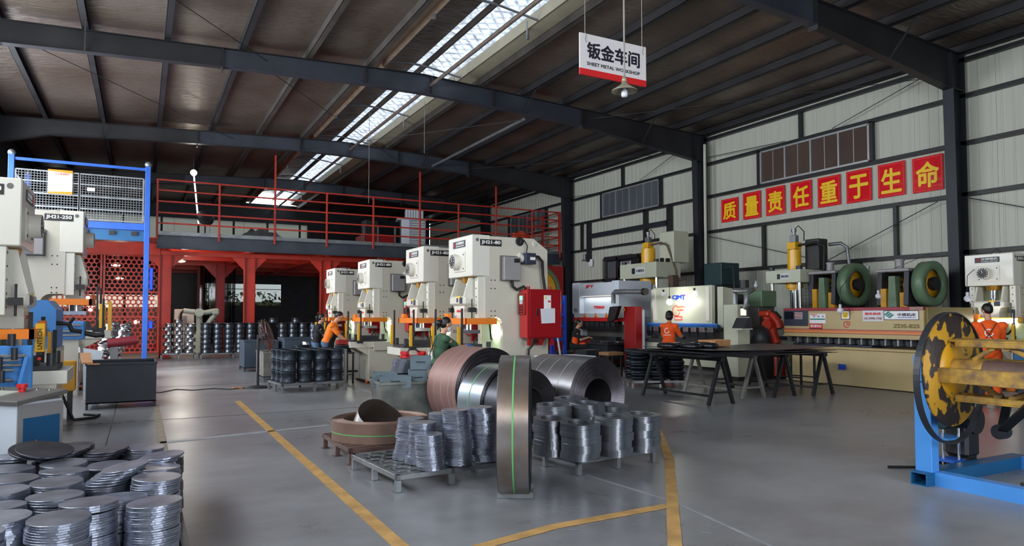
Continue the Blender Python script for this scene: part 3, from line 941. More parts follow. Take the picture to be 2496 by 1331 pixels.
for k in range(3):
    B().box(-3.6 + k * 1.5, 35.5, 2.0, -2.2 + k * 1.5, 35.54, 2.55).build('pane', M['glow_soft'], t)  # panes emit to imitate light coming through them
    B().box(-3.6 + k * 1.5, 35.5, .3, -2.2 + k * 1.5, 35.54, 1.95).build('panel', M['rust_brown'], t)
B().box(-3.7, 35.48, .1, .9, 35.56, .3).build('sill', M['red_dark'], t)
s = B()
t = thing('strip_curtain', 'clear plastic strip curtain glinting between the red columns', 'curtain', (3, 40, 0))
for k in range(9):
    x = 2.75 + k * .2
    B().box(x, 40.3 + (k % 2) * .015, .9, x + .17, 40.306 + (k % 2) * .015, 4.52).build('strip', M['tinted'], t)

# goods lift in front of the upper floor
LY = 24.3
xl, xr = P(28, 400, Y=LY).x, P(361, 430, Y=LY).x
t = thing('goods_lift', 'blue goods lift with a raised platform and wire mesh guards', 'lift', ((xl + xr) / 2, LY, 0))
for x, y in ((xl, LY), (xr, LY), (xl, 27.6), (xr, 27.6)):
    B().box(x - .075, y - .075, 0, x + .075, y + .075, P(28, 372, Y=LY).z if x < -1 else 6.26, .01).build('mast', M['blue_paint'], t)
    B().ball((x, y, 6.32), .1, 12, 8).build('mast_cap', M['galv'], t)
B().box(xl, LY - .03, 6.12, xr, LY + .03, 6.2).build('top_rail', M['blue_paint'], t)
B().box(xl, LY - .02, 4.25, xr, LY + .1, 4.46, .01).build('platform_edge', M['blue_paint'], t)
B().box(xl, LY, 4.3, xr, 27.7, 4.42).build('platform', M['blue_paint'], t)
B().box(xl, LY + .06, 3.92, xr, LY + .16, 4.24).build('platform_beam', M['blue_deep'], t)
for x in (-2.4, -1.6, -.9, -.3): B().box(x, LY - .02, 4.08, x + .16, LY + .06, 4.2).build('bracket', M['black_steel'], t)
B().box(xr + .09, LY - .06, 2.4, xr + .2, LY + .06, 3.1, .02).build('chain_guard', M['blue_rack'], t)
B().box(xr + .09, LY - .06, 1.2, xr + .22, LY + .06, 1.45, .02).build('chain_guard', M['blue_rack'], t)
xm = P(193, 440, Y=LY).x
for a, c in ((xl + .1, xm), (xm + .02, xr - .12)):
    s = B()
    z0, z1 = 4.5, 5.86
    for z in (z0, 4.82, 5.2, 5.55, z1): B().box(a, LY - .02, z - .02, c, LY + .02, z + .02).build('guard_rail', M['galv'], t)
    for x in (a, c): B().box(x - .025, LY - .025, z0, x + .025, LY + .025, z1).build('guard_post', M['galv'], t)
    n = int((c - a) / .075)
    for k in range(1, n): s.bar((a + k * .075, LY, z0), (a + k * .075, LY, z1), .011)
    for k in range(1, 18): s.bar((a, LY, z0 + k * .075), (c, LY, z0 + k * .075), .011)
    s.build('wire_mesh', M['galv'], t)['kind'] = 'stuff'
s = B()
for k in range(40): s.bar((xl, LY + k * .085, 4.5), (xl, LY + k * .085, 5.86), .011)
for k in range(1, 18): s.bar((xl, LY, 4.5 + k * .075), (xl, 27.6, 4.5 + k * .075), .011)
s.build('wire_mesh', M['galv'], t)['kind'] = 'stuff'
t2 = thing('notice_board', 'white notice sheet with orange borders hung on the wire mesh', 'notice', tuple(P(147, 478, Y=LY - .05)))
a, c = P(117, 412, Y=LY - .05), P(176, 475, Y=LY - .05)
B().box(a.x, LY - .06, c.z, c.x, LY - .04, a.z).build('sheet', M['paper_white'], t2)
B().prism([(a.x, a.z), (c.x, a.z), (c.x, a.z - .09), (a.x, a.z - .05)], 'y', LY - .064, LY - .058).build('top_border', M['orange_guard'], t2)
B().prism([(a.x, c.z), (c.x, c.z), (c.x, c.z + .09), (a.x, c.z + .05)], 'y', LY - .064, LY - .058).build('bottom_border', M['orange_guard'], t2)
text(t2, '安全管理规定', .06, ((a.x + c.x) / 2 + .05, LY - .066, a.z - .12), '-y', M['ink_orange'], .001, .36)
for k in range(9): B().box(a.x + .08, LY - .063, a.z - .2 - k * .045, c.x - .08, LY - .0605, a.z - .19 - k * .045).build('text_line', M['grey_box'], t2)
p = P(222, 462, Y=LY - .05)
tag(B().box(p.x - .1, LY - .06, p.z - .05, p.x + .1, LY - .04, p.z + .05).build('sticker', M['paper_white']), 'small pink and white sticker on the right mesh panel', 'sticker')

# pale robot arm in the back
t = thing('robot_arm', 'pale mint industrial robot arm behind the stacked wheel rims', 'robot', (2.9, 33, 0))
q = lambda u, v: P(u, v, Y=33.0)
B().cyl((q(486, 800).x, 33, 0), (q(486, 800).x, 33, .9), .34, .2, 18).build('base', M['robot_mint'], t)
B().tube([q(486, 830), q(486, 795), q(485, 764)], .13, 12).build('lower_arm', M['robot_mint'], t)
B().cyl(q(485, 762) + V((0, -.3, 0)), q(485, 762) + V((0, .3, 0)), .18, n=18).build('shoulder_joint', M['robot_mint'], t)
B().tube([q(447, 757), q(470, 760), q(500, 762), q(520, 758)], .11, 12).build('upper_arm', M['robot_mint'], t)
B().box(q(517, 752).x, 32.75, q(517, 768).z, q(534, 752).x, 33.25, q(517, 752).z, .06).build('elbow', M['robot_mint'], t)
B().tube([q(527, 765), q(515, 778), q(504, 792)], .1, 10).build('fore_arm', M['robot_mint'], t)
B().tube([q(448, 757), q(441, 765), q(440, 790)], .05, 8).build('cable', M['rubber'], t)
t = thing('control_cabinet', 'cream electrical cabinet beside the red column, left of the robot arm', 'cabinet', (1.6, 34, 0))
B().box(1.3, 33.7, .2, 2.1, 34.3, 1.9, .02).build('body', M['cream'], t)
B().box(1.45, 33.68, 1.2, 1.8, 33.7, 1.6).build('panel', M['grey_box'], t)
B().box(1.3, 33.7, 0, 2.1, 34.3, .2).build('plinth', M['black_steel'], t)
# ---------------------------------------------------------------- wheel rims, pallets, bins at the back
def rim_mesh(r, h, flare=.0):
    k = r / .2
    pr = [(r * .62, h * .03), (r * .97, 0), (r, h * .06), (r * .97, h * .16), (r * .93, h * .27), (r * .9, h * .45), (r * .9, h * .6), (r * .93, h * .78), (r * .97, h * .86), (r, h * .94), (r * .97, h), (r * .9, h), (r * .72, h * .6), (r * .72, h * .3), (r * .25, h * .3), (r * .25, h * .26)]
    return pr
rim_top = {}
def rim(name, m, r, h, loc, label, group, rot=None):
    key = (name, m, r, h)
    if key not in rim_top:
        o = B().lathe(rim_mesh(r, h), 20).build(name, M[m])
        rim_top[key] = o
        tag(o, label, 'wheel rim', group)
    else:
        o = rim_top[key].copy(); COL.objects.link(o)
        o['label'], o['group'] = label, group
    o.location = loc
    o.rotation_euler = rot or (0, 0, R.uniform(0, 6))
    return o
def pallet(name, lab, x0, y0, x1, y1, h, rot=0.0, mt='galv', slats=0, cat='pallet', group=None, nleg=3):
    cx, cy = (x0 + x1) / 2, (y0 + y1) / 2
    t = thing(name, lab, cat, (cx, cy, 0), rot, group, local=True)
    a, c = (x1 - x0) / 2, (y1 - y0) / 2
    for x, y, X, Y in ((-a, -c, a, -c + .05), (-a, c - .05, a, c), (-a, -c, -a + .05, c), (a - .05, -c, a, c), (-.025, -c, .025, c)):
        B().box(x, y, h - .05, X, Y, h, .004).build('frame_bar', M[mt], t)
    for i in range(nleg):
        for j in range(nleg):
            if 0 < i < nleg - 1 and 0 < j < nleg - 1: continue
            x, y = -a + .03 + (2 * a - .06) * i / (nleg - 1), -c + .03 + (2 * c - .06) * j / (nleg - 1)
            B().box(x - .025, y - .025, .006, x + .025, y + .025, h - .05, .003).build('leg', M[mt], t)
            B().box(x - .045, y - .045, 0, x + .045, y + .045, .006).build('foot_plate', M[mt], t)
    for k in range(slats):
        y = -c + (2 * c) * (k + .5) / slats
        B().box(-a, y - .035, h, a, y + .035, h + .012).build('slat', M[mt], t)
    return t
pallet('steel_pallet', 'steel pallet under the silver wheel rims beside the red column', .66, 28.4, 1.85, 29.1, .22)
n = 0
for r_ in range(2):
    for c in range(3):
        for l in range(8 if c != 1 else 9):
            if r_ and l < 7: continue
            rim('silver_casting', 'rim_silver', .16, .13, (.9 + c * .37 + (.05 if l % 2 else -.03), 28.58 + r_ * .36, .225 + l * .138), 'shiny silver rim in the %s column of the three beside the red column' % ('left', 'middle', 'right')[c], 'silver rims stacked on a pallet', (R.uniform(-.03, .03), R.uniform(-.05, .05), R.uniform(0, 6)))
pallet('steel_pallet', 'long steel pallet under the dark wheel rims at the back', 1.98, 28.3, 4.3, 29.2, .2)
pallet('steel_pallet', 'steel pallet mostly hidden under dark rims behind the standing fan', 4.45, 28.3, 7.2, 29.2, .2)
NTH = 'first second third fourth fifth sixth gap seventh eighth ninth tenth eleventh twelfth'.split()
for c in range(13):
    if c == 6: continue
    for l in range(6):
        rim('rim_casting', 'rim_mid', .185, .185, (2.2 + c * .395, 28.5, .205 + l * .188), 'dark steel rim in the %s column from the left in the long back block' % NTH[c], 'dark rims stacked in the back')
    rim('rim_casting', 'rim_mid', .185, .185, (2.2 + c * .395, 28.95, .205 + 5 * .188), 'dark steel rim in the second row of the long back block', 'dark rims in the second back row')
    for l in range(5):
        if c in (0,): rim('rim_casting', 'rim_mid', .185, .185, (2.2 + c * .395, 28.95, .205 + l * .188), 'dark steel rim in the second row of the long back block', 'dark rims in the second back row')
for i, x in enumerate((4.62, 5.5)):
    rim('rim_casting', 'rim_mid', .185, .185, (x, 28.6, .205 + 6 * .188), ['single rim topping the dark back block, left of the two', 'single rim topping the dark back block, right of the two'][i], 'rims on top of the back block')

# black rims on a frame pallet in the mid aisle
t = pallet('rim_pallet', 'steel pallet with a corner post carrying black rims in the aisle', 2.52, 14.9, 3.92, 16.0, .2, .1)
B().box(.64, -.55, .2, .69, -.5, .88).build('corner_post', M['galv'], t)
for i in range(4):
    for j in range(3):
        for l in range(3):
            if j and l < 2 and i: continue
            q = Matrix.Rotation(.1, 3, 'Z') @ V((-.52 + i * .34, -.38 + j * .36, 0))
            rim('drum_casting', 'rim_dark', .165, .225, (3.22 + q.x, 15.45 + q.y, .205 + l * .228), 'black rim in the %s front column on the aisle pallet' % ('leftmost', 'second', 'third', 'rightmost')[i] if j == 0 else 'black rim behind the front columns on the aisle pallet', 'black rims on the aisle pallet')

def bin_box(name, lab, x0, y0, x1, y1, z0, z1, mt, rz=0.0, cat='bin', legs=True, taper=0.0):
    cx, cy = (x0 + x1) / 2, (y0 + y1) / 2
    t = thing(name, lab, cat, (cx, cy, 0), rz, local=True)
    a, c, w = (x1 - x0) / 2, (y1 - y0) / 2, .02
    for (nm, x, y, X, Y) in (('front_panel', -a, -c, a, -c + w), ('back_panel', -a, c - w, a, c), ('side_panel', -a, -c + w, -a + w, c - w), ('side_panel', a - w, -c + w, a, c - w)):
        s = B().box(x, y, z0, X, Y, z1)
        if taper:
            s.v = [V((p.x * (1 - taper * (z1 - p.z) / (z1 - z0)), p.y * (1 - taper * (z1 - p.z) / (z1 - z0)), p.z)) for p in s.v]
        s.build(nm, M[mt], t)
    k = 1 - taper
    B().box(-a * k, -c * k, z0, a * k, c * k, z0 + .02).build('bottom', M[mt], t)
    for (x, y, X, Y) in ((-a - .015, -c - .015, a + .015, -c + .03), (-a - .015, c - .03, a + .015, c + .015), (-a - .015, -c, -a + .03, c), (a - .03, -c, a + .015, c)):
        B().box(x, y, z1 - .03, X, Y, z1 + .012, .004).build('rim_edge', M[mt], t)
    if legs:
        for x in (-1, 1):
            for y in (-1, 1): B().box(x * a * k - .04 * x, y * c * k - .04 * y, 0, x * a * k, y * c * k, z0).build('leg', M[mt], t)
    return t
bin_box('scrap_bin', 'dark blue steel bin with a plank on its rim beside the left presses', P(208, 1000, Z=0).x, 13.8, P(380, 992, Z=0).x, 14.9, .1, .78, 'bin_dark')
x0 = P(208, 1000, Z=0).x
tag(B().bar((x0 + .02, 13.72, .8), (x0 - .06, 14.5, .93), .16, .025).bar((x0 + .02, 13.72, .785), (x0 + .2, 13.7, .785), .05, .02).build('wood_plank', M['wood']), 'short wooden plank lying across the dark bin corner', 'plank')
bin_box('parts_bin', 'grey-blue steel bin standing behind the pedestal fan', 2.62, 21.0, 3.55, 22.1, .1, .88, 'bin_blue')
bin_box('parts_bin', 'wide grey-blue bin behind the woman in the dark apron', 3.65, 20.6, 4.65, 21.7, .05, .95, 'bin_blue')
bin_box('battered_bin', 'battered grey steel bin between the fan and the black rims', 2.62, 17.5, 4.05, 18.7, .12, .72, 'galv_worn')
rim('drum_casting', 'rim_dark', .2, .14, (3.6, 17.9, .73), 'single dark rim lying on the battered grey bin', 'loose rims')
tag(B().box(2.9, 17.62, .6, 3.95, 18.5, .73).build('scrap_fill', M['skip_metal']), 'flat steel offcuts filling the battered grey bin', 'offcuts')
t = thing('steel_drum', 'small dented silver can beside the dark rims bin', 'can', (3.95, 19.0, 0))
B().lathe([(0, .6), (.12, .6), (.13, .62), (.13, .9), (.11, .92)], 14, (3.95, 19.0, 0)).build('body', M['steel_bright'], t)
B().box(3.87, 18.92, 0, 4.03, 19.08, .6).build('stand', M['blue_paint'], t)

# pedestal fan, its guard seen almost edge-on
fp = P(628, 945, Z=0)
t = thing('pedestal_fan', 'tall pedestal fan with a tilted wire guard standing in the aisle', 'fan', (fp.x, fp.y, 0))
B().lathe([(0, 0), (.3, 0), (.3, .02), (.1, .05), (.04, .06), (0, .06)], 24, (fp.x, fp.y, 0)).build('base', M['dark_steel'], t)
B().cyl((fp.x, fp.y, .05), (fp.x, fp.y, 1.16), .03, n=10).build('pole', M['dark_steel'], t)
c = P(650, 818, Y=fp.y)
ax = V((.93, -.25, .28)).normalized()
B().cyl(c - ax * .2, c - ax * .02, .07, .09, 14).build('motor', M['dark_steel'], t)
B().bar(V((fp.x, fp.y, 1.14)), c - ax * .12, .05).build('bracket', M['dark_steel'], t)
a = ax.orthogonal().normalized(); bq = ax.cross(a)
s = B()
for rr, off in ((.38, .0), (.37, .06), (.37, -.06), (.26, .1), (.26, -.1), (.14, .12), (.14, -.12)):
    s.tube([c + ax * off + (a * math.cos(k * .2618) + bq * math.sin(k * .2618)) * rr for k in range(25)], .006, 4, False)
for k in range(36):
    d = a * math.cos(k * math.pi / 18) + bq * math.sin(k * math.pi / 18)
    for sg in (1, -1): s.tube([c + ax * .12 * sg + d * .05, c + ax * .1 * sg + d * .26, c + d * .38], .003, 3, False)
s.build('guard', M['rust_brown'], t)
for k in range(3):
    d = a * math.cos(k * 2.094) + bq * math.sin(k * 2.094)
    e2 = ax.cross(d)
    B().add([c + d * .05 - e2 * .03 - ax * .02, c + d * .33 - e2 * .1 - ax * .03, c + d * .34 + e2 * .1 + ax * .03, c + d * .05 + e2 * .03 + ax * .02], [(0, 1, 2, 3)]).build('blade', M['maroon'], t)
B().cyl(c - ax * .03, c + ax * .05, .05, n=12).build('hub', M['dark_steel'], t)
pts = [P(u, v, Z=.012) for u, v in ((618, 947), (600, 945), (560, 949), (520, 947), (470, 951), (430, 949), (390, 957), (370, 955))]
tag(B().tube(pts, .01, 5).build('power_cord', M['rubber']), 'black power cord running over the floor from the pedestal fan', 'cord')
tag(B().box(fp.x - .52, fp.y - .1, 0, fp.x - .32, fp.y + .05, .04, .006).build('plug_block', M['wood']), 'small wooden block on the floor by the fan base', 'block')
# ---------------------------------------------------------------- C-frame stamping presses
def press(label, loc, model, k=1.0, mirror=False, cabinet=True, group=None, curtain=True, drop=0.0):
    S = (-k if mirror else k, k, k)
    t = thing('stamping_press', label, 'press', loc, group=group, local=True)
    NB = lambda: B(S)
    pt = lambda x, y, z: (S[0] * x, k * y, k * z)
    fx = '+x' if mirror else '-x'
    Wd = .98
    prof = [(0.02, .05), (.02, .82), (.52, .82)] + [(.52 + .06 * math.sin(a), .88 - .06 * math.cos(a)) for a in (.8, 1.57)] + \
           [(.58, 1.40)] + [(.44 + .14 * math.cos(a), 1.44 + .14 * math.sin(a)) for a in (.3, .7, 1.1, 1.5)] + [(.25, 1.58), (.25, 2.27), (.02, 2.27), (0.02, 2.94), (1.18, 2.94), (1.46, 2.75), (1.48, .05)]
    for y0, y1 in ((0, .09), (Wd - .09, Wd)):
        NB().prism(prof, 'y', y0, y1).build('side_plate', M['cream'], t)
    NB().box(0, -.004, 2.262, .34, Wd + .004, 2.955, .012).build('head', M['cream_pale'], t)
    NB().box(.33, .05, 2.3, 1.2, Wd - .05, 2.93).build('crown', M['cream'], t)
    NB().box(.62, .09, .82, .7, Wd - .09, 2.3).build('throat_plate', M['cream_green'], t)
    NB().box(1.36, .09, .05, 1.45, Wd - .09, 2.7).build('back_plate', M['cream'], t)
    NB().box(.05, .09, .05, 1.4, Wd - .09, .8).build('bed', M['cream'], t)
    NB().box(-.02, -.03, 0, 1.5, Wd + .03, .05).build('base_plate', M['black_steel'], t)
    NB().box(-.42, .1, .84, .6, Wd - .1, .98, .006).build('bolster', M['cream_pale'], t)
    for y in (.12, Wd - .2): NB().prism([(-.3, .84), (.12, .84), (.12, .6)], 'y', y, y + .08).build('bolster_bracket', M['cream'], t)
    NB().prism([(.1, .98), (.72, .98), (.78, .92), (.62, .78), (.12, .78)], 'y', -.06, 0).build('side_bracket', M['cream'], t)
    # screw, slide and guides
    NB().cyl((.2, .49, 2.26), (.2, .49, 2.16), .15, .13, 18).build('screw_collar', M['brass'], t)
    NB().cyl((.2, .49, 2.16), (.2, .49, 1.98), .085, n=16).cyl((.2, .49, 1.98), (.2, .49, 1.93 - drop), .06, n=12).build('screw', M['chrome'], t)
    for y in (.2, .74):
        NB().prism([(-.05, 1.92 - drop), (.05, 2.24), (.26, 2.24), (.26, 1.92 - drop)], 'y', y, y + .04).build('slide_cheek', M['cream_pale'], t)
    NB().box(-.06, .18, 1.78 - drop, .26, .8, 1.93 - drop, .03).build('slide_head', M['cream_pale'], t)
    s = NB().prism([(y, z - drop) for y, z in ((.25, 1.80), (.73, 1.80), (.69, 1.68), (.69, 1.56), (.29, 1.56), (.29, 1.68))], 'x', -.01, .26)
    s.build('slide', M['cream_pale'], t)
    for y in (.02, .84):
        g = NB().box(.12, y, 1.56, .28, y + .12, 2.26, .006).build('guide_rail', M['cream_pale'], t)
        s = NB()
        for z in (1.64, 1.78, 1.92, 2.06, 2.2):
            s.cyl((.115, y + .06, z), (.12, y + .06, z), .012, n=8)
        s.build('bolt_row', M['plate_black'], g)
        NB().box(-.02, y + .02, 1.66, .1, y + .1, 1.74).cyl((.04, y + .06, 1.55), (.04, y + .06, 1.88), .012, n=8).build('oil_valve', M['black_steel'], t)
    NB().box(-.064, .42, 1.83 - drop, -.06, .48, 1.9 - drop).build('warning_plate', M['plate_black'], t)
    NB().box(-.064, .24, 1.81 - drop, -.06, .36, 1.91 - drop).build('data_plate', M['navy'], t)
    NB().box(-.064, .34, 1.9 - drop, -.06, .46, 1.935 - drop).build('yellow_sticker', M['ink_yellow'], t)
    NB().box(-.014, .42, 1.66 - drop, -.01, .58, 1.7 - drop).build('red_sticker', M['ink_red'], t)
    # orange guard around the slide
    g0, g1 = 1.46 - drop, 1.56 - drop
    s = NB().box(-.14, -.1, g0, -.1, Wd + .04, g1).box(-.14, -.1, g0, .42, -.06, g1).box(-.14, Wd, g0, .3, Wd + .04, g1).box(-.16, .62, g1, -.1, .8, g1 + .08)
    s.build('orange_guard', M['orange_guard'], t)
    NB().cyl((.12, .49, g1), (.12, .49, 1.34 - drop), .1, n=14).box(-.04, .3, 1.3 - drop, .3, .68, 1.36 - drop).build('upper_die', M['steel_bright'], t)
    d = NB().box(-.32, .16, .985, .5, .82, 1.03).box(-.1, .3, 1.03, .34, .68, 1.12)
    for x, y in ((-.26, .22), (-.26, .76), (.42, .22), (.42, .76)): d.cyl((x, y, 1.03), (x, y, 1.16), .04, n=10)
    d.build('lower_die', M['dark_steel'], t)
    # light curtains
    for y in (-.1, Wd + .06) if curtain else ():
        NB().box(-.235, y - .015, .98, -.205, y + .015, 1.72).build('curtain_post', M['black_steel'], t)
        NB().box(-.30, y - .022, 1.02, -.25, y + .022, 1.42, .005).build('light_curtain', M['yellow_paint'], t)
    if curtain: NB().box(-.3, -.1, .95, -.16, -.04, 1.0).build('curtain_bracket', M['black_steel'], t)
    # front dial, logo plate, number plate
    NB().box(-.014, .26, 2.35, 0, .72, 2.69, .006).build('dial_plate', M['cream_pale'], t)
    dl = NB().cyl((-.014, .55, 2.53), (-.12, .55, 2.53), .13, n=24).build('dial', M['cream_pale'], t)
    NB().cyl((-.12, .55, 2.53), (-.125, .55, 2.53), .115, n=24).build('dial_face', M['plate_black'], dl)
    s = NB()
    for a in range(12):
        c, q = math.cos(a * math.pi / 6), math.sin(a * math.pi / 6)
        s.bar((-.127, .55 + c * .085, 2.53 + q * .085), (-.127, .55 + c * .105, 2.53 + q * .105), .016, .003, (1, 0, 0))
    s.bar((-.127, .55, 2.53), (-.127, .57, 2.6), .01, .003, (1, 0, 0)).build('dial_marks', M['ink_white'], dl)
    s = NB()
    for y, z in ((.31, 2.4), (.31, 2.64), (.67, 2.4), (.67, 2.64)): s.cyl((-.02, y, z), (-.012, y, z), .014, n=8)
    s.build('screw_heads', M['plate_black'], t)['kind'] = 'stuff'
    lg = NB().box(-.01, .26, 2.77, 0, .76, 2.885).build('name_plate', M['navy'], t)
    text(lg, '沃得精机', .09, pt(-.0105, .46, 2.845), fx, M['ink_white'], .002, .34 * k, h=.05 * k)
    text(lg, 'WORLD GROUP', .04, pt(-.0105, .46, 2.795), fx, M['ink_white'], .001, .34 * k, h=.022 * k)
    NB().lathe([(.034, 0), (.034, .003), (.02, .003), (.02, 0)], 14, (-.0105, .69, 2.83), (-1, 0, 0)).build('emblem', M['ink_red'], lg)
    x0, x1 = (.15, .55)
    np_ = NB().box(x0, -.008, 2.775, x1, 0, 2.885).build('number_plate', M['plate_black'], t)
    text(np_, model, .1, pt((x0 + x1) / 2, -.0085, 2.83), '-y', M['ink_white'], .004, .36 * k, h=.075 * k)
    NB().cyl((.1, -.006, 2.87), (.1, .005, 2.87), .03, n=14).build('lifting_hole', M['grey_panel'], t)
    s = NB()
    for z in (2.2, 2.06, 1.68, 1.6):
        for x in (.36, .43): s.cyl((x, -.004, z), (x, .002, z), .012, n=8)
    s.build('bolt_heads', M['plate_black'], t)['kind'] = 'stuff'
    NB().lathe([(0, .0), (.075, 0), (.08, .012), (.045, .02), (.03, .01), (0, .01)], 16, (.9, 0, 2.88), (0, -1, 0)).build('round_cap', M['rubber'], t)
    NB().lathe([(.025, 0), (.045, 0), (.045, .008), (.025, .008)], 14, (1.2, 0, 2.85), (0, -1, 0)).build('lifting_eye', M['cream_pale'], t)
    for x in (.3, .55):
        NB().cyl((x, .5, 2.94), (x, .5, 3.0), .02, n=8).build('lubricator', M['galv'], t)
    NB().tube([(.28, .4, 2.95), (.35, .45, 3.02), (.5, .5, 3.0), (.6, .55, 2.95)], .012, 5).build('oil_line', M['galv'], t)
    NB().lathe([(0, 0), (.16, 0), (.17, .02), (.16, .06), (0, .06)], 18, (.12, .1, 0)).build('levelling_foot', M['orange_guard'], t)
    if not mirror or k > 1.2:
        j = NB().box(.54, -.13, 2.2, .86, 0, 2.6, .012).build('junction_box', M['grey_box'], t)
        NB().box(.73, -.134, 2.5, .84, -.13, 2.57).build('label_sticker', M['plate_black'], j)
        NB().box(.52, -.05, 2.19, .88, -.01, 2.62).build('back_flange', M['grey_panel'], j)
    if cabinet:
        e = NB().cyl((.84, -.06, 2.62), (.98, -.06, 2.56), .07, n=14).build('encoder_neck', M['cream_pale'], t)
        e = NB().box(.92, -.2, 2.48, 1.12, -.02, 2.67, .008).build('encoder', M['navy'], t)
        NB().box(1.0, -.204, 2.55, 1.1, -.2, 2.6).build('encoder_label', M['ink_white'], e)
        NB().tube([(.72, -.08, 2.2), (.72, -.09, 2.1), (.8, -.1, 2.04), (.92, -.12, 2.1), (.97, -.14, 2.04)], .025, 8).build('cable', M['rubber'], t)
        NB().tube([(1.12, -.1, 2.62), (1.22, -.1, 2.62), (1.3, -.1, 2.54), (1.31, -.1, 2.3), (1.34, -.12, 2.04)], .025, 8).build('cable', M['rubber'], t)
        NB().tube([(.98, -.1, 2.67), (1.02, -.07, 2.8), (.98, -.03, 2.9), (.9, -.02, 2.94)], .01, 6).build('cable', M['rubber'], t)
        c = NB().box(.9, -.3, 1.22, 1.56, -.03, 2.05, .006).build('electrical_cabinet', M['red_cabinet'], t)
        NB().box(.93, -.315, 1.24, 1.54, -.3, 2.03, .006).build('cabinet_door', M['red_cabinet'], c)
        NB().box(.885, -.29, 1.23, .9, -.05, 2.04, .004).build('cabinet_side', M['red_side'], c)
        NB().box(.85, -.26, 1.62, .89, -.04, 1.98, .006).build('button_panel', M['red_dark'], c)
        NB().box(.846, -.2, 1.86, .85, -.1, 1.94).build('display', M['glow_green'], c)
        NB().box(.846, -.2, 1.8, .85, -.1, 1.85).build('keypad', M['paper'], c)
        s = NB()
        for i in range(3):
            for j2 in range(2): s.cyl((.84, -.19 + j2 * .08, 1.66 + i * .045), (.85, -.19 + j2 * .08, 1.66 + i * .045), .014, n=8)
        s.build('push_buttons', M['ink_black'], c)['kind'] = 'stuff'
        NB().box(1.2, -.319, 1.72, 1.34, -.315, 1.95).build('warning_sheet', M['paper_white'], c)
        NB().prism([(1.21, 1.89), (1.26, 1.89), (1.235, 1.935)], 'y', -.322, -.319).build('warning_triangle', M['ink_yellow'], c)
        NB().box(1.28, -.321, 1.83, 1.33, -.319, 1.86).build('red_text', M['ink_red'], c)
        NB().add([(1.13, -.32, 1.72), (1.15, -.32, 1.47), (1.42, -.32, 1.48), (1.42, -.32, 1.73)], [(0, 1, 2, 3)]).build('paper_note', M['paper'], c)
        NB().box(1.05, -.335, 1.6, 1.08, -.315, 1.72, .004).build('handle', M['chrome'], c)
        for x in (.93, 1.36):
            NB().box(x, -.26, 1.1, x + .07, -.2, 1.22).build('mount_foot', M['red_dark'], c)
            NB().cyl((x + .03, -.2, 2.05), (x + .03, -.2, 2.1), .03, n=10).build('cable_gland', M['red_dark'], c)
        NB().tube([(1.2, -.12, 1.22), (1.12, -.1, 1.12), (1.04, -.08, 1.02), (1.03, -.05, .7)], .02, 8).build('cable', M['rubber'], t)
        NB().prism([(1.16, 1.22), (1.3, 1.22), (1.24, 1.1), (1.18, 1.1)], 'y', -.2, -.06).build('drip_funnel', M['red_dark'], t)
        lp = NB().ball((.6, .3, 1.42), .055, 12, 8).build('work_lamp', M['glow_warm'], t)
        NB().tube([(.45, .25, 1.56), (.5, .3, 1.3), (.56, .4, 1.2), (.62, .5, 1.2)], .018, 6).build('hose', M['rubber'], t)
    return t

GP = 'cream stamping presses in the centre row'
p1 = press('cream C-frame press with red cabinet in full view, nearest the coils', (4.82, 10.4, 0), 'JH21-80', group=GP)
dup(p1, (4.8, 12.6, 0), label='cream press directly behind the nearest one, half hidden by it', group=GP)
dup(p1, (4.8, 16.18, 0), label='cream press beside the orange shirted man, third along the centre row', group=GP)
dup(p1, (4.82, 19.62, 0), label='farthest and smallest cream press, next to the woman in the dark apron', group=GP)
rp_ = dup(p1, (16.35, 7.92, 0), label='cream press by the white wall behind the yellow decoiler, at the frame edge', group='cream press by the wall')
for (x, y, z, w) in ((5.35, 10.72, 1.3, 6), (5.33, 12.9, 1.3, 5), (5.33, 16.5, 1.3, 6), (5.35, 19.9, 1.3, 5), (16.2, 8.4, 1.5, 9)):
    point('press_lamp_light', (x, y, z), w, (.92, 1, .86))
t = thing('tube_lamp', 'glowing tube work lamp inside the cream press at the right frame edge', 'lamp', (16.2, 7.9, 1.45))
B().cyl((16.18, 8.55, 1.47), (16.18, 7.75, 1.5), .05, n=10).build('tube', M['glow_white'], t)
for y, z in ((8.57, 1.47), (7.73, 1.5)): B().cyl((16.18, y - .03, z), (16.18, y + .03, z), .055, n=10).build('end_cap', M['yellow_paint'], t)
B().box(16.22, 7.7, 1.44, 16.3, 8.6, 1.54).build('holder', M['galv'], t)

press('tall cream press with its number plate in full, below the wire mesh platform', (-1.12, 17.6, 0), 'JH21-250', 1.31, True, False, drop=.06)
press('cream press cut by the left frame edge, dial seen from the side', (-1.12, 8.8, 0), 'JH21-80', 1.03, True, False, curtain=False, drop=.14)

# blue strip feeders at the left presses
t = thing('strip_feeder', 'light blue roller strip feeder with steel rods at the left frame edge', 'feeder', (-1.5, 8.7, 0))
B().box(-2.2, 8.5, .86, -.96, 8.58, 1.3, .01).build('side_plate', M['blue_light'], t)
B().box(-2.2, 8.58, .9, -1.0, 8.72, 1.26).build('roller_box', M['blue_deep'], t)
for z, x in ((1.2, -1.0), (1.16, -1.06), (1.11, -1.04), (1.06, -1.1), (.96, -1.1)):
    B().cyl((-2.2, 8.44, z), (x, 8.44, z), .018, n=10).build('guide_rod', M['chrome'], t)
for x, z in ((-1.22, 1.1), (-1.1, 1.2), (-1.2, .98)):
    B().cyl((x, 8.42, z - .04), (x, 8.42, z + .08), .03, n=10).build('clamp', M['dark_steel'], t)
B().bar((-1.0, 8.44, 1.2), (-1.06, 8.44, .9), .03).build('lever', M['blue_light'], t)
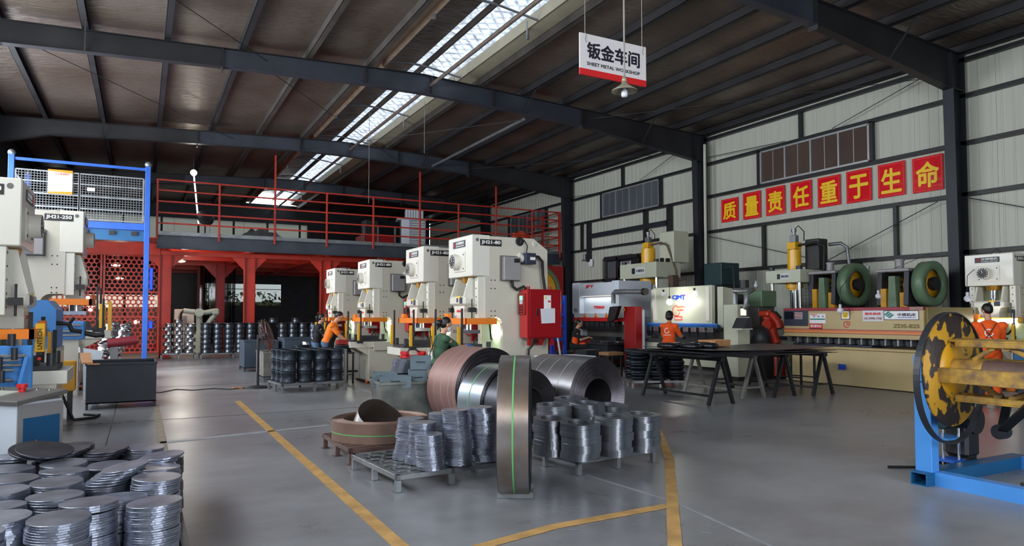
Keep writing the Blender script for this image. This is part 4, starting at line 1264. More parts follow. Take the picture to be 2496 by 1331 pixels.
B().cyl((-1.13, 8.46, 1.3), (-1.13, 8.46, 1.42), .035, n=10).build('knob_post', M['dark_steel'], t)
B().box(-2.2, 8.5, 0, -1.05, 8.7, .86, .01).build('stand', M['blue_deep'], t)

def light_curtain(x, y, z0, z1, lab, word):
    t = thing('light_curtain', lab, 'light curtain', (x, y, z0))
    B().box(x - .045, y - .03, z0, x + .045, y + .03, z1, .006).build('body', M['yellow_paint'], t)
    B().box(x - .03, y - .03, z0 - .04, x + .03, y + .03, z0, .004).build('end_cap', M['rubber'], t)
    text(t, word, .06, (x, y - .031, z1 - .17), ((0, 0, 1), (-1, 0, 0)), M['ink_black'], .001, .22)
    B().cyl((x, y - .031, z1 - .38), (x, y - .034, z1 - .38), .018, n=12).build('emblem', M['ink_red'], t)
    B().tube([(x, y, z0 - .04), (x - .02, y, z0 - .16), (x - .07, y, z0 - .26), (x - .1, y, z0 - .5)], .014, 6).build('cable', M['rubber'], t)
    B().box(x - .11, y - .02, .4, x - .07, y + .02, z1 + .12).build('post', M['rubber'], t)
    B().box(x - .07, y - .01, (z0 + z1) / 2, x - .045, y + .01, (z0 + z1) / 2 + .05).build('bracket', M['rubber'], t)
    B().box(x - .2, y - .03, .4, x - .07, y + .03, .44).build('mount_arm', M['rubber'], t)
    return t
p = P(98, 820, Y=9.0)
light_curtain(p.x, 9.0, P(98, 858, Y=9.0).z, P(98, 788, Y=9.0).z, 'yellow light curtain with lettering on a black post beside the near left press', 'LNTECH')
p = P(121, 840, Y=10.0)
t = thing('light_curtain', 'second black and yellow light curtain, slimmer, just behind the lettered one', 'light curtain', (p.x, 10, .6))
B().box(p.x - .02, 9.97, P(0, 888, Y=10).z, p.x + .02, 10.03, P(0, 810, Y=10).z).build('body', M['yellow_deep'], t)
B().box(p.x + .03, 9.97, P(0, 888, Y=10).z, p.x + .07, 10.03, P(0, 805, Y=10).z).build('cover', M['rubber'], t)
B().box(p.x - .09, 9.98, 0, p.x - .05, 10.02, P(0, 772, Y=10).z).build('post', M['rubber'], t)
B().tube([(p.x + .05, 10, P(0, 890, Y=10).z), (p.x + .06, 10, P(0, 903, Y=10).z), (p.x - .1, 10, P(0, 908, Y=10).z)], .016, 6).build('hook', M['rubber'], t)
B().bar((p.x - .07, 10.0, P(0, 905, Y=10).z), (-1.15, 10.2, P(0, 900, Y=10).z), .03).build('arm', M['rubber'], t)

# sheet straightener behind the near press
a, c = P(60, 850, Y=11.3), P(137, 755, Y=11.3)
t = thing('sheet_straightener', 'large light blue straightener housing on a cream base behind the near left press', 'machine', (a.x, 11.6, 0))
B().prism([(a.x - .6, a.z), (c.x, a.z), (c.x, c.z), (c.x - .1, c.z + .13), (a.x - .6, c.z + .13)], 'y', 11.3, 12.3).build('housing', M['blue_light'], t)
B().box(a.x - .6, 11.35, .05, c.x + .02, 12.3, a.z).build('base', M['cream'], t)
B().box(a.x - .6, 11.3, 0, c.x, 12.3, .05).build('plinth', M['black_steel'], t)
for z in (1.42, 1.36): B().cyl((a.x - .5, 11.27, z), (a.x + .25, 11.27, z), .03, n=10).build('roller', M['chrome'], t)
B().tube([(c.x, 11.4, 1.5), (c.x + .14, 11.4, 1.49), (c.x + .2, 11.4, 1.58)], .03, 8).tube([(c.x + .14, 11.4, 1.5), (c.x + .18, 11.4, 1.4), (c.x + .3, 11.4, 1.38)], .03, 8).build('crank', M['rubber'], t)
a, c = P(133, 955, Y=12.6), P(184, 880, Y=12.6)
t = thing('oil_box', 'yellow steel box with a round dial standing before the dark bin', 'box', ((a.x + c.x) / 2, 12.7, 0))
B().box(a.x, 12.6, a.z, c.x, 12.85, c.z, .012).build('body', M['yellow_deep'], t)
B().cyl(P(163, 899, Y=12.6), P(163, 899, Y=12.6) + V((0, -.015, 0)), .045, n=16).build('dial', M['galv'], t)
B().box(a.x + .04, 12.62, 0, a.x + .1, 12.82, a.z).box(c.x - .1, 12.62, 0, c.x - .04, 12.82, a.z).build('stand', M['black_steel'], t)
B().box(a.x - .02, 12.58, c.z - .08, a.x + .04, 12.62, c.z + .02).build('clamp', M['rubber'], t)
tag(B().tube([(c.x - .2, 12.7, a.z), (c.x - .1, 12.55, .25), (c.x, 12.5, .02), (c.x + .25, 12.6, .02), (c.x + .32, 12.9, .02), (c.x + .1, 13.1, .02)], .022, 6).build('hose', M['rubber'])
    , 'black hose trailing on the floor from the yellow box', 'hose')
tag(B().lathe([(0, 0), (.12, 0), (.16, .22), (.15, .22), (.115, .01), (0, .01)], 16, (a.x - .22, 12.62, .55)).build('red_bucket', M['maroon']), 'dark red bucket set beside the yellow box', 'bucket')
tag(B().box(a.x - .42, 12.42, 0, a.x - .03, 12.8, .55).build('bucket_stand', M['cream']), 'cream pedestal under the dark red bucket', 'stand')

# control console at the lower left
t = thing('control_console', 'white and blue control console with a grey sloping top at the lower left', 'console', (-1.08, 7.81, 0), rz=math.radians(46), local=True)
B().box(-.22, -.42, 0, .22, .42, .84, .006).build('body', M['machine_white'], t)
TM = Matrix.Translation((0, 0, .87)) @ Matrix.Rotation(-.12, 4, 'Y')
B().box(-.25, -.45, -.02, .25, .45, .02, .006, TM).build('top_panel', M['grey_panel'], t)
B().prism([(-.2, .84), (.2, .84), (.2, .88), (-.2, .825)], 'y', -.4, .4).build('top_wedge', M['grey_panel'], t)
B().box(-.22, -.43, .0, .22, -.42, .82).build('side_sheet', M['grey_box'], t)
B().box(-.17, -.438, .0, .18, -.43, .70).build('blue_panel', M['blue_deep'], t)
B().prism([(-.13, .34), (.03, .34), (-.05, .50)], 'y', -.444, -.438).build('warning_triangle', M['orange_guard'], t)
B().box(-.13, -.444, .28, .03, -.438, .34).build('warning_strip', M['paper_white'], t)
B().box(-.228, -.22, .40, -.22, -.18, .50).build('lock', M['plate_black'], t)
B().cyl((.08, -.1, .88), (.08, -.1, .94), .03, n=14).cyl((.08, -.1, .94), (.08, -.1, .97), .045, n=14).build('emergency_stop', M['ink_red'], t)
for x, y in ((.18, -.3), (.18, -.15), (.12, .2)): B().cyl((x, y, .88), (x, y, .92), .02, n=10).build('button', M['chrome'], t)
B().box(-.2, -.1, .02, .06, .25, .032, 0, TM).build('clipboard', M['sheet_white'], t)
# feeder, guard table and odd parts at the tall press
a, c = P(150, 828, Y=16.4), P(206, 783, Y=16.4)
t = thing('strip_feeder', 'small light blue strip feeder with steel rollers below the orange guard of the tall press', 'feeder', (a.x, 16.5, 0))
B().box(a.x - .6, 16.4, a.z, c.x, 16.9, c.z, .02).build('body', M['blue_light'], t)
for z in (1.22, 1.3, 1.42): B().cyl((a.x - .3, 16.36, z), (c.x - .06, 16.36, z), .025, n=10).build('roller', M['chrome'], t)
B().box(a.x - .6, 16.5, 0, c.x - .1, 16.9, a.z).build('stand', M['cream'], t)
B().tube([(c.x, 16.5, 1.25), (c.x + .2, 16.5, 1.2), (c.x + .35, 16.5, 1.22)], .05, 8).build('arm', M['rubber'], t)
B().box(c.x + .3, 16.48, 1.15, c.x + .34, 16.52, 1.95).build('post', M['rubber'], t)
B().box(c.x + .4, 16.45, 1.3, c.x + .47, 16.5, 1.9).build('light_curtain', M['yellow_deep'], t)
tag(B().add([P(203, 950, Y=15.4), P(203, 848, Y=15.4), P(253, 856, Y=15.4), P(243, 885, Y=15.4), P(240, 950, Y=15.4)], [(0, 1, 2, 3, 4)]).prism([(P(203, 950, Y=15.4).x, .02), (P(240, 950, Y=15.4).x, .02), (P(253, 856, Y=15.4).x, .78), (P(203, 848, Y=15.4).x, .86)], 'y', 15.41, 15.43).build('white_panel', M['machine_white']),
    'white sheet panel leaning up behind the dark bin', 'panel')
a, c = P(262, 838, Y=17.2), P(333, 829, Y=17.2)
t = thing('scrap_chute', 'dark red pipe on a grey post behind the dark bin', 'chute', ((a.x + c.x) / 2, 17.2, 0))
B().cyl(a, c, .1, n=14).build('pipe', M['maroon'], t)
B().box(c.x - .5, 17.15, 0, c.x - .35, 17.25, a.z).build('post', M['grey_box'], t)
B().box(c.x - .65, 17.0, 0, c.x - .2, 17.4, .03).build('base', M['grey_box'], t)
for i in range(2):
    for l in range(8):
        p = P(236 + i * 30, 858, Y=20)
        rim('silver_casting', 'rim_silver', .17, .15, (p.x + l * .05, 20 + i * .5, .2 + l * .15), 'silver rim in a leaning stack seen against the red perforated screen', 'leaning rim stacks', (0, .32, R.uniform(0, 6)))
tag(B().box(-1.6, 19.7, 0, .0, 20.8, .19).build('rim_platform', M['red_dark']), 'low dark red platform below the leaning silver rim stacks', 'platform')
# ---------------------------------------------------------------- steel coils
def coil(label, near, ax, L, ro, ri, m_out, m_side, seams=(), seam_m='seam_white', seam_w=.006, n=72, stuff=None):
    """near: centre of the visible end face; ax: outward normal of that face"""
    ax = V(ax).normalized()
    near = V(near)
    t = thing('steel_coil', label, 'coil', (near.x - ax.x * L / 2, near.y - ax.y * L / 2, near.z - ro * (1 if abs(ax.z) < .5 else L / 2 / ro)))
    B().lathe([(ro, 0), (ro, L)], n, near - ax * L, ax).build('outer_wrap', M[m_out], t)
    for z0, sg in ((0, -1), (L, 1)):
        prof = []
        k = 26
        for i in range(k + 1):
            r = ri + (ro - ri) * i / k
            prof.append((r, z0 + (.004 * ((i * 7) % 5 - 2) if 0 < i < k else 0)))
        B().lathe(prof if sg < 0 else prof[::-1], n, near - ax * L, ax, False).build('end_face', M[m_side], t)
    B().lathe([(ri, L), (ri, 0)], n, near - ax * L, ax).build('inner_wrap', M[m_side], t)
    for z in seams:
        B().lathe([(ro + .002, z - seam_w / 2), (ro + .002, z + seam_w / 2)], n, near - ax * L, ax).build('seam' if seam_m == 'seam_white' else 'strap', M[seam_m], t)
    return t
def hd(deg): return V((math.sin(math.radians(deg)), math.cos(math.radians(deg)), 0))
coil('wide coil of reddish brown strip with three pale seams', (4.28, 8.62, .58), hd(170), .72, .58, .30, 'coil_red', 'coil_side', (.18, .36, .54, .66))
coil('zinc grey coil with a green strap, between the reddish and the dark coil', (4.16, 7.78, .49), hd(170), .5, .49, .26, 'coil_zinc', 'coil_dark', (.25,), 'strap_green', .014)
coil('dark loosely wound coil in front of the zinc grey one', (4.22, 7.44, .47), hd(168), .29, .47, .25, 'coil_dark', 'coil_side', (.05, .09, .14, .18, .22, .25), 'seam_dark' if 'seam_dark' in M else 'seam_white', .0)
coil('wide dark grey coil lying with its hollow centre facing the aisle', (5.3, 7.5, .53), hd(168), 1.0, .53, .25, 'coil_grey', 'coil_side', (.25, .5, .75))
fc = V((3.03, 5.57, .62))
fa = hd(121)
coil('tall narrow coil standing on edge in front with one green strap', fc + fa * .125, fa, .26, .62, .30, 'coil_edge', 'coil_dark', (.13,), 'strap_green', .014)
B_ = B().box(-.16, -.22, 0, .16, -.12, .055, .004).box(-.16, .12, 0, .16, .22, .055, .004)
o = B_.build('coil_chock', M['galv'])
tag(o, 'grey steel chocks under the tall narrow coil', 'chock')
o.location = (fc.x, fc.y, 0); o.rotation_euler = (0, 0, math.radians(-31))
tag(B().box(3.85, 7.05, 0, 4.1, 7.13, .07, .004).build('wedge', M['wood']), 'small wooden wedge on the floor in front of the dark coil', 'wedge')
# brown slit coil lying flat on the slatted pallet, its loose end curling up
pallet('slatted_pallet', 'rusty steel pallet with slats under the flat brown coil', 1.98, 7.42, 3.12, 8.55, .17, .02, 'rust_brown', 9)
bc = V((2.52, 7.98, .185))
t = coil('brown coil lying flat with its loose strip end curling upwards', bc + V((0, 0, .22)), (0, 0, 1), .22, .56, .43, 'coil_brown', 'coil_brown', (.09,), 'strap_green', .012)
s = B()
n = 44
vs = []
for i in range(n + 1):
    u = i / n
    ang = math.radians(215 - 280 * u)
    e_ = math.sin(math.pi * min(1, u / .8)) if u < .8 else 0
    flat = max(0, (u - .5) / .5)
    rb, rt_ = .42 - .06 * math.sin(math.pi * u), .34 - .14 * math.sin(math.pi * u) * (1 - flat) - .1 * flat
    zb_ = .01 + .06 * math.sin(math.pi * u) + .17 * flat
    zt__ = .21 + .2 * math.sin(math.pi * min(1, u * 1.25)) * (1 - .6 * flat)
    c_ = V((.02, .02, 0))
    vs += [bc + c_ + V((math.cos(ang) * rb, math.sin(ang) * rb, zb_)), bc + c_ + V((math.cos(ang) * rt_, math.sin(ang) * rt_, zt__))]
s.add(vs, [(2 * i, 2 * i + 1, 2 * i + 3, 2 * i + 2) for i in range(n)], True)
s.build('loose_strip', M['coil_edge'], t)

# ---------------------------------------------------------------- disc blanks
DR, DH = .15, .0132
dmesh = B().lathe([(0, 0), (DR - .0015, 0), (DR, .0015), (DR, DH - .0015), (DR - .0015, DH), (0, DH)], 36, smooth=False)
def disc_obj(mt):
    o = dmesh.build('steel_disc', M[mt])
    for p in o.data.polygons:
        p.use_smooth = False
    return o
D_PROTO = {}
DISC_BUDGET = 300
disc_used = 0
rest = []          # (matrix, material)
def put_disc(mt, Mx, label, group, single):
    global disc_used
    if single and disc_used < DISC_BUDGET:
        if mt not in D_PROTO:
            o = D_PROTO[mt] = disc_obj(mt)
        else:
            o = D_PROTO[mt].copy(); COL.objects.link(o)
        o.matrix_world = Mx
        tag(o, label, 'disc', group)
        disc_used += 1
    else:
        rest.append((Mx, mt))
def stack(x, y, z0, z1, label, group, mt='disc_steel', nsingle=10, lean=(0, 0), jit=.006, fan=0, pitch=.0145, seed=1, tiltz=.02, scale=1.0):
    rr = random.Random(seed)
    n = max(1, int((z1 - z0) / pitch))
    ox = oy = 0
    tx = ty = 0
    for i in range(n):
        if i % 5 == 0:
            tx, ty = rr.uniform(-tiltz, tiltz) * .5, rr.uniform(-tiltz, tiltz) * .5
            ox, oy = rr.uniform(-jit, jit), rr.uniform(-jit, jit)
        f = i / n
        k = max(0, i - (n - fan)) if fan else 0
        dx, dy = ox + rr.uniform(-.002, .002) + lean[0] * f + k * .022, oy + rr.uniform(-.002, .002) + lean[1] * f + k * .004
        Mx = Matrix.Translation((x + dx, y + dy, z0 + i * pitch + k * .004)) @ Matrix.Rotation(tx * f, 4, 'X') @ Matrix.Rotation(ty * f - k * .022, 4, 'Y') @ Matrix.Rotation(rr.uniform(0, 6), 4, 'Z') @ Matrix.Diagonal((scale, scale, 1, 1))
        put_disc(mt, Mx, label if i < n - 1 else label.replace('steel disc in', 'topmost steel disc on'), group, i >= n - nsingle)
def flush_discs(lab):
    s = B()
    n = 24
    for Mx, mt in rest:
        s.use(M[mt])
        A = [Mx @ V((DR * math.cos(2 * math.pi * a / n), DR * math.sin(2 * math.pi * a / n), 0)) for a in range(n)]
        C = [Mx @ V((DR * math.cos(2 * math.pi * a / n), DR * math.sin(2 * math.pi * a / n), DH)) for a in range(n)]
        s.add(A + C, [(a, (a + 1) % n, n + (a + 1) % n, n + a) for a in range(n)] + [tuple(range(n, 2 * n)), tuple(range(n))[::-1]])
    tag(s.build('disc_pile_filling', M['disc_steel']), lab, 'discs', kind='stuff')
    rest.clear()
# centre pallet with holes punched in its top sheet
pallet('punched_pallet', 'steel pallet with a punched scrap sheet on top, in front of the coils', 2.0, 6.08, 3.16, 7.24, .165, math.radians(5))
s = B()
pm = Matrix.Rotation(math.radians(5), 4, 'Z')
n = 14
for j in range(7):
    for i in range(7):
        cx, cy = -.5 + i * .165 + (.08 if j % 2 else 0), -.5 + j * .16
        if cx > .55: continue
        c2 = pm @ V((cx, cy, 0))
        c2 += V((2.58, 6.66, .168))
        hexr = [.0815 / math.cos(math.radians(((a * 360 / n + 30) % 60) - 30)) for a in range(n)]
        vs = [(c2.x + math.cos(a * 2 * math.pi / n + .087) * h, c2.y + math.sin(a * 2 * math.pi / n + .087) * h, c2.z) for a, h in enumerate(hexr)]
        vi = [(c2.x + math.cos(a * 2 * math.pi / n) * .067, c2.y + math.sin(a * 2 * math.pi / n) * .067, c2.z) for a in range(n)]
        vk = [(v[0], v[1], v[2] - .008) for v in vi]
        s.add(vs + vi + vk, [(a, (a + 1) % n, n + (a + 1) % n, n + a) for a in range(n)] + [(n + a, n + (a + 1) % n, 2 * n + (a + 1) % n, 2 * n + a) for a in range(n)])
o = s.build('punched_sheet', M['galv'])
tag(o, 'scrap sheet with rows of round holes lying on the front pallet', 'sheet')
G1 = 'disc blanks on the punched pallet'
zb = .178
def ztop(x, y, v):
    """height whose projection above (x, y) falls on photo row v"""
    d = V((x, y, 0))
    lo, hi = 0.0, 3.0
    for _ in range(30):
        mid = (lo + hi) / 2
        q = V((x, y, mid)) - V((0, 0, CH))
        yy = H / 2 + SH - FPX * q.dot(_u) / q.dot(_f)
        if yy > v: lo = mid
        else: hi = mid
    return lo
cst = [  # pixel centre of the foot, pixel row of the top, label, single discs, lean
    (1052, 1141, 1056, 'steel disc in the shortest front stack on the punched pallet', 22, (-.03, .0)),
    (1022, 1127, 1028, 'steel disc in the stack just behind the shortest one on the punched pallet', 7, (.04, 0)),
    (989, 1116, 1019, 'steel disc in the leftmost stack on the punched pallet', 16, (.07, .03)),
    (1120, 1130, 997, 'steel disc in the tall middle stack on the punched pallet', 34, (-.04, 0)),
    (1181, 1120, 990, 'steel disc in the tall leaning stack nearest the standing coil', 34, (-.05, 0)),
    (1075, 1100, 1004, 'steel disc in the rear stack on the punched pallet, mostly hidden', 4, (0, 0))]
placed = []
for i, (u, v, vt, lab, ns, ln) in enumerate(cst):
    p = P(u, v, Z=zb)
    x, y = p.x, p.y
    for (a, c) in placed:
        d = V((x - a, y - c, 0))
        if d.length < .265:
            d = d.normalized() * (.265 - d.length)
            x += d.x; y += d.y
    placed.append((x, y))
    stack(x, y, zb, ztop(x, y, vt), lab, G1, 'disc_steel', ns, ln, .012, 0, .0134, 40 + i, scale=.87)
flush_discs('lower hidden discs of the stacks on the punched pallet')
# big pile of discs at the lower left
tops = [(88, 1266, 0), (226, 1216, 0), (355, 1207, 0), (140, 1210, 0), (30, 1229, 0), (261, 1190, 0), (371, 1157, 0), (30, 1190, 0), (136, 1173, 0), (258, 1146, 7), (54, 1162, 0), (163, 1146, 0),
        (364, 1140, 0), (48, 1138, 0), (170, 1126, 0), (346, 1120, 4), (271, 1122, 0), (226, 1102, 5), (339, 1090, 0), (276, 1084, 3), (126, 1105, 5), (38, 1112, 3), (193, 1082, 0), (393, 1098, 0), (-30, 1290, 0), (10, 1262, 0)]
words_ = ['the frontmost stack at the lower left', 'the front stack left of the corner stack', 'the front corner stack nearest the aisle', 'the second row stack behind the frontmost one',
          'the stack cut by the frame edge behind the frontmost stack', 'the low stack between the two front aisle stacks', 'the second stack along the aisle edge', 'the third stack up the frame edge',
          'the middle stack left of the fanned stack', 'the fanned-out stack in the middle of the pile', 'the wide stack near the frame edge in mid pile', 'the middle stack behind the low one',
          'the third stack along the aisle edge', 'the stack behind the wide one near the frame edge', 'the rear middle stack', 'the slipped stack along the aisle edge', 'the stack tucked behind the fanned-out one',
          'the slipped rear stack with tilted tops', 'the rear corner stack nearest the aisle', 'the dark rear stack beside the corner', 'the tilted rear stack below the console', 'the pale slipped stack below the white console',
          'the rear stack behind the tilted discs', 'the outermost rear piece by the aisle', 'the hidden stack at the frame edge', 'the dim stack at the frame edge']
ZT = .52
placed = []
order = []
for i, (u, v, fan) in enumerate(tops):
    p = P(u, v, Z=ZT)
    placed.append(V((p.x, p.y, 0)))
for it in range(60):
    for a in range(len(placed)):
        for c in range(a):
            d = placed[a] - placed[c]
            if d.length < .312:
                e_ = d.normalized() * (.312 - d.length) * .5 if d.length > 1e-4 else V((.01, 0, 0))
                placed[a] += e_; placed[c] -= e_
ns_ = [16, 26, 26, 9, 6, 4, 11, 4, 4, 11, 4, 3, 5, 3, 3, 7, 3, 6, 7, 5, 6, 4, 2, 2, 0, 3]
hts = [.0, .0, -.02, 0, 0, -.05, 0, 0, 0, 0, 0, 0, 0, 0, 0, .01, -.02, 0, 0, -.02, 0, 0, 0, -.05, 0, 0]
for i, p in enumerate(placed):
    fan = tops[i][2]
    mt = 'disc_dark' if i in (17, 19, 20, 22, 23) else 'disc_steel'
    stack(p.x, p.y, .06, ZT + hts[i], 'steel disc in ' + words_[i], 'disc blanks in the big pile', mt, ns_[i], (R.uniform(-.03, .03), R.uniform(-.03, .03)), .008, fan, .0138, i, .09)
# two big dark discs lying tilted on top of the rear of the pile
q = P(110, 1092, Z=.6)
for k, (dx, dy, tz) in enumerate(((0, 0, .58), (-.06, .12, .56))):
    Mx = Matrix.Translation((q.x + dx, q.y + dy, tz)) @ Matrix.Rotation(math.radians(9 + 3 * k), 4, 'X') @ Matrix.Rotation(.12, 4, 'Y') @ Matrix.Scale(1.25, 4, V((1, 0, 0))) @ Matrix.Scale(1.25, 4, V((0, 1, 0)))
    o = disc_obj('disc_dark'); o.matrix_world = Mx
    tag(o, ['larger dark disc tilted on the rear of the pile, upper of two', 'larger dark disc under the tilted one at the rear of the pile'][k], 'disc', 'larger dark discs on the pile')
pc = P(200, 1200, Z=.06)
pallet('disc_pallet', 'low steel pallet almost hidden under the big disc pile', min(p.x for p in placed) - .14, min(p.y for p in placed) - .14, max(p.x for p in placed) + .14, max(p.y for p in placed) + .14, .06)
flush_discs('lower hidden discs of the big disc pile at the lower left')

# ---------------------------------------------------------------- ring plates on the right pallet
pallet('ring_pallet', 'steel pallet carrying the stacks of ring plates beside the standing coil', 3.78, 5.88, 4.92, 7.0, .17, math.radians(8))
def ring_plate(h=.0124, a=.175, r=.125):
    n = 48
    def sq(t):
        c, q = math.cos(t), math.sin(t)
        p = 3.4
        k = (abs(c) ** p + abs(q) ** p) ** (-1 / p)
        return a * c * k, a * q * k
    o1 = [sq(2 * math.pi * i / n) for i in range(n)]
    i1 = [(r * math.cos(2 * math.pi * i / n), r * math.sin(2 * math.pi * i / n)) for i in range(n)]
    vs = [(*p, 0) for p in o1] + [(*p, 0) for p in i1] + [(*p, h) for p in o1] + [(*p, h) for p in i1]
    fs = []
    for i in range(n):
        j = (i + 1) % n
        fs += [(i, n + i, n + j, j), (2 * n + i, 2 * n + j, 3 * n + j, 3 * n + i), (i, j, 2 * n + j, 2 * n + i), (n + i, 3 * n + i, 3 * n + j, n + j)]
    o = B().add(vs, fs).build('ring_plate', M['ring_steel'])
    for i, pl in enumerate(o.data.polygons): pl.use_smooth = i % 4 > 1
    o.data.set_sharp_from_angle(angle=.7)
    return o
ring0 = None
rst = [(1415, 1117, 1032, 'the front ring plate stack', 26), (1345, 1106, 1018, 'the left ring plate stack next to the standing coil', 16), (1496, 1107, 1014, 'the middle right ring plate stack', 24), (1565, 1096, 1010, 'the far right ring plate stack', 24),
       (1352, 1082, 986, 'the tall left rear ring plate stack', 13), (1432, 1078, 982, 'the middle rear ring plate stack', 9), (1492, 1070, 988, 'the right rear ring plate stack', 12), (1392, 1062, 970, 'the rearmost ring plate stack', 6)]
placed = []
for (u, v, vt, lab, ns) in rst:
    p = P(u, v, Z=.18)
    placed.append(V((p.x, p.y, 0)))
for it in range(60):
    for a in range(len(placed)):
        for c in range(a):
            d = placed[a] - placed[c]
            if d.length < .355:
                e_ = d.normalized() * (.355 - d.length) * .5
                placed[a] += e_; placed[c] -= e_
rrest = []
for p, (u, v, vt, lab, ns) in zip(placed, rst):
    n = int((ztop(p.x, p.y, vt) - .18) / .0128)
    yaw = math.radians(8) + R.uniform(-.15, .15)
    tx = ty = 0
    for i in range(n):
        if i % 6 == 0: ox, oy, dz = R.uniform(-.012, .012), R.uniform(-.012, .012), R.uniform(-.12, .12)
        k = max(0, i - n + 5)
        Mx = Matrix.Translation((p.x + ox + R.uniform(-.003, .003), p.y + oy + R.uniform(-.003, .003), .18 + i * .0128 + k * .003)) @ Matrix.Rotation(k * .012, 4, 'X') @ Matrix.Rotation(yaw + dz, 4, 'Z')
        if i >= n - ns:
            if ring0 is None: o = ring0 = ring_plate()
            else:
                o = ring0.copy(); COL.objects.link(o)
            o.matrix_world = Mx
            tag(o, 'holed steel plate in ' + lab, 'ring plate', 'ring plates on the right pallet')
        else:
            rrest.append(Mx)
s = B()
for Mx in rrest: s.add([Mx @ v.co for v in ring0.data.vertices], [tuple(q.vertices) for q in ring0.data.polygons])
tag(s.build('ring_plate_filling', M['ring_steel']), 'lower hidden ring plates of the stacks on the right pallet', 'plates', kind='stuff')

# ---------------------------------------------------------------- skip with grey boxes and wire by the second press
sk = P(960, 1000, Z=0)
bin_box('steel_skip', 'worn tapered steel skip behind the flat brown coil', 2.98, 9.35, 3.9, 10.0, .02, .66, 'skip_metal', -.06, 'skip', False, .14)
B().box(-.40, -.27, .56, .40, .27, .575).build('inner_tray', M['skip_metal'], [o for o in COL.objects if o.name.startswith('steel_skip')][-1])
def gbox(x, y, z, w, d, h, rz, lab):
    t = thing('parts_box', lab, 'box', (x, y, z), rz, 'grey steel boxes on the skip', local=True)
    wl = .012
    B().box(-w / 2, -d / 2, 0, w / 2, d / 2, .012).build('bottom', M['box_grey'], t)
    for a in ((-w / 2, -d / 2, w / 2, -d / 2 + wl), (-w / 2, d / 2 - wl, w / 2, d / 2), (-w / 2, -d / 2 + wl, -w / 2 + wl, d / 2 - wl), (w / 2 - wl, -d / 2 + wl, w / 2, d / 2 - wl)):
        B().box(a[0], a[1], .012, a[2], a[3], h).build('side', M['box_grey'], t)
    B().tube([(-.06, -d / 2, h * .62), (-.055, -d / 2 - .03, h * .6), (.055, -d / 2 - .03, h * .6), (.06, -d / 2, h * .62)], .006, 5).build('handle', M['dark_steel'], t)
    B().tube([(-w / 2, -.06, h * .62), (-w / 2 - .03, -.055, h * .6), (-w / 2 - .03, .055, h * .6), (-w / 2, .06, h * .62)], .006, 5).build('handle', M['dark_steel'], t)
gbox(3.22, 9.52, .58, .44, .26, .17, -.35, 'grey steel box lying lowest on the skip, its long side showing')
gbox(3.16, 9.82, .58, .36, .26, .2, -.35, 'grey steel box standing behind the lowest one on the skip')
gbox(3.56, 9.54, .58, .26, .28, .24, -.3, 'grey steel box on the skip below the topmost box')
gbox(3.62, 9.58, .825, .30, .28, .19, -.35, 'topmost grey steel box with a side handle by the green shirted woman')
for i in range(16):
    o = B().lathe([(.1, 0), (.2, 0), (.2, .012), (.1, .012)], 28, smooth=False).build('wire_ring', M['disc_steel']) if i == 0 else wr.copy()
    if i == 0: wr = o
    else: COL.objects.link(o)
    o.location = (3.72 + R.uniform(-.015, .015) + .02 * (i // 5), 10.62, .70 + i * .0135)
    tag(o, 'flat steel ring in the small stack beside the red toolbox', 'ring', 'steel rings by the red toolbox')
tag(B().box(3.5, 10.45, 0, 3.95, 10.85, .69, .01).build('ring_stand', M['dark_steel']), 'dark steel stand under the small stack of steel rings', 'stand')
t = thing('toolbox', 'bright red toolbox on a red stand in front of the second press', 'toolbox', (4.3, 11.75, .74))
B().box(4.1, 11.6, .74, 4.5, 11.9, .9, .02).build('body', M['red_print'], t)
B().box(4.1, 11.6, .9, 4.18, 11.9, .97, .02).box(4.42, 11.6, .9, 4.5, 11.9, .97, .02).build('end_block', M['red_print'], t)
B().tube([(4.18, 11.75, .95), (4.24, 11.75, 1.0), (4.34, 11.75, 1.0), (4.42, 11.75, .95)], .014, 6).build('handle', M['dark_steel'], t)
t = thing('tool_stand', 'thin red metal stand carrying the red toolbox', 'stand', (4.3, 11.75, 0))
for x in (4.1, 4.5):
    for y in (11.62, 11.88): B().box(x - .015, y - .015, 0, x + .015, y + .015, .73).build('leg', M['red_print'], t)
B().box(4.08, 11.6, .72, 4.52, 11.9, .738).build('shelf', M['red_print'], t)
B().bar((4.1, 11.62, .1), (4.5, 11.62, .7), .02).build('brace', M['red_print'], t)
t = thing('dark_cabinet', 'white cabinet box half hidden behind the standing coil and the grey coil', 'cabinet', (6.2, 9.6, 0))
B().box(5.75, 9.3, 0, 6.5, 9.9, .92, .01).build('body', M['machine_white'], t)
B().box(5.73, 9.28, .92, 6.52, 9.92, .95, .006).build('top', M['machine_white'], t)
B().box(5.9, 9.285, .1, 6.45, 9.3, .88, .004).build('door', M['sheet_white'], t)
# work table with red box and rims by the third press
t = thing('work_table', 'dark steel work table before the orange shirted man', 'table', (4.2, 16.6, 0))
B().box(3.75, 16.3, .7, 4.5, 16.9, .74).build('top', M['dark_steel'], t)
for x in (3.78, 4.47):
    for y in (16.33, 16.87): B().box(x - .02, y - .02, 0, x + .02, y + .02, .7).build('leg', M['dark_steel'], t)
B().box(3.78, 16.33, .2, 4.47, 16.87, .22).build('shelf', M['bin_blue'], t)
rim('drum_casting', 'rim_dark', .2, .16, (4.28, 16.55, .745), 'dark rim on the work table under the small dark red box', 'loose rims')
tag(B().box(4.14, 16.44, .906, 4.4, 16.66, 1.03, .02).build('red_box', M['red_dark']), 'small dark red box on the rim before the orange shirted man', 'box')
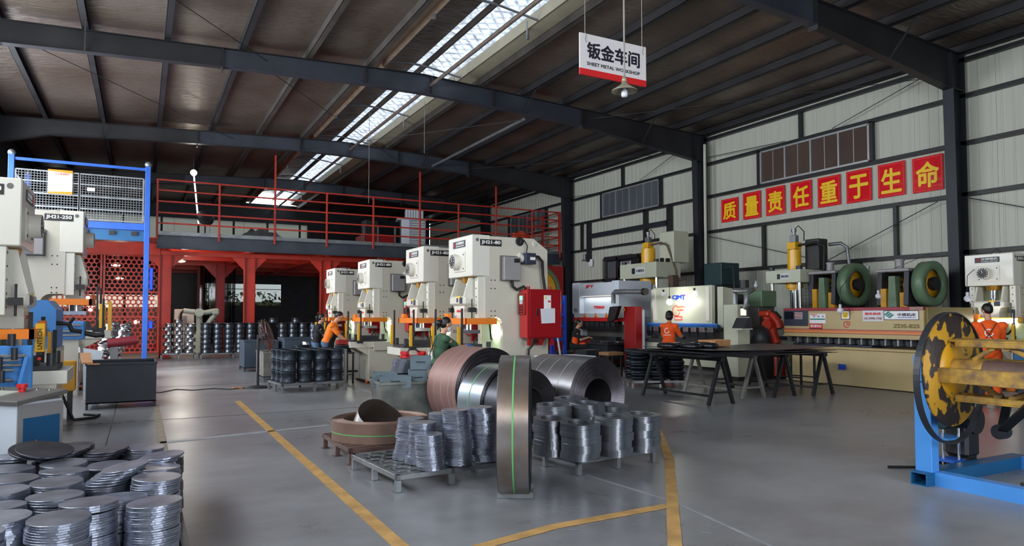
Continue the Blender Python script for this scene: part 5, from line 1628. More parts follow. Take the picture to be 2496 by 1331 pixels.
# ---------------------------------------------------------------- right side: guillotine shear
XS = 14.2
def px(u, v, X=XS): return P(u, v, X=X)
y0, y1 = 8.56, 12.07
t = thing('guillotine_shear', 'long khaki guillotine shear with a maroon top strip, behind the sheet table', 'shear', (15, 10.3, 0))
B().box(XS, y0, 1.13, 14.7, y1, 1.73, .01).build('front_panel', M['khaki'], t)
B().box(XS - .01, y0, 1.715, 14.75, y1 - .0, 1.79, .008).build('top_strip', M['maroon'], t)
B().box(XS - .014, y0 + .0, 1.715, XS - .01, y0 + .28, 1.79).build('pink_tape', M['coil_red'], t)
for z, h, m_ in ((1.275, .016, 'maroon'), (1.245, .02, 'ink_orange'), (1.215, .02, 'orange_guard'), (1.19, .014, 'maroon')):
    B().box(XS - .004, y0, z, XS, y1, z + h).build('stripe', M[m_], t)
B().box(XS - .02, y0 - .02, 1.1, XS + .3, y1 + .02, 1.14, .005).build('lower_lip', M['khaki'], t)
for y in (y0 - .06, y1):
    B().prism([(14.3, 0), (14.3, .85), (14.75, .9), (14.75, 1.1), (14.26, 1.12), (14.26, 1.78), (15.9, 1.78), (15.9, 0)], 'y', y, y + .06).build('side_frame', M['khaki_dark'], t)
B().prism([(14.42, .84), (14.2, .02), (15.6, .02), (15.6, .84)], 'y', y0 + .05, y1 - .05).build('bed', M['khaki'], t)
B().box(14.36, y0 + .03, .82, 15.4, y1 - .03, .88, .01).build('bed_top', M['khaki'], t)
B().box(14.4, y0 + 1.3, .885, 14.9, y1 - .1, .93, .004).build('blade_table', M['navy'], t)
B().box(14.75, y0 + .02, .9, 14.85, y1 - .02, 1.12).build('blade_beam', M['black_steel'], t)
for k in range(12):
    y = y0 + .2 + k * .285
    B().cyl((14.45, y, .96), (14.45, y, 1.12), .075, n=12).cyl((14.45, y, .935), (14.45, y, .96), .05, n=12).build('hold_down', M['dark_steel'], t)
    B().box(14.3, y + .12, .95, 14.5, y + .16, 1.12).build('finger_guard', M['galv'], t)
B().box(XS - .03, px(1970, 770).y, px(1940, 794).z, XS, y1 - .02, px(1940, 757).z, .006).build('control_panel', M['navy'], t)
a, c = px(1915, 778), px(1936, 760)
B().box(XS - .034, c.y, a.z, XS - .03, a.y, c.z).build('display', M['screen_dark'], t)
a, c = px(1939, 778), px(1958, 761)
B().box(XS - .034, c.y, a.z, XS - .03, a.y, c.z).build('keypad', M['grey_box'], t)
s = B()
for i in range(2):
    for j in range(3):
        p = px(1941 + j * 6, 765 + i * 8); s.box(XS - .038, p.y - .02, p.z - .015, XS - .034, p.y + .02, p.z + .012)
s.build('key_row', M['ink_red'], t)
def sticker(nm, u0, v0, u1, v1, m_, par, X=XS - .003, th=.003):
    a, c = P(u0, (v0 + v1) / 2, X=X), P(u1, (v0 + v1) / 2, X=X)
    um = (u0 + u1) / 2
    return B().box(X - th, min(a.y, c.y), P(um, v1, X=X).z, X, max(a.y, c.y), P(um, v0, X=X).z).build(nm, M[m_], par), V((X - th, (a.y + c.y) / 2, (P(um, v0, X=X).z + P(um, v1, X=X).z) / 2)), abs(a.y - c.y), P(um, v0, X=X).z - P(um, v1, X=X).z
o, c, w, h = sticker('notice_sheet', 1974, 765, 2012, 788, 'paper_white', t)
B().box(c.x - .002, c.y - w * .48, c.z - .03, c.x, c.y + w * .48, c.z).build('green_band', M['ink_teal'], o)
B().box(c.x - .002, c.y + w * .02, c.z + h * .36, c.x, c.y + w * .48, c.z + h * .44).build('red_band', M['ink_red'], o)
for k in range(3): B().box(c.x - .002, c.y - w * .4 + k * .12, c.z + .03, c.x, c.y - w * .4 + k * .12 + .05, c.z + .07).build('mark', M['grey_box'], o)
o, c, w, h = sticker('red_sign', 1973, 789, 2005, 802, 'ink_red', t)
text(o, '请注意安全!', .08, (c.x - .001, c.y, c.z + .01), '-x', M['ink_white'], .002, w * .85, h=h * .55)
B().box(c.x - .002, c.y - w / 2, c.z - h / 2, c.x, c.y + w / 2, c.z - h * .38).build('black_band', M['plate_black'], o)
o, c, w, h = sticker('safety_badge', 2050, 757, 2072, 779, 'plate_black', t)
B().box(c.x - .002, c.y - w * .43, c.z - h * .43, c.x, c.y + w * .43, c.z + h * .43).build('white_field', M['paper_white'], o)
B().cyl((c.x - .002, c.y, c.z), (c.x - .006, c.y, c.z), h * .36, n=20).build('yellow_disc', M['ink_yellow'], o)
for dy in (-.035, .035): B().cyl((c.x - .006, c.y + dy, c.z + .03), (c.x - .008, c.y + dy, c.z + .03), .012, n=8).build('dark_mark', M['plate_black'], o)
B().box(c.x - .008, c.y - .04, c.z - .03, c.x - .006, c.y + .04, c.z - .012).build('dark_mark', M['plate_black'], o)
def ring_logo(par, cx, cy, cz, r, m_, n=22, gap=(-.1, 1.15), face=-1):
    s = B()
    A0, A1 = gap[1], 2 * math.pi + gap[0]
    vs = []
    for i in range(n + 1):
        a = A0 + (A1 - A0) * i / n
        w = r * .2 * (.5 + .8 * math.sin(math.pi * i / n))
        for rr in (r - w, r):
            vs.append((cx, cy - math.cos(a) * rr, cz + math.sin(a) * rr))
    s.add(vs, [(2 * i, 2 * i + 1, 2 * i + 3, 2 * i + 2) for i in range(n)])
    s.add([(cx, cy - r * .1, cz - r * .55), (cx, cy - r * .02, cz - .02 * r), (cx, cy + r * .12, cz - r * .55)], [(0, 1, 2)])
    return s.build('ring_emblem', m_, par)
p = px(2063, 791, XS - .006)
ring_logo(t, XS - .006, p.y, p.z, .078, M['ink_red'])
text(t, 'DAWN\nAGRO', .06, (XS - .004, px(2068, 788).y, p.z + .03), '-x', M['ink_orange'], .001, .11, h=.08)
o, c, w, h = sticker('phone_sheet', 2103, 757, 2153, 783, 'paper', t)
text(o, '服务热线', .08, (c.x - .001, c.y, c.z + h * .2), '-x', M['ink_red'], .003, w * .78, h=h * .24)
text(o, '135-5990-1758', .08, (c.x - .001, c.y, c.z - h * .24), '-x', M['maroon'], .002, w * .86, h=h * .2)
o, c, w, h = sticker('name_board', 2155, 757, 2240, 780, 'plate_black', t)
B().box(c.x - .002, c.y - w / 2 + .012, c.z - h / 2 + .012, c.x, c.y + w / 2 - .012, c.z + h / 2 - .012).build('white_field', M['paper_white'], o)
yy, zz = c.y + w * .33, c.z
for k in range(3):
    d = (k - 1)
    B().add([(c.x - .004, yy + .09 - d * .045, zz - .02 - d * .03), (c.x - .004, yy - .01 - d * .045, zz + .055 - d * .03), (c.x - .004, yy - .06 - d * .045, zz + .04 - d * .03), (c.x - .004, yy + .04 - d * .045, zz - .035 - d * .03)], [(0, 1, 2, 3)]).build('emblem_bar', M['ink_teal'], o)
text(o, '中德机床', .1, (c.x - .003, c.y - w * .16, c.z + h * .06), '-x', M['ink_black'], .002, w * .52, h=h * .34)
text(o, 'ZHONGDE MACHINE TOOL', .04, (c.x - .003, c.y - w * .16, c.z - h * .24), '-x', M['ink_blue'], .001, w * .52, h=h * .09)
p = px(2209, 795)
text(t, 'ZDS-825', .12, (XS - .001, p.y, p.z), '-x', M['khaki_dark'], .006, abs(px(2176, 795).y - px(2241, 795).y), h=.085)
sticker('blue_label', 2044, 888, 2062, 901, 'ink_blue', t, 14.25)

# old flywheel presses behind the shear
def fly_press(yc, lab, zc, R_, Xc=16.55):
    t = thing('flywheel_press', lab, 'press', (Xc, yc, 0))
    B().box(Xc - .55, yc + .12, 0, Xc + .55, yc + .9, .8, .02).build('bed', M['green_paint'], t)
    for y in (yc + .12, yc + .8):
        B().prism([(Xc - .1, .8), (Xc + .45, .8), (Xc + .5, zc + .3), (Xc - .45, zc + .3), (Xc - .5, zc - .5), (Xc - .15, zc - .6)], 'y', y, y + .12).build('frame', M['dark_steel'], t)
    B().box(Xc - .52, yc + .1, zc + .3, Xc + .5, yc + .93, zc + .38, .02).build('top_cap', M['grey_box'], t)
    B().cyl((Xc, yc - .12, zc), (Xc, yc + .95, zc), .09, n=14).build('shaft', M['dark_steel'], t)
    for y in (.26, .62): B().cyl((Xc, yc + y, zc - .03), (Xc, yc + y + .16, zc - .03), .22, n=18).build('bearing', M['yellow_deep'], t)
    B().prism([(yc + .4, zc - .9), (yc + .64, zc - .9), (yc + .6, zc + .2), (yc + .44, zc + .2)], 'x', Xc - .5, Xc - .3).build('slide', M['green_paint'], t)
    B().box(Xc - .42, yc + .2, zc - 1.1, Xc - .3, yc + .38, zc - .2).box(Xc - .52, yc + .66, zc - 1.1, Xc - .3, yc + .8, zc - .1).build('guide', M['yellow_deep'], t)
    B().lathe([(R_ * .62, .04), (R_ * .64, -.02), (R_ * .86, -.03), (R_, -.02), (R_, .22), (R_ * .86, .23), (R_ * .64, .22), (R_ * .62, .16)], 40, (Xc, yc - .2, zc), (0, 1, 0)).build('flywheel', M['green_paint'], t)
    B().lathe([(.0, .06), (R_ * .63, .08), (R_ * .63, .14), (0, .14)], 30, (Xc, yc - .2, zc), (0, 1, 0)).build('wheel_web', M['yellow_deep'], t)
    B().cyl((Xc, yc - .26, zc), (Xc, yc - .1, zc), .16, n=8).build('hub', M['black_steel'], t)
    B().cyl((Xc + .1, yc + .7, zc + .38), (Xc + .1, yc + .7, zc + .62), .1, n=14).cyl((Xc + .1, yc + .7, zc + .6), (Xc + .1, yc + .7, zc + .64), .12, n=14).build('motor_cap', M['grey_box'], t)
    B().prism([(Xc + R_ * .7, zc + R_ * .6), (Xc + R_ * 1.15, zc - R_ * .6), (Xc + R_ * .6, zc - R_ * .75)], 'y', yc - .16, yc - .02).build('belt_guard', M['green_paint'], t)
    return t
fly_press(11.88, 'old green flywheel press with yellow hub, behind the middle of the shear', 2.42, .56)
fly_press(9.88, 'old green flywheel press with yellow hub, nearest the big dark column', 2.36, .54, 16.5)

# hydraulic presses with yellow cylinders
def hyd(lab, X, ya, yb, zt_, zb_, cyz, cr, word, dark):
    t = thing('hydraulic_press', lab, 'press', (X + .5, (ya + yb) / 2, 0))
    yc = (ya + yb) / 2
    B().box(X, ya, zb_, X + 1.1, yb, zt_, .012).build('crown', M['brake_cream'], t)
    yc2 = yc
    B().cyl((X + .5, yc2, zt_), (X + .5, yc2, cyz), cr, n=24).build('cylinder', M['yellow_paint'], t)
    B().cyl((X + .5, yc2, zb_ - .14), (X + .5, yc2, zb_), cr * 1.25, n=24).cyl((X + .5, yc2, zb_ - .2), (X + .5, yc2, zb_ - .13), cr * 1.0, n=24).build('cylinder_flange', M['yellow_paint'], t)
    B().cyl((X + .5, yc2, zb_ - 1.3), (X + .5, yc2, zb_ - .2), cr * .6, n=20).build('ram', M['chrome'], t)
    B().box(X + .36, yc2 - .14, cyz + .02, X + .64, yc2 + .14, cyz + .22, .01).cyl((X + .5, yc2, cyz), (X + .5, yc2, cyz + .04), .1, n=14).build('valve_base', M['yellow_paint'], t)
    B().box(X + .42, yc2 - .1, cyz + .22, X + .58, yc2 + .1, cyz + .42, .01).cyl((X + .5, yc2, cyz + .42), (X + .5, yc2, cyz + .58), .05, n=12).cyl((X + .5, yc2, cyz + .52), (X + .5, yc2, cyz + .6), .07, n=12).build('valve', M['galv'], t)
    for x in (X + .12, X + .98):
        for y in (ya + .12, yb - .12):
            B().cyl((x, y, .3), (x, y, zt_ + .1), .06, n=14).build('tie_rod', M['chrome'], t)
            B().cyl((x, y, zt_), (x, y, zt_ + .1), .09, n=6).build('rod_nut', M['dark_steel'], t)
    B().box(X, ya, .2, X + 1.1, yb, .9, .012).build('table', M['brake_cream'], t)
    B().box(X + .05, ya + .05, 1.2, X + 1.05, yb - .05, 1.45, .012).build('moving_beam', M['brake_cream'], t)
    B().box(X, ya, 0, X + 1.1, yb, .2).build('base', M['black_steel'], t)
    pl = B().box(X - .006, yc - .42 * (yb - ya) / 2, zb_ + (zt_ - zb_) * .28, X, yc + .3 * (yb - ya) / 2, zb_ + (zt_ - zb_) * .72).build('name_plate', M['paper'], t)
    B().box(X - .009, yc + .06 * (yb - ya), zb_ + (zt_ - zb_) * .3, X - .006, yc + .15 * (yb - ya), zb_ + (zt_ - zb_) * .7).build('emblem', M['plate_black'], pl)
    text(pl, word, .1, (X - .0065, yc - .08 * (yb - ya), (zt_ + zb_) / 2), '-x', M['ink_black'], .003, .22 * (yb - ya), h=(zt_ - zb_) * .2)
    B().tube([(X + .5, yc2 - .08, cyz + .12), (X + .5, yc2 - .7, cyz + .16), (X + .6, yc2 - .9, cyz + .05), (X + .8, ya - .12, zt_ - .3), (X + .8, ya - .12, zb_ - .8)], .035, 8).build('oil_pipe', M['rust_brown'] if not dark else M['rubber'], t)
    B().tube([(X + .5, yc2, cyz + .58), (X + .5, yc2 - .15, cyz + .68), (X + .55, yc2 - .3, cyz + .5), (X + .6, yc2 - .25, cyz + .25)], .015, 6).build('hose', M['rubber'], t)
    return t
ya, yb = P(1599, 660, X=15.5).y, P(1511, 660, X=15.5).y
t = hyd('big hydraulic press with yellow cylinder rising behind the white press brake', 15.5, ya, yb, 3.46, 2.93, 4.0, .25, '长城液压', False)
B().box(16.2, ya - .1, 3.46, 16.9, ya + .65, 4.55, .02).build('oil_tank', M['brake_cream'], t)
for k in range(3): B().box(15.8 + k * .25, ya + .05, 3.46, 15.9 + k * .25, ya + .15, 3.6).build('valve_block', M['black_steel'], t)
B().box(16.0, ya - .25, 2.6, 16.3, ya - .02, 3.0, .02).build('junction_box', M['rust_brown'], t)
ya, yb = P(1950, 670, X=15.8).y, P(1866, 670, X=15.8).y
t = hyd('slimmer hydraulic press with yellow cylinder left of the flywheel presses', 15.8, ya, yb, 2.88, 2.52, 3.46, .185, '精业液压', True)
B().box(16.5, ya - .05, 2.88, 16.9, ya + .4, 3.75, .02).build('oil_tank', M['black_steel'], t)
B().tube([(17.0, ya, 3.6), (17.1, ya - .3, 3.62), (17.2, ya - .42, 3.5), (17.25, ya - .5, 2.6), (17.25, ya - .55, 1.8)], .05, 8).build('suction_pipe', M['galv'], t)
for k in range(4): B().tube([(16.4, ya - .05, 2.5), (16.3, ya - .15 - k * .06, 2.1), (16.2, ya - .3 - k * .1, 1.6)], .02, 6).build('hose', M['rubber'], t)
# wire mesh panel behind it
t = thing('mesh_guard', 'pale wire mesh guard behind the chrome rods of the slimmer hydraulic press', 'guard', (17.3, 13.2, 0))
s = B()
for k in range(24): s.bar((17.3, 11.9 + k * .1, .4), (17.3, 11.9 + k * .1, 2.9), .012)
for k in range(25): s.bar((17.3, 11.9, .4 + k * .1), (17.3, 14.2, .4 + k * .1), .012)
s.build('wire_mesh', M['galv'], t)['kind'] = 'stuff'
for y in (11.9, 13.05, 14.2): B().box(17.28, y - .025, 0, 17.33, y + .025, 2.95).build('post', M['galv'], t)
B().box(17.36, 12.0, .4, 17.38, 14.1, 2.85).build('backing_sheet', M['sheet_white'], t)

# cream press brake with the lit front
XB = 13.2
ya, yb = P(1752, 740, X=XB).y, P(1576, 740, X=XB).y
t = thing('press_brake', 'cream press brake with blue stripe behind the orange shirted man', 'press brake', (XB + .6, (ya + yb) / 2, 0))
zt1, zl = 2.41, 1.38
B().box(XB, ya + .25, zl, XB + .12, yb - .3, zt1, .008).build('ram_panel', M['brake_cream'], t)
B().box(XB - .05, ya + .3, 1.46, XB + .02, ya + .42, zt1 - .04, .006).build('guide_strip', M['cream_pale'], t)
B().prism([(yb - .48, 1.46), (yb - .36, 1.46), (yb - .3, zt1 - .04), (yb - .42, zt1 - .04)], 'x', XB - .05, XB + .01).build('guide_strip', M['cream_pale'], t)
B().box(XB - .012, ya + .05, 1.33, XB + .02, yb, 1.38).build('blue_stripe', M['blue_paint'], t)
B().box(XB - .014, ya + .05, 1.375, XB + .02, yb, 1.40).build('pale_stripe', M['blue_light'], t)
B().box(XB + .0, ya + .05, 1.28, XB + .1, yb, 1.335).build('ram_bar', M['blue_deep'], t)
for y in (ya, yb - .22):
    B().prism([(XB + .15, 0), (XB + .62, 0), (XB + .62, 2.3), (XB + .15, 2.36), (XB + .15, 1.3), (XB + .45, 1.2), (XB + .45, .95), (XB + .15, .9)], 'y', y, y + .2).build('side_frame', M['brake_cream'], t)
B().box(XB - .02, ya + .05, .25, XB + .12, yb, .85, .006).build('table', M['brake_cream'], t)
B().box(XB - .1, ya + .1, .85, XB + .16, yb - .05, .95).build('lower_die', M['dark_steel'], t)
for k in range(9):
    y = ya + .2 + k * .31
    B().box(XB - .03, y, 1.16, XB + .1, y + .2, 1.29, .006).build('punch_clamp', M['steel_bright'], t)
    B().prism([(XB, 1.16), (XB + .07, 1.16), (XB + .04, 1.02)], 'y', y, y + .24).build('punch', M['dark_steel'], t)
B().box(XB + .5, ya + .2, .0, XB + 1.4, yb - .2, 1.2).build('back_gauge', M['grey_panel'], t)
o, c, w, h = sticker('cjm_mark', 1638, 719, 1672, 733, 'brake_cream', t, XB - .001, .001)
text(t, 'CJM', .2, (XB - .003, P(1650, 726, X=XB).y, P(1650, 726, X=XB).z), '-x', M['ink_blue'], .012, abs(P(1638, 726, X=XB).y - P(1661, 726, X=XB).y), h=.15)
text(t, 'T', .2, (XB - .003, P(1666, 725, X=XB).y, P(1666, 725, X=XB).z), '-x', M['ink_blue'], .012, abs(P(1662, 726, X=XB).y - P(1672, 726, X=XB).y), h=.15)
B().prism([(P(1664, 719, X=XB).y, P(1664, 720, X=XB).z), (P(1671, 719, X=XB).y, P(1671, 719, X=XB).z), (P(1669, 722, X=XB).y, P(1669, 722, X=XB).z)], 'x', XB - .008, XB - .004).build('red_flash', M['ink_red'], t)
p = P(1648, 758, X=XB)
ring_logo(t, XB - .004, p.y, p.z, .16, M['ink_orange'])
text(t, 'DAWN\nAGRO', .1, (XB - .003, P(1659, 751, X=XB).y, P(1659, 752, X=XB).z), '-x', M['ink_orange'], .003, abs(P(1649, 752, X=XB).y - P(1668, 752, X=XB).y), h=.15)
o, c, w, h = sticker('red_sign', 1644, 771, 1663, 781, 'ink_orange', t, XB - .001)
text(o, '请注意安全', .08, (c.x - .001, c.y, c.z), '-x', M['paper_white'], .002, w * .86, h=h * .5)
sticker('paper_tag', 1688, 709, 1701, 721, 'paper', t, XB - .001)
for u, v in ((1618, 709), (1693, 705)):
    p = P(u, v, X=XB); B().cyl((XB - .02, p.y, p.z), (XB, p.y, p.z), .035, n=10).build('lifting_hole', M['plate_black'], t)
sticker('switch_plate', 1611, 711, 1620, 722, 'paper', t, XB - .001)
p = P(1632, 736, X=XB - .5)
t = thing('work_lamp', 'glowing bare work lamp in front of the cream press brake', 'lamp', tuple(p))
B().ball(p, .085, 12, 8).build('bulb', M['glow_white'], t)
B().cyl(p + V((0, 0, .07)), p + V((0, 0, .16)), .03, n=10).build('socket', M['rubber'], t)
B().tube([p + V((0, 0, .15)), p + V((0, 0, .5)), (13.3, p.y, 2.62), (13.3, p.y, 2.38)], .008, 5).build('cord', M['rubber'], t)
point('lamp_light', p + V((.12, -.05, 0)), 16)
# control cabinet and screen on an arm
a, c = P(1764, 840, X=12.9), P(1797, 742, X=12.9)
xe = P(1828, 790, Y=c.y).x
cab = ((a.y + c.y) / 2, c.z)
t = thing('control_cabinet', 'pale grey control cabinet at the right end of the cream press brake', 'cabinet', (13.2, (a.y + c.y) / 2, 0))
B().box(12.9, c.y, .1, xe, a.y, c.z, .01).build('body', M['brake_cream'], t)
B().box(12.9, c.y, 0, xe, a.y, .1).build('plinth', M['black_steel'], t)
B().box(12.89, c.y + .04, .3, 12.9, a.y - .04, c.z - .1, .003).build('door', M['brake_cream'], t)
q = lambda u, v: P(u, v, X=12.6)
t = thing('screen_arm', 'operator screen with a keypad hanging on a grey pipe arm', 'screen', tuple(q(1811, 770)))
a, c = q(1803, 772), q(1821, 752)
B().box(12.6, c.y, a.z, 12.72, a.y, c.z + .05, .01).build('monitor', M['dark_steel'], t)
B().box(12.596, c.y + .03, a.z + .03, 12.6, a.y - .03, c.z).build('lit_screen', M['glow_screen'], t)
a2, c2 = q(1795, 800), q(1824, 775)
B().prism([(12.45, a2.z), (12.72, a2.z), (12.72, c2.z), (12.6, c2.z)], 'y', c2.y, a2.y).build('keypad_box', M['dark_steel'], t)
B().prism([(12.4, a2.z - .03), (12.74, a2.z - .03), (12.74, a2.z), (12.4, a2.z)], 'y', c2.y, a2.y).build('tray', M['sheet_white'], t)
p = q(1819, 715)
B().tube([q(1815, 752), q(1819, 745), p, p + V((.2, 0, .08)), V((13.05, cab[0], p.z + .1)), V((13.08, cab[0], p.z)), V((13.08, cab[0], cab[1] - .02))], .06, 10).build('pipe_arm', M['galv'], t)
# tank on the column, small tank below
t = thing('oil_tank', 'dark teal oil tank standing high beside the middle column', 'tank', (16.2, 15.9, 2.2))
a, c = P(1716, 697, X=16.2), P(1752, 640, X=16.2)
B().box(16.2, c.y - .1, a.z, 17.0, a.y, c.z, .02).build('tank_body', M['green_tank'], t)
B().box(16.2, c.y - .1, 0, 17.0, a.y, a.z).build('stand', M['black_steel'], t)
B().tube([(16.3, c.y - .1, c.z - .2), (16.3, c.y - .5, c.z - .15), (16.3, c.y - .55, c.z - .9)], .025, 6).build('pipe', M['dark_steel'], t)
t = thing('hydraulic_unit', 'green hydraulic power unit with a motor on top, right of the press brake', 'power unit', (15.4, 14.1, 1.9))
B().box(15.0, 13.5, 1.85, 15.6, 14.7, 2.3, .02).build('tank_body', M['green_paint'], t)
B().cyl((15.2, 14.3, 2.3), (15.2, 14.3, 2.62), .14, n=14).build('motor', M['black_steel'], t)
B().cyl((15.0, 14.2, 2.08), (14.9, 14.2, 2.08), .14, n=16).build('gauge', M['black_steel'], t)
B().box(15.0, 13.6, 0, 15.6, 14.6, 1.85, .02).build('stand', M['grey_panel'], t)

# white press brake, its front lit by a strip lamp
ya, yb = P(1509, 740, X=XB).y, P(1396, 740, X=XB).y
t = thing('press_brake', 'white press brake with red stripe and lit recess behind the seated man', 'press brake', (XB + .7, (ya + yb) / 2, 0))
z = lambda v, u=1450: P(u, v, X=XB).z
B().box(XB, ya + .35, 2.27, XB + 1.3, yb - .42, z(690), .012).build('upper_beam', M['machine_white'], t)
B().box(XB - .02, yb - .45, z(765, 1405), XB + 1.3, yb, z(690, 1400), .012).build('left_housing', M['machine_white'], t)
B().box(XB - .02, ya, z(775, 1495), XB + 1.3, ya + .36, z(684, 1495), .012).build('right_housing', M['machine_white'], t)
B().box(XB + .16, ya + .3, 1.5, XB + .3, yb - .4, 2.3).build('recess_panel', M['machine_white'], t)
B().box(XB - .02, ya + .1, z(783), XB + .3, yb - .1, z(774), .004).build('red_stripe', M['ink_red'], t)
B().box(XB - .01, ya + .1, z(774), XB + .3, yb - .1, z(764)).build('white_stripe', M['machine_white'], t)
B().box(XB + .03, ya + .4, 2.24, XB + .1, yb - .5, 2.268).build('strip_lamp', M['glow_soft'], t)
for u in (1426, 1452, 1478):
    p = P(u, 770, X=XB - .02)
    B().prism([(p.y - .09, p.z - .05), (p.y + .09, p.z - .05), (p.y, p.z + .11)], 'x', XB - .03, XB - .02).build('warning_triangle', M['orange_guard'], t)
for k in range(8):
    y = ya + .25 + k * .29
    B().box(XB, y, z(795), XB + .12, y + .22, z(785), .006).prism([(XB + .02, z(795)), (XB + .1, z(795)), (XB + .06, z(803))], 'y', y, y + .25).build('punch_clamp', M['dark_steel'], t)
B().box(XB - .05, ya + .1, .8, XB + .16, yb - .1, .93).build('lower_die', M['dark_steel'], t)
B().box(XB, ya, .1, XB + .5, yb, .8, .01).build('table', M['red_dark'], t)
B().box(XB + .5, ya + .1, 0, XB + 1.3, yb - .1, 1.3).build('back_frame', M['grey_panel'], t)
for y in (ya + .03, yb - .15): B().box(XB + .3, y, 0, XB + 1.3, y + .12, z(690)).build('side_frame', M['machine_white'], t)
text(t, 'JFY', .2, (XB - .002, P(1437, 699, X=XB).y, P(1437, 699, X=XB).z), '-x', M['ink_red'], .012, abs(P(1427, 700, X=XB).y - P(1447, 700, X=XB).y), h=.12)
text(t, 'TPR8060', .16, (XB + .158, P(1460, 749, X=XB + .16).y, P(1460, 749, X=XB + .16).z), '-x', M['ink_red'], .008, abs(P(1446, 749, X=XB).y - P(1473, 749, X=XB).y), h=.1)
text(t, 'Y1', .14, (XB - .022, P(1404, 757, X=XB).y, P(1404, 757, X=XB).z), '-x', M['ink_black'], .004, .22, h=.13)
area('strip_lamp_light', (XB + .06, (ya + yb) / 2, 2.22), (0, 0, 0), .05, 1.5, 3.2)
p = P(1532, 720, X=XB)
t = thing('machine_cabinet', 'tall narrow red cabinet right of the white press brake', 'cabinet', (XB, p.y, 0))
a, c = P(1521, 850, X=12.7), P(1549, 747, X=12.7)
B().box(12.7, c.y, .02, 12.95, a.y, c.z, .01).build('red_door', M['red_dark'], t)
B().box(12.95, c.y + .02, .02, 13.05, a.y - .02, c.z - .1).build('back_plate', M['machine_white'], t)
B().box(12.69, c.y + .5, c.z - .12, 12.7, c.y + .58, c.z - .05).build('yellow_label', M['ink_yellow'], t)
q = lambda u, v: P(u, v, X=12.4)
t = thing('screen_arm', 'dark tilted operator screen on a grey bent arm before the white press brake', 'screen', tuple(q(1490, 765)))
B().tube([q(1508, 711), V((13.25, 17.7, q(1508, 711).z))], .05, 8).build('wall_stub', M['galv'], t)
B().cyl(q(1568, 711), q(1575, 711), .1, n=12).build('end_cap', M['rubber'], t)
B().tube([q(1570, 711), q(1530, 711), q(1500, 711), q(1495, 716), q(1495, 740)], .07, 10).build('arm', M['galv'], t)
a = [q(1486, 748), q(1507, 746), q(1497, 780), q(1479, 786)]
B().add(a + [p + V((.15, .03, 0)) for p in a], [(0, 3, 2, 1), (4, 5, 6, 7), (0, 1, 5, 4), (1, 2, 6, 5), (2, 3, 7, 6), (3, 0, 4, 7)]).build('screen_body', M['plate_black'], t)
# low red bases, cabinet and blocks near the seated man
tag(B().box(11.2, 16.4, 0, 11.75, 17.0, .62, .012).build('steel_cabinet', M['bin_dark']), 'dark low cabinet in front of the red machine door', 'cabinet')
t = thing('work_table', 'dark work table with metal pieces in front of the white press brake', 'table', (12.4, 17.7, 0))
B().box(12.25, 16.85, .72, 13.0, 17.95, .78, .008).build('top', M['bin_dark'], t)
B().box(12.3, 16.9, .3, 12.95, 17.9, .72).build('drawer_body', M['bin_dark'], t)
for x in (12.27, 12.92):
    for y in (16.87, 17.87): B().box(x, y, 0, x + .06, y + .06, .72).build('leg', M['bin_dark'], t)
for i, (x, y) in enumerate(((12.45, 17.1), (12.65, 17.4), (12.5, 17.7), (12.8, 17.1))):
    o = B().box(-.12, -.18, 0, .12, .18, .05, .006).build('metal_part', M['steel_bright'] if i % 2 else M['dark_steel'])
    o.location, o.rotation_euler = (x, y, .785), (0, 0, i * .7)
    tag(o, 'bent sheet metal part on the work table before the white press brake', 'metal part', 'sheet metal parts on the table')
t = thing('robot_arm', 'orange-red articulated robot arm left of the khaki shear', 'robot', (14.6, 12.7, 0))
q = lambda u, v: P(u, v, X=14.6)
B().cyl((14.6, q(1890, 830).y, 0), (14.6, q(1890, 830).y, .75), .3, .22, 18).build('base', M['robot_red'], t)
B().tube([q(1893, 838), q(1885, 815), q(1878, 790), q(1868, 770)], .12, 10).build('lower_arm', M['robot_red'], t)
B().box(14.42, q(1882, 765).y, q(1870, 772).z, 14.78, q(1858, 765).y, q(1870, 758).z, .04).build('elbow', M['robot_red'], t)
B().tube([q(1872, 764), q(1885, 770), q(1898, 785), q(1902, 800)], .1, 10).build('fore_arm', M['robot_red'], t)
B().cyl(q(1878, 792) + V((-.16, 0, 0)), q(1878, 792) + V((.16, 0, 0)), .15, n=16).build('joint', M['robot_red'], t)
B().tube([q(1875, 760), q(1892, 762), q(1903, 775)], .035, 6).build('cable', M['rubber'], t)
B().box(14.35, q(1890, 830).y - .35, 0, 14.9, q(1890, 830).y + .35, .06).build('foot', M['dark_steel'], t)
tag(B().lathe([(0, 0), (.28, 0), (.3, .3), (.26, .5), (.1, .62), (0, .62)], 16, (14.0, 12.72, .75)).build('motor_casting', M['dark_steel']), 'rounded dark casting beside the orange-red robot arm', 'casting')
tag(B().box(13.72, 12.45, 0, 14.25, 13.0, .74).build('casting_stand', M['black_steel']), 'black stand under the rounded dark casting', 'stand')

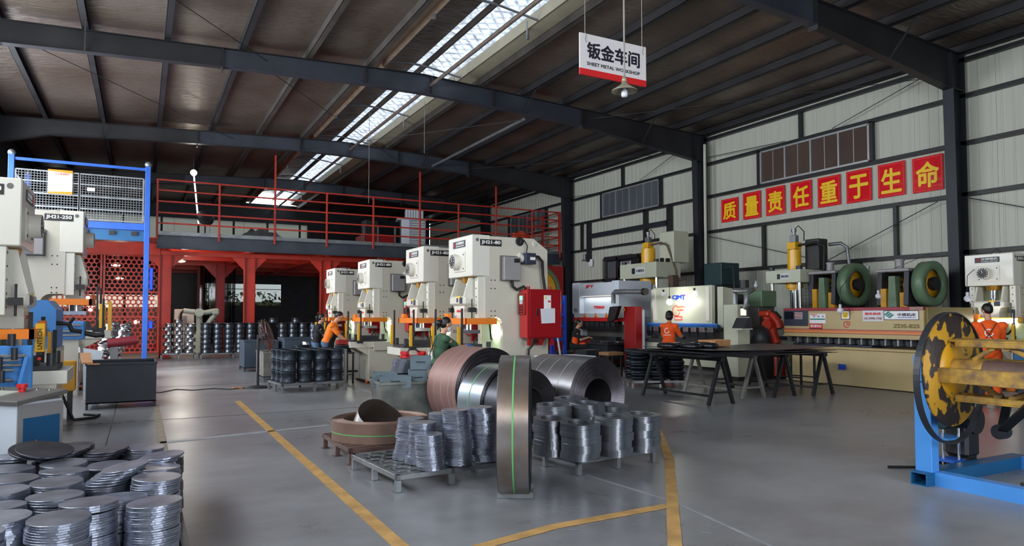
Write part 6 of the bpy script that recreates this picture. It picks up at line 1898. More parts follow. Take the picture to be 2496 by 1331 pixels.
# yellow flywheel and blue rack at the back, behind the nearest press
t = thing('flywheel_press', 'yellow flywheel of an old press seen just right of the nearest cream press', 'press', (9.6, 19, 0))
p = P(1308, 712, Y=19)
B().lathe([(.0, .03), (.72, 0), (.78, .03), (.78, .25), (.72, .28), (0, .25)], 36, p, (0, 1, 0)).build('flywheel', M['yellow_deep'], t)
B().lathe([(.76, -.01), (.9, 0), (.9, .28), (.76, .29)], 36, p, (0, 1, 0)).build('wheel_rim', M['green_paint'], t)
B().lathe([(0, -.12), (.2, -.1), (.22, .0), (0, .0)], 16, p, (0, 1, 0)).build('hub', M['black_steel'], t)
B().box(p.x - .6, 19.35, 0, p.x + .6, 20.4, p.z + .5, .03).build('frame', M['green_paint'], t)
t = thing('storage_rack', 'bright blue storage rack behind the red cabinet of the nearest press', 'rack', (9.6, 15.5, 0))
a, c = P(1345, 900, Y=15.3), P(1376, 720, Y=15.3)
for x in (a.x, c.x):
    for y in (15.3, 15.9): B().box(x - .04, y - .04, 0, x + .04, y + .04, c.z, .006).build('upright', M['blue_rack'], t)
for v in (722, 763, 803, 850): B().box(a.x, 15.27, P(0, v, Y=15.3).z - .06, c.x, 15.93, P(0, v, Y=15.3).z + .02, .006).build('shelf', M['blue_rack'], t)
for i, (v, w) in enumerate(((760, .1), (800, .14), (846, .12))):
    for k in range(2):
        tag(B().box(a.x + .06 + k * .14, 15.4, P(0, v, Y=15.3).z + .03, a.x + .06 + k * .14 + .1, 15.7, P(0, v, Y=15.3).z + .03 + w, .01).build('tool_block', M['galv'] if k else M['dark_steel']),
            'metal tool block on the bright blue storage rack', 'tool block', 'tool blocks on the blue rack')
tag(B().cyl(P(1350, 765, Y=14.9), V((P(1366, 840, Y=14.9).x + .1, 14.9, .02)), .025, n=8).build('steel_bar', M['paper_white']), 'pale thin bar leaning at the blue storage rack', 'bar')
struct(B().box(15.4, 27.2, 0, 17.3, 27.5, 3.9).build('partition', M['red_dark']))
"""wall bits"""
t = thing('wall_fan', 'small white wall box and bracket on the white wall left of the dark door', 'wall box', (17.9, 26.8, 3.2))
p = P(1441, 641, X=17.95); B().box(17.88, p.y - .12, p.z - .17, 17.98, p.y + .12, p.z + .17, .03).build('box', M['paper_white'], t)
p = P(1428, 628, X=17.95); B().box(17.84, p.y - .06, p.z - .15, 17.99, p.y + .06, p.z + .15, .02).box(17.84, p.y - .3, p.z - .15, 17.99, p.y + .2, p.z - .1).build('bracket', M['galv'], t)
def hang_bulb(u, v, X, lab, ztop):
    p = P(u, v, X=X)
    t = thing('hanging_bulb', lab, 'bulb', tuple(p))
    B().ball(p, .07, 12, 8).build('bulb', M['opal'], t)
    B().cyl(p + V((0, 0, .05)), p + V((0, 0, .14)), .03, n=10).build('socket', M['paper'], t)
    q = V(ztop)
    B().tube([p + V((0, 0, .13)), p + V((0, 0, .3)), p + V((.02, 0, .5)), (p + q) / 2 + V((0, 0, .25)), q], .007, 5).build('cord', M['dark_steel'], t)
hang_bulb(2048, 757, 14.0, 'pale bulb hanging in front of the khaki shear above the yellow badge', (16.1, 11.4, 2.82))
hang_bulb(2141, 722, 15.6, 'pale bulb hanging between the two flywheel presses', (17.88, 10.6, 3.2))
hang_bulb(1843, 696, 16.5, 'pale bulb hanging left of the slimmer hydraulic press', (17.88, 15.2, 3.2))
hang_bulb(2358, 728, 15.9, 'pale bulb on a cord left of the cream press by the wall', (17.88, 9.0, 3.2))

# ---------------------------------------------------------------- sheet table on trestles
def trestle(lab, x, y0, y1, m_, ht=.86):
    t = thing('trestle', lab, 'trestle', (x, (y0 + y1) / 2, 0))
    B().box(x - .05, y0, ht - .08, x + .05, y1, ht, .006).build('top_beam', M[m_], t)
    for y in (y0 + .08, y1 - .08):
        for k in (-1, 1): B().bar((x + k * .03, y, ht - .06), (x + k * .3, y, 0.005), .06, .05).build('leg', M[m_], t)
        B().bar((x - .24, y, .22), (x + .24, y, .22), .03).build('stretcher', M[m_], t)
    B().box(x - .24, y0 + .08, .14, x - .2, y1 - .08, .18).build('rail', M[m_], t)
trestle('black trestle at the left end of the sheet table', 9.25, 9.2, 11.2, 'black_steel')
trestle('paint-worn grey trestle, second from the left under the sheet table', 10.45, 9.55, 11.3, 'galv_worn')
trestle('dark trestle, third from the left under the sheet table', 11.25, 9.5, 11.3, 'black_steel')
trestle('dark trestle at the right end of the sheet table', 12.2, 9.35, 11.2, 'black_steel')
def bent_sheet(x0, x1, y0, y1, z, bend, th=.008, lab='', m_='disc_dark'):
    n = 10
    pts = []
    for i in range(n + 1):
        u = i / n
        pts.append((x0 + (x1 - x0) * u, z + bend(u)))
    s = B()
    vs = []
    for (x, zz) in pts: vs += [(x, y0, zz), (x, y1, zz), (x, y0, zz + th), (x, y1, zz + th)]
    fs = []
    for i in range(n):
        a, c = 4 * i, 4 * i + 4
        fs += [(a, a + 1, c + 1, c), (a + 2, c + 2, c + 3, a + 3), (a, c, c + 2, a + 2), (a + 1, a + 3, c + 3, c + 1)]
    fs += [(0, 2, 3, 1), (4 * n, 4 * n + 1, 4 * n + 3, 4 * n + 2)]
    s.add(vs, fs)
    return tag(s.build('steel_sheet', M[m_]), lab, 'sheet', 'steel sheets on the trestles')
for i, (x0, x1, ya, yb, z, lab) in enumerate(((8.75, 12.3, 9.15, 11.2, .868, 'lowest dark steel sheet lying on the trestles'), (8.85, 10.6, 9.2, 11.1, .885, 'short steel sheet second from below on the trestles'), (9.0, 12.45, 9.3, 11.25, .902, 'middle steel sheet of the pack on the trestles'),
                                      (8.9, 11.0, 9.35, 11.2, .92, 'shorter sheet under the top sheets on the trestles'), (9.1, 12.5, 9.4, 11.3, .938, 'topmost wide dark sheet with sagging near edge on the trestles'))):
    bent_sheet(x0, x1, ya, yb, z, (lambda u, i=i: (.03 * (2 * u - 1) ** 2 if i == 4 else 0)), lab=lab)
t = thing('cardboard_box', 'open brown cardboard box on the sheet table', 'box', (10.7, 10.9, .965), .25, local=True)
for a in ((-.3, -.2, .3, -.19), (-.3, .19, .3, .2), (-.3, -.19, -.29, .19), (.29, -.19, .3, .19)): B().box(a[0], a[1], 0, a[2], a[3], .13).build('side', M['board'], t)
B().box(-.3, -.2, 0, .3, .2, .008).build('bottom', M['board'], t)
for i, (u, v) in enumerate(((1640, 835), (1668, 838), (1690, 834), (1622, 838), (1712, 842))):
    p = P(u, v, Z=.97)
    o = B().lathe([(.12, 0), (.2, .0), (.22, .06), (.17, .10), (.13, .10), (.12, 0)], 20).build('black_ring', M['coil_dark']) if i == 0 else br.copy()
    if i == 0: br = o
    else: COL.objects.link(o)
    o.location = (9.3 + i * .22, 10.75 - (i % 2) * .42, .962)
    tag(o, ['black ring part on the table in front of the orange worker, foremost', 'black ring part beside the cardboard box', 'black ring part in the middle of the sheet table', 'black ring part at the left rear of the table', 'black ring part nearest the cardboard box'][i], 'ring part', 'black ring parts on the sheet table')
t = thing('stool', 'dark steel stool standing before the khaki shear bed', 'stool', (13.3, 11.0, 0))
B().box(13.0, 10.6, .72, 13.5, 11.3, .75, .006).build('seat', M['black_steel'], t)
for x in (13.02, 13.46):
    for y in (10.62, 11.26): B().box(x - .02, y - .02, 0, x + .02, y + .02, .72).build('leg', M['black_steel'], t)
for x in (13.02, 13.46): B().box(x - .012, 10.62, .2, x + .012, 11.26, .23).build('stretcher', M['black_steel'], t)
# stacks of dark wheel discs on a pallet at the table's left end
pallet('rim_pallet', 'pale steel pallet under the dark dish stacks left of the sheet table', 9.75, 12.0, 11.05, 13.0, .16, -.42)
for i in range(3):
    for j in range(2):
        for l in range(9):
            q = Matrix.Rotation(-.42, 3, 'Z') @ V((-.42 + i * .42, -.24 + j * .46, 0))
            o = B().lathe([(.12, .02), (.17, 0), (.205, .05), (.2, .075), (.16, .03), (.12, .035)], 18).build('dark_dish', M['rim_dark']) if (i, j, l) == (0, 0, 0) else dd.copy()
            if (i, j, l) == (0, 0, 0): dd = o
            else: COL.objects.link(o)
            o.location = (10.4 + q.x + R.uniform(-.015, .015), 12.5 + q.y + R.uniform(-.015, .015), .165 + l * .075)
            o.rotation_euler = (math.pi if l % 3 == 2 else 0, 0, R.uniform(0, 6))
            if l % 3 == 2: o.location.z += .075
            tag(o, 'dark stamped dish in the stacks on the pallet left of the sheet table', 'dish', 'dark dishes on the pallet by the table')
t = thing('wooden_stand', 'small stand with a wooden top left of the dark dish stacks', 'stand', (9.9, 13.5, 0))
B().box(9.7, 13.3, .66, 10.15, 13.7, .74, .01).build('top', M['wood'], t)
for x in (9.73, 10.1):
    for y in (13.33, 13.66): B().box(x - .02, y - .02, 0, x + .02, y + .02, .66).build('leg', M['black_steel'], t)
# ---------------------------------------------------------------- decoiler in the right foreground
DC = V((6.70, 3.78, 1.10))
DA = V((math.sin(math.radians(176)), math.cos(math.radians(176)), 0))
t = thing('decoiler', 'worn yellow strip decoiler with a large round plate on a blue frame, right foreground', 'decoiler', (DC.x, DC.y, 0))
B().lathe([(0, -.012), (.525, -.012), (.53, 0), (.525, .012), (0, .012)], 72, DC, DA).build('round_plate', M['disc_worn'], t)
hp = B().lathe([(.08, .012), (.265, .012), (.265, .024), (.08, .024)], 48, DC, DA).build('hub_plate', M['yellow_deep'], t)
s = B()
for k in range(10):
    a = k * .628
    s.cyl(DC + V((math.cos(a) * .23, -.024, math.sin(a) * .23)), DC + V((math.cos(a) * .23, -.036, math.sin(a) * .23)), .012, n=6)
s.build('bolt_heads', M['galv'], hp)['kind'] = 'stuff'
hc = DC + V((-.02, .0, -.075))
s = B()
n = 72
prof = [(.6, -.028), (.612, -.028), (.612, .028), (.6, .028), (.6, -.028)]
s.lathe(prof, n, hc, DA, False)
s.build('hanging_hoop', M['hoop'], t)
B().cyl(DC + V((0, .28, 0)), DC + V((0, -.0, 0)), .1, n=20).cyl(DC, DC + V((0, -.3, 0)), .105, .1, n=24).build('hub_sleeve', M['yellow_worn'], t)
B().cyl(DC + V((0, -.28, 0)), DC + V((0, -.72, 0)), .1, n=24).build('mandrel_tube', M['rust_brown'], t)
B().cyl(DC + V((0, -.72, 0)), DC + V((0, -.86, 0)), .13, n=24).build('collar', M['yellow_worn'], t)
for k in range(6):
    a = k * math.pi / 3
    B().cyl(DC + V((math.cos(a) * .125, -.79, math.sin(a) * .125)), DC + V((math.cos(a) * .137, -.79, math.sin(a) * .137)), .02, n=8).build('collar_hole', M['plate_black'], t)
B().cyl(DC + V((0, -.86, 0)), DC + V((0, -1.9, 0)), .1, n=20).build('mandrel_tube', M['rust_brown'], t)
for k in range(4):
    a = math.radians(98 + 90 * k)
    d = V((math.cos(a), 0, math.sin(a)))
    q = V((-d.z, 0, d.x))
    c0 = DC + d * .25
    s = B()
    for w in (-.05, .05):
        s.bar(c0 + q * w + V((0, -.03 - (.05 if k == 0 else 0), 0)), c0 + q * w + V((0, -1.9, 0)), .028, .05, d, .006)
    s.bar(c0 + d * .03 + V((0, -.03, 0)), c0 + d * .03 + V((0, -1.9, 0)), .13, .014, d, .003)
    s.build('expanding_bar', M['yellow_worn'], t)
    for y0_, y1_ in ((-.38, -.2), (-.5, -.76), (-1.1, -.92), (-1.2, -1.5)):
        B().bar(DC + d * .22 + V((0, y0_, 0)), DC + d * .1 + V((0, y1_, 0)), .04, .05, q, .008).build('link_arm', M['yellow_worn'], t)
        B().cyl(DC + d * .22 + V((0, y0_, 0)) - q * .04, DC + d * .22 + V((0, y0_, 0)) + q * .04, .026, n=12).build('link_pin', M['yellow_worn'], t)
# blue stand
bx = lambda *a, **k: B().box(*a, **k)
bx(6.58, 3.92, .12, 6.70, 4.08, .98, bv=.006).build('stand_post', M['blue_light'], t)
bx(6.70, 3.94, .12, 6.73, 4.06, .9, bv=.003).build('stand_post_shade', M['blue_deep'], t)  # thin darker blue skin, the shaded side put into the colour
bx(6.58, 3.92, .96, 6.86, 4.08, 1.22, bv=.006).build('bearing_block', M['blue_light'], t)
s = B().use(M['blue_light'])
def rect_tube(s, x0, y0, z0, x1, y1, z1, w=.012):
    if abs(y1 - y0) > abs(x1 - x0):
        return s.box(x0, y0, z0, x1, y1, z0 + w).box(x0, y0, z1 - w, x1, y1, z1).box(x0, y0, z0 + w, x0 + w, y1, z1 - w).box(x1 - w, y0, z0 + w, x1, y1, z1 - w)
    return s.box(x0, y0, z0, x1, y1, z0 + w).box(x0, y0, z1 - w, x1, y1, z1).box(x0, y0, z0 + w, x1, y0 + w, z1 - w).box(x0, y1 - w, z0 + w, x1, y1, z1 - w)
rect_tube(B(), 6.62, 1.6, 0, 6.74, 3.92, .13).build('base_beam', M['blue_light'], t)
rect_tube(B(), 8.15, 1.6, 0, 8.27, 3.92, .13).build('base_beam', M['blue_light'], t)
rect_tube(B(), 6.5, 3.92, 0, 8.3, 4.08, .125).build('base_beam', M['blue_deep'], t)
rect_tube(B(), 6.74, 2.6, 0, 8.15, 2.72, .12).build('cross_beam', M['blue_light'], t)
bx(7.0, 3.35, 0, 7.9, 3.41, .05).build('floor_bar', M['dark_steel'], t)
for x in (7.1, 7.4, 7.7): bx(x, 3.33, .05, x + .06, 3.43, .08).build('lug', M['dark_steel'], t)
# drive motor under the mandrel
m0, m1 = V((7.2, 4.2, .56)), V((7.55, 4.24, .56))
B().cyl(m0, m1, .11, n=20).build('motor', M['green_tank'], t)
for k in range(6): B().cyl(m0.lerp(m1, .1 + k * .15), m0.lerp(m1, .1 + k * .15) + V((.018, .002, 0)), .12, n=20).build('cooling_fin', M['green_tank'], t)
bx(7.5, 4.1, .14, 7.74, 4.34, .54, bv=.03).build('gearbox', M['black_steel'], t)
B().cyl((7.62, 4.06, .52), (7.62, 4.38, .52), .14, n=18).build('gear_housing', M['black_steel'], t)
bx(7.2, 4.12, .34, 7.54, 4.34, .36).build('motor_plate', M['blue_light'], t)
for y in (4.14, 4.3): B().cyl((7.42, y, .02), (7.42, y, .45), .014, n=8).build('jack_screw', M['chrome'], t)
bx(7.3, 4.12, .1, 7.5, 4.34, .13).build('jack_plate', M['blue_paint'], t)
bx(7.55, 4.12, .0, 7.7, 4.32, .16).build('gearbox_foot', M['black_steel'], t)
wq = P(2441, 1052, Y=3.6)
for u_, v_, y_ in ((2455, 985, 3.5), (2515, 985, 3.0)): B().bar(wq, P(u_, v_, Y=y_), .03, .07, (0, 1, 0)).build('drive_belt', M['rubber'], t)
B().cyl(wq + V((-.05, 0, 0)), wq + V((.05, 0, 0)), .07, n=16).build('belt_wheel', M['dark_steel'], t)
tag(B().tube([(6.95, 4.6, .015), (7.2, 4.45, .015), (7.6, 4.5, .015), (7.9, 4.4, .015)], .015, 6).build('power_cord', M['rubber']), 'black cord on the floor under the decoiler plate', 'cord')
tag(B().bar((7.0, 3.2, .03), (7.55, 2.95, .03), .05).build('steel_tube', M['navy']), 'short dark tube lying inside the blue decoiler base', 'tube')

# rags in a blue tub by the cream press at the right edge
t = thing('cloth_tub', 'blue tub heaped with pale rags beside the worker at the right edge', 'tub', (13.4, 5.7, 0))
B().box(13.0, 5.2, .75, 13.9, 6.35, 1.08, .03).build('tub', M['blue_deep'], t)
B().box(13.05, 5.25, 0, 13.85, 6.3, .75).build('stand', M['dark_steel'], t)
vs, fs = [], []
for j in range(15):
    for i in range(13):
        x, y = 12.98 + i * .077, 5.18 + j * .085
        e_ = math.sin(math.pi * i / 12) * math.sin(math.pi * j / 14)
        vs.append((x, y, 1.07 + max(0, e_) ** .5 * (.27 + .2 * noise.noise(V((x * 6, y * 6, 1))))))
for j in range(14):
    for i in range(12):
        a = j * 13 + i
        fs.append((a, a + 1, a + 14, a + 13))
mk('rag', (190, 196, 204), .9, 0, 0, 5, col2=(60, 76, 96), bump=.3, bs=10)
B().add(vs, fs, True).build('rag_heap', M['rag'], t)

# ---------------------------------------------------------------- hanging sign and pendant lamp
SY = 8.3
a, b_, c, d = (P(u, v, Y=SY) for u, v in ((1412, 77), (1573, 118), (1574, 213), (1413, 180)))
x0, x1 = (a.x + d.x) / 2, (b_.x + c.x) / 2
z1, z0 = (a.z + b_.z) / 2, (c.z + d.z) / 2
sg = thing('hanging_sign', 'white workshop sign with red bottom band hanging from two ropes', 'sign', ((x0 + x1) / 2, SY, z0))
hb = (z1 - z0) * .155
B().box(x0, SY - .012, z0 + hb, x1, SY + .012, z1).build('board', M['sign_white'], sg)
B().box(x0, SY - .0122, z0, x1, SY + .0122, z0 + hb).build('red_band', M['ink_red'], sg)
w = x1 - x0
text(sg, '钣金车间', .3, ((x0 + x1) / 2 + .0, SY - .0125, z0 + (z1 - z0) * .62), '-y', M['ink_black'], .010, w * .80, h=(z1 - z0) * .40)
text(sg, 'SHEET METAL WORKSHOP', .1, ((x0 + x1) / 2, SY - .0125, z0 + (z1 - z0) * .29), '-y', M['ink_black'], .0022, w * .80, h=(z1 - z0) * .085)
for x in (x0 + w * .08, x1 - w * .055):
    B().tube([(x, SY, zt(x) + .2), (x, SY, z1 + .02), (x + .012, SY - .018, z1 - .03), (x - .008, SY - .018, z1 - .08), (x + .01, SY - .018, z1 - .13)], .006, 5).build('rope', M['rope'], sg)
lp = P(1522, 215, Y=7.25)
t = thing('pendant_lamp', 'tin shaded pendant lamp with a white bulb hanging before the sign', 'lamp', tuple(lp))
B().lathe([(.03, .09), (.045, .05), (.165, -.03), (.17, -.045), (.166, -.045), (.16, -.032), (.04, .04), (.025, .085)], 32, lp).build('shade', M['lamp_tin'], t)
B().lathe([(0, .16), (.03, .15), (.034, .08), (0, .07)], 16, lp).build('cap', M['lamp_tin'], t)
B().lathe([(0, .03), (.02, .03), (.024, -.02), (.04, -.04), (.042, -.09), (.036, -.115), (0, -.12)], 18, lp).build('bulb', M['opal'], t)
B().cyl(lp + V((0, 0, .15)), (lp.x, lp.y, zt(lp.x) + .2), .012, n=8).build('stem', M['rope'], t)
# thin hanging cords in the hall
for (u, v, Y, zb_) in ((900, 330, 24.0, 5.6), (1035, 250, 21.5, 7.0)):
    p = P(u, v, Y=Y)
    tag(B().cyl((p.x, Y, zb_), (p.x, Y, zt(p.x) + .3), .008, n=5).build('hanging_rope', M['rope']), 'thin pale cord hanging straight down from the roof, %s' % ('longer one above the air cooler' if u == 900 else 'shorter one near the tie pipe'), 'cord')

# ---------------------------------------------------------------- people
def capsule(s, p0, p1, r0, r1, n=12):
    p0, p1 = V(p0), V(p1)
    d = (p1 - p0)
    if d.length < 1e-5: d = V((0, 0, 1e-4))
    L = d.length
    pr_ = [(max(1e-4, r0 * math.cos(a)), r0 * math.sin(a)) for a in (-1.57, -1.1, -.6, 0)] + [(max(1e-4, r1 * math.cos(a)), L + r1 * math.sin(a)) for a in (0, .6, 1.1, 1.57)]
    return s.lathe(pr_, n, p0, d)
def blob(s, c, r, M_=None, n=16, m=12):
    b2 = B(); b2.ball((0, 0, 0), r, n, m)
    s.add([(M_ @ p if M_ else p) + V(c) for p in b2.v], b2.f, True)
    return s
def remesh(s, name, m, parent, vox, smooth=4):
    me = bpy.data.meshes.new('raw')
    me.from_pydata(s.v, [], s.f)
    o = bpy.data.objects.new('raw', me)
    COL.objects.link(o)
    r = o.modifiers.new('r', 'REMESH'); r.mode = 'VOXEL'; r.voxel_size = vox; r.use_smooth_shade = True
    if smooth:
        q = o.modifiers.new('s', 'SMOOTH'); q.factor = .5; q.iterations = smooth
    dg = bpy.context.evaluated_depsgraph_get()
    me2 = bpy.data.meshes.new_from_object(o.evaluated_get(dg))
    bpy.data.objects.remove(o)
    me2.materials.clear(); me2.materials.append(m)
    me2.name = name
    return link(name, me2, parent)

def person(label, loc, heading, shirt, trousers, height=1.68, lean=0.0, nod=.15, turn=0.0, hands=((.45, .18, 1.0), (.45, -.18, 1.0)), seated=False, seat=.55, hair='short', apron=None, mask=False, gloves=None, female=False, print_=False, straps=False, sleeve=.62, step=.0, side=None):
    """hands: (forward, right, up) of the right and the left hand; x is right, y is forward"""
    t = thing('person', label, 'person', loc, -math.radians(heading), local=True)
    k = height / 1.68
    hipz = (seat + .10) if seated else .90 * k
    cl, sl = math.cos(lean), math.sin(lean)
    up, fw = V((0, sl, cl)), V((0, cl, -sl))
    hip = V((0, 0, hipz))
    def T(x, f, u): return hip + V((x, 0, 0)) + fw * f + up * u
    sw = (.175 if female else .2) * k
    neck = T(0, .0, .52 * k)
    ch = neck + up * .05 * k
    # head frame
    hl = lean * .6 + nod
    hu, hf = V((0, math.sin(hl), math.cos(hl))), V((0, math.cos(hl), -math.sin(hl)))
    tr = Matrix.Rotation(-turn, 3, 'Z')
    hu, hf = tr @ hu, tr @ hf
    hx = hf.cross(hu)
    hc = neck + up * .06 * k + hu * .115 * k + hf * .02
    RM = Matrix((hx, hf, hu)).transposed()
    body = B()
    head = lambda x, f, u: hc + hx * x + hf * f + hu * u
    blob(body, hc + hu * .02, (.074 * k, .092 * k, .095 * k), RM)
    blob(body, head(0, .025, -.055), (.058 * k, .068 * k, .062 * k), RM)
    capsule(body, head(0, .085, -.01), head(0, .108, -.035), .012, .016, 8)
    blob(body, head(0, .075, -.085), (.022, .02, .018), RM)
    for sx in (-1, 1):
        blob(body, head(sx * .076, -.005, -.015), (.012, .02, .03), RM, 8, 8)
        blob(body, head(sx * .03, .078, .028), (.026, .014, .01), RM, 8, 6)
    capsule(body, neck - up * .06, hc - hu * .05, .056 * k, .05 * k)
    blob(body, T(0, .0, .36 * k), (sw * .88, .115 * k, .17 * k), Matrix.Rotation(-lean, 3, 'X'))
    blob(body, T(0, .0, .16 * k), (.14 * k, .1 * k, .16 * k), Matrix.Rotation(-lean, 3, 'X'))
    blob(body, T(0, -.01, 0), (.155 * k, .115 * k, .12 * k))
    sh = B()
    blob(sh, T(0, .0, .36 * k), (sw * .95, .135 * k, .18 * k), Matrix.Rotation(-lean, 3, 'X'))
    blob(sh, T(0, .0, .18 * k), (.165 * k, .128 * k, .18 * k), Matrix.Rotation(-lean, 3, 'X'))
    blob(sh, T(0, -.0, .03 * k), (.175 * k, .138 * k, .12 * k))
    capsule(sh, neck - up * .075, neck - up * .03, .085 * k, .062 * k)
    for sx, hd_ in ((1, hands[0]), (-1, hands[1])):
        S_ = T(sx * sw, .0, .44 * k)
        Hn = V((hd_[1], hd_[0], hd_[2]))
        L1, L2 = .29 * k, .25 * k
        d = Hn - S_
        if d.length > (L1 + L2) * .985:
            Hn = S_ + d.normalized() * (L1 + L2) * .985; d = Hn - S_
        x_ = (L1 * L1 - L2 * L2 + d.length_squared) / (2 * d.length)
        h_ = math.sqrt(max(0, L1 * L1 - x_ * x_))
        dn = d.normalized()
        pole = V((sx * .3, -.5, -.85))
        pole = (pole - dn * pole.dot(dn)).normalized()
        El = S_ + dn * x_ + pole * h_
        capsule(body, S_, El, .05 * k, .04 * k)
        capsule(body, El, Hn, .042 * k, .028 * k)
        blob(body, S_ - V((sx * .015, 0, 0)), (.05 * k, .052 * k, .052 * k))
        # hand: palm and five bent fingers
        fd = (Hn - El).normalized()
        fd = (fd + V((0, .25, -.2))).normalized()
        sd = fd.cross(V((0, 0, 1))).normalized()
        pn = sd.cross(fd).normalized()
        if pn.z > 0: pn = -pn
        RP = Matrix((sd, fd, pn)).transposed()
        hand = B()
        hb2 = body if not gloves else hand
        blob(hb2, Hn + fd * .045, (.038, .052, .016), RP, 10, 8)
        capsule(hb2, Hn - fd * .02, Hn + fd * .02, .026, .03)
        for i, (o_, ln) in enumerate(((-.028, .068), (-.009, .078), (.01, .074), (.028, .058))):
            b0 = Hn + fd * .085 + sd * o_
            m1 = b0 + (fd * .85 + pn * .4).normalized() * ln * .5
            m2 = m1 + (fd * .45 + pn * .85).normalized() * ln * .5
            capsule(hb2, b0 - fd * .02, m1, .0095, .009, 8); capsule(hb2, m1, m2, .009, .0075, 8)
        th = -sx
        b0 = Hn + fd * .03 + sd * th * .035
        m1 = b0 + (fd * .6 + sd * th * .7 + pn * .25).normalized() * .04
        capsule(hb2, b0 - sd * th * .015, m1, .012, .0105, 8); capsule(hb2, m1, m1 + (fd * .8 + pn * .5).normalized() * .032, .0105, .009, 8)
        if gloves:
            capsule(hand, Hn - fd * .06, Hn, .034, .034)
            remesh(hand, 'glove', M[gloves[0 if sx > 0 else 1]], t, .0065, 2)
        e_ = S_.lerp(El, sleeve)
        capsule(sh, S_ - V((sx * .03, 0, 0)), e_, .068 * k, .06 * k)
        blob(sh, S_, (.07 * k, .072 * k, .068 * k))
    tr_ = B()
    blob(tr_, T(0, -.005, -.01), (.172 * k, .132 * k, .13 * k))
    for sx in (-1, 1):
        Hj = hip + V((sx * .09 * k, 0, -.04))
        if seated:
            Kn = V((sx * .14, .42 * k, hipz - .03)); An = V((sx * .14, .38 * k, .09))
        else:
            Kn = V((sx * .1 * k, .03 + step * sx * .1, .48 * k)); An = V((sx * .1 * k, -.02 + step * sx * .2, .085))
        capsule(body, Hj, Kn, .085 * k, .058 * k); capsule(body, Kn, An, .058 * k, .036 * k)
        capsule(body, An + V((0, -.02, -.03)), An + V((0, .12, -.055)), .036, .028)
        capsule(tr_, Hj, Kn, .1 * k, .075 * k); capsule(tr_, Kn, An + V((0, 0, .02)), .076 * k, .062 * k)
        s_ = B()
        capsule(s_, An + V((0, -.04, -.04)), An + V((0, .15, -.048)), .044, .036)
        s_.box(An.x - .042, An.y - .085, .0, An.x + .042, An.y + .19, .028, .01)
        s_.build('shoe', M['rubber'], t)
    remesh(body, 'body', M['skin'], t, .0085, 3)
    remesh(sh, 'shirt', M[shirt], t, .012, 5)
    remesh(tr_, 'trousers', M[trousers], t, .013, 5)
    # hair, eyes, mouth
    hr = B()
    blob(hr, head(0, -.022, .042), (.083 * k, .088 * k, .088 * k), RM)
    if hair == 'bob':
        blob(hr, head(0, -.045, -.02), (.1 * k, .085 * k, .105 * k), RM)
        blob(hr, head(0, -.03, .04), (.098 * k, .098 * k, .1 * k), RM)
    if hair == 'bun':
        blob(hr, head(0, -.04, .0), (.078 * k, .066 * k, .085 * k), RM)
        blob(hr, head(0, -.125, -.02), (.045, .05, .055), RM)
        capsule(hr, head(0, -.12, -.05), head(0, -.11, -.13), .03, .012)
    if hair == 'short':
        blob(hr, head(0, -.04, .01), (.078 * k, .064 * k, .075 * k), RM)
    v2 = []
    # keep the face free: pull hair in front of the forehead line back
    for p in hr.v:
        q = p - hc
        f_, u_ = q.dot(hf), q.dot(hu)
        lim = .06 + max(0, (u_ - .03)) * .8 if u_ > .035 else .012
        if f_ > lim: p = p - hf * (f_ - lim)
        v2.append(p)
    hr.v = v2
    remesh(hr, 'hair', M['hair'], t, .011, 2)
    for sx in (-1, 1):
        B().ball(head(sx * .03, .079, .012), (.011, .008, .008), 8, 6).build('eye', M['paper_white'], t)
        B().ball(head(sx * .03, .0855, .012), .005, 6, 5).build('pupil', M['ink_black'], t)
    if mask:
        mk_ = B()
        blob(mk_, head(0, .045, -.05), (.062 * k, .066 * k, .062 * k), RM)
        remesh(mk_, 'face_mask', M['mask_white'], t, .009, 2)
        B().tube([head(.06, .04, -.03), head(.078, .0, .0)], .003, 5).tube([head(-.06, .04, -.03), head(-.078, .0, .0)], .003, 5).build('mask_strap', M['mask_white'], t)
    else:
        B().ball(head(0, .088, -.06), (.022, .008, .006), 10, 6).build('mouth', M['coil_red'], t)
    if apron:
        vs, fs = [], []
        nu, nv = 10, 12
        for j in range(nv + 1):
            v_ = j / nv
            u_ = .40 - v_ * .85
            for i in range(nu + 1):
                an = (-1 + 2 * i / nu) * (.75 + .45 * min(1, v_ * 2.5))
                rx, ry = .195 * k, .165 * k
                if u_ > 0: p = T(math.sin(an) * rx, math.cos(an) * ry, u_ * k)
                else: p = hip + V((math.sin(an) * (rx + .02), math.cos(an) * (ry + .01) + (.22 if seated else .0) * min(1, -u_ * 4), u_ * k))
                vs.append(p)
        for j in range(nv):
            for i in range(nu):
                a = j * (nu + 1) + i
                fs.append((a, a + 1, a + nu + 2, a + nu + 1))
        B().add(vs, fs, True).build('apron', M[apron], t)
    if straps or apron:
        bk = lambda x, u: T(x, -.15 * k - .01 + abs(x) * .12, u * k)
        sx_ = B().tube([bk(-.11, .47), bk(-.04, .34), bk(.03, .24), bk(.12, .1)], .007, 6).tube([bk(.11, .47), bk(.04, .34), bk(-.03, .24), bk(-.12, .1)], .007, 6)
        if straps: sx_.tube([bk(-.13, .1), bk(0, .09), bk(.13, .1)], .007, 6)
        sx_.build('apron_strap', M['cloth_black' if shirt != 'cloth_black' else 'cloth_pale'], t)
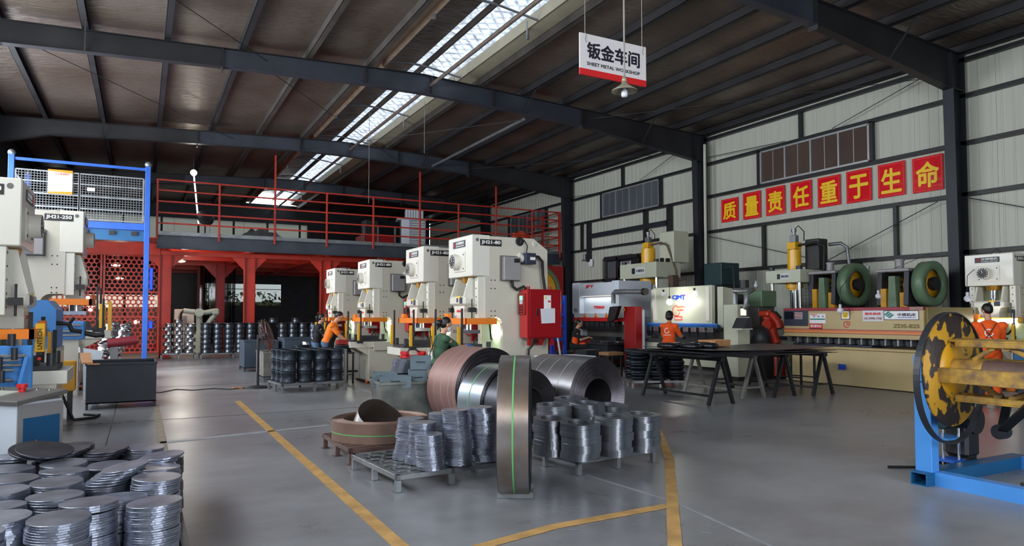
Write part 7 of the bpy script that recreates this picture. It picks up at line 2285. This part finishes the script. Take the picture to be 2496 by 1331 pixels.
    if print_:
        s_ = B()
        vs = []
        for i in range(23):
            a = 1.1 + 5.1 * i / 22
            for rr in (.05, .068):
                x_, u_ = math.cos(a) * rr, .31 + math.sin(a) * rr
                vs.append(T(x_, -.142 * k - .006 + x_ * x_ * 1.2 + (u_ - .33) ** 2 * .9, u_ * k))
        s_.add(vs, [(2 * i, 2 * i + 1, 2 * i + 3, 2 * i + 2) for i in range(22)])
        for i in range(9): 
            x_ = -.09 + i * .0225
            s_.add([T(x_ + a, -.150 + (x_ + a) ** 2 * 1.2, c_ * k) for a, c_ in ((0, .19), (.014, .19), (.014, .21), (0, .21))], [(0, 1, 2, 3)])
        s_.build('shirt_print', M['paper_white'], t)['kind'] = 'stuff'
    return t

person('woman in a dark green shirt and white mask working at the nearest press', (4.13, 10.12, 0), 88, 'shirt_green', 'cloth_black', 1.56, .12, .3, 0, ((.50, .06, 1.12), (.44, -.16, 1.1)), hair='bun', mask=True, gloves=('glove_blue', 'glove_grey'), female=True, apron='cloth_black', sleeve=.7)
person('short haired man in a bright orange shirt and black apron bending over a rim', (4.1, 17.42, 0), 112, 'orange_shirt_light', 'cloth_denim', 1.74, .36, .42, 0, ((.56, .1, .92), (.5, -.12, .94)), hair='short', apron='cloth_black', sleeve=.75)
person('woman in a dark top and apron standing at the farthest cream press', (4.15, 18.8, 0), 98, 'cloth_black', 'cloth_denim', 1.64, .14, .3, 0, ((.42, .08, 1.12), (.38, -.12, 1.15)), hair='bun', female=True, apron='bin_dark', gloves=('cloth_pale', 'cloth_pale'))
sm = person('man in a black and orange shirt sitting before the white press brake', (12.1, 18.42, 0), 126, 'cloth_black', 'cloth_black', 1.74, .18, .25, 0, ((.46, .1, .92), (.44, -.1, .9)), seated=True, seat=.56, hair='short', sleeve=.7)
person('black haired worker in an orange shirt seen from behind at the cream press brake', (11.75, 13.55, 0), 62, 'orange_shirt', 'orange_shirt', 1.69, .08, .25, -.15, ((.42, .22, 1.08), (.4, -.15, 1.05)), hair='bob', print_=True, female=True, gloves=('cloth_black', 'cloth_black'), sleeve=.8)
person('dark haired worker in an orange shirt with crossed black straps at the right edge', (13.5, 6.96, 0), 62, 'orange_shirt', 'orange_shirt', 1.79, .05, .1, -.7, ((.36, .12, 1.0), (.34, -.12, 1.0)), hair='short', mask=True, print_=True, straps=True, sleeve=.75)
t = thing('stool', 'black stool under the seated man before the white press brake', 'stool', (12.1, 18.42, 0))
B().cyl((12.1, 18.42, .5), (12.1, 18.42, .54), .17, n=20).build('seat', M['rubber'], t)
for x in (-.12, .12):
    for y in (-.12, .12): B().cyl((12.1 + x * 1.2, 18.42 + y * 1.2, 0), (12.1 + x, 18.42 + y, .5), .015, n=8).build('leg', M['black_steel'], t)
for sx in (-1, 1): B().ball((sx * .115, .04, .82), (.065, .1, .17), 12, 10).build('orange_shirt_panel', M['orange_shirt'], sm)
B().ball((0, .27, .70), (.15, .13, .07), 14, 10).build('orange_lap_cloth', M['orange_shirt'], sm)
tag(B().box(11.0, 17.7, 0, 11.6, 18.3, .5, .01).build('parts_crate', M['bin_dark']), 'dark crate on the floor left of the seated man', 'crate')
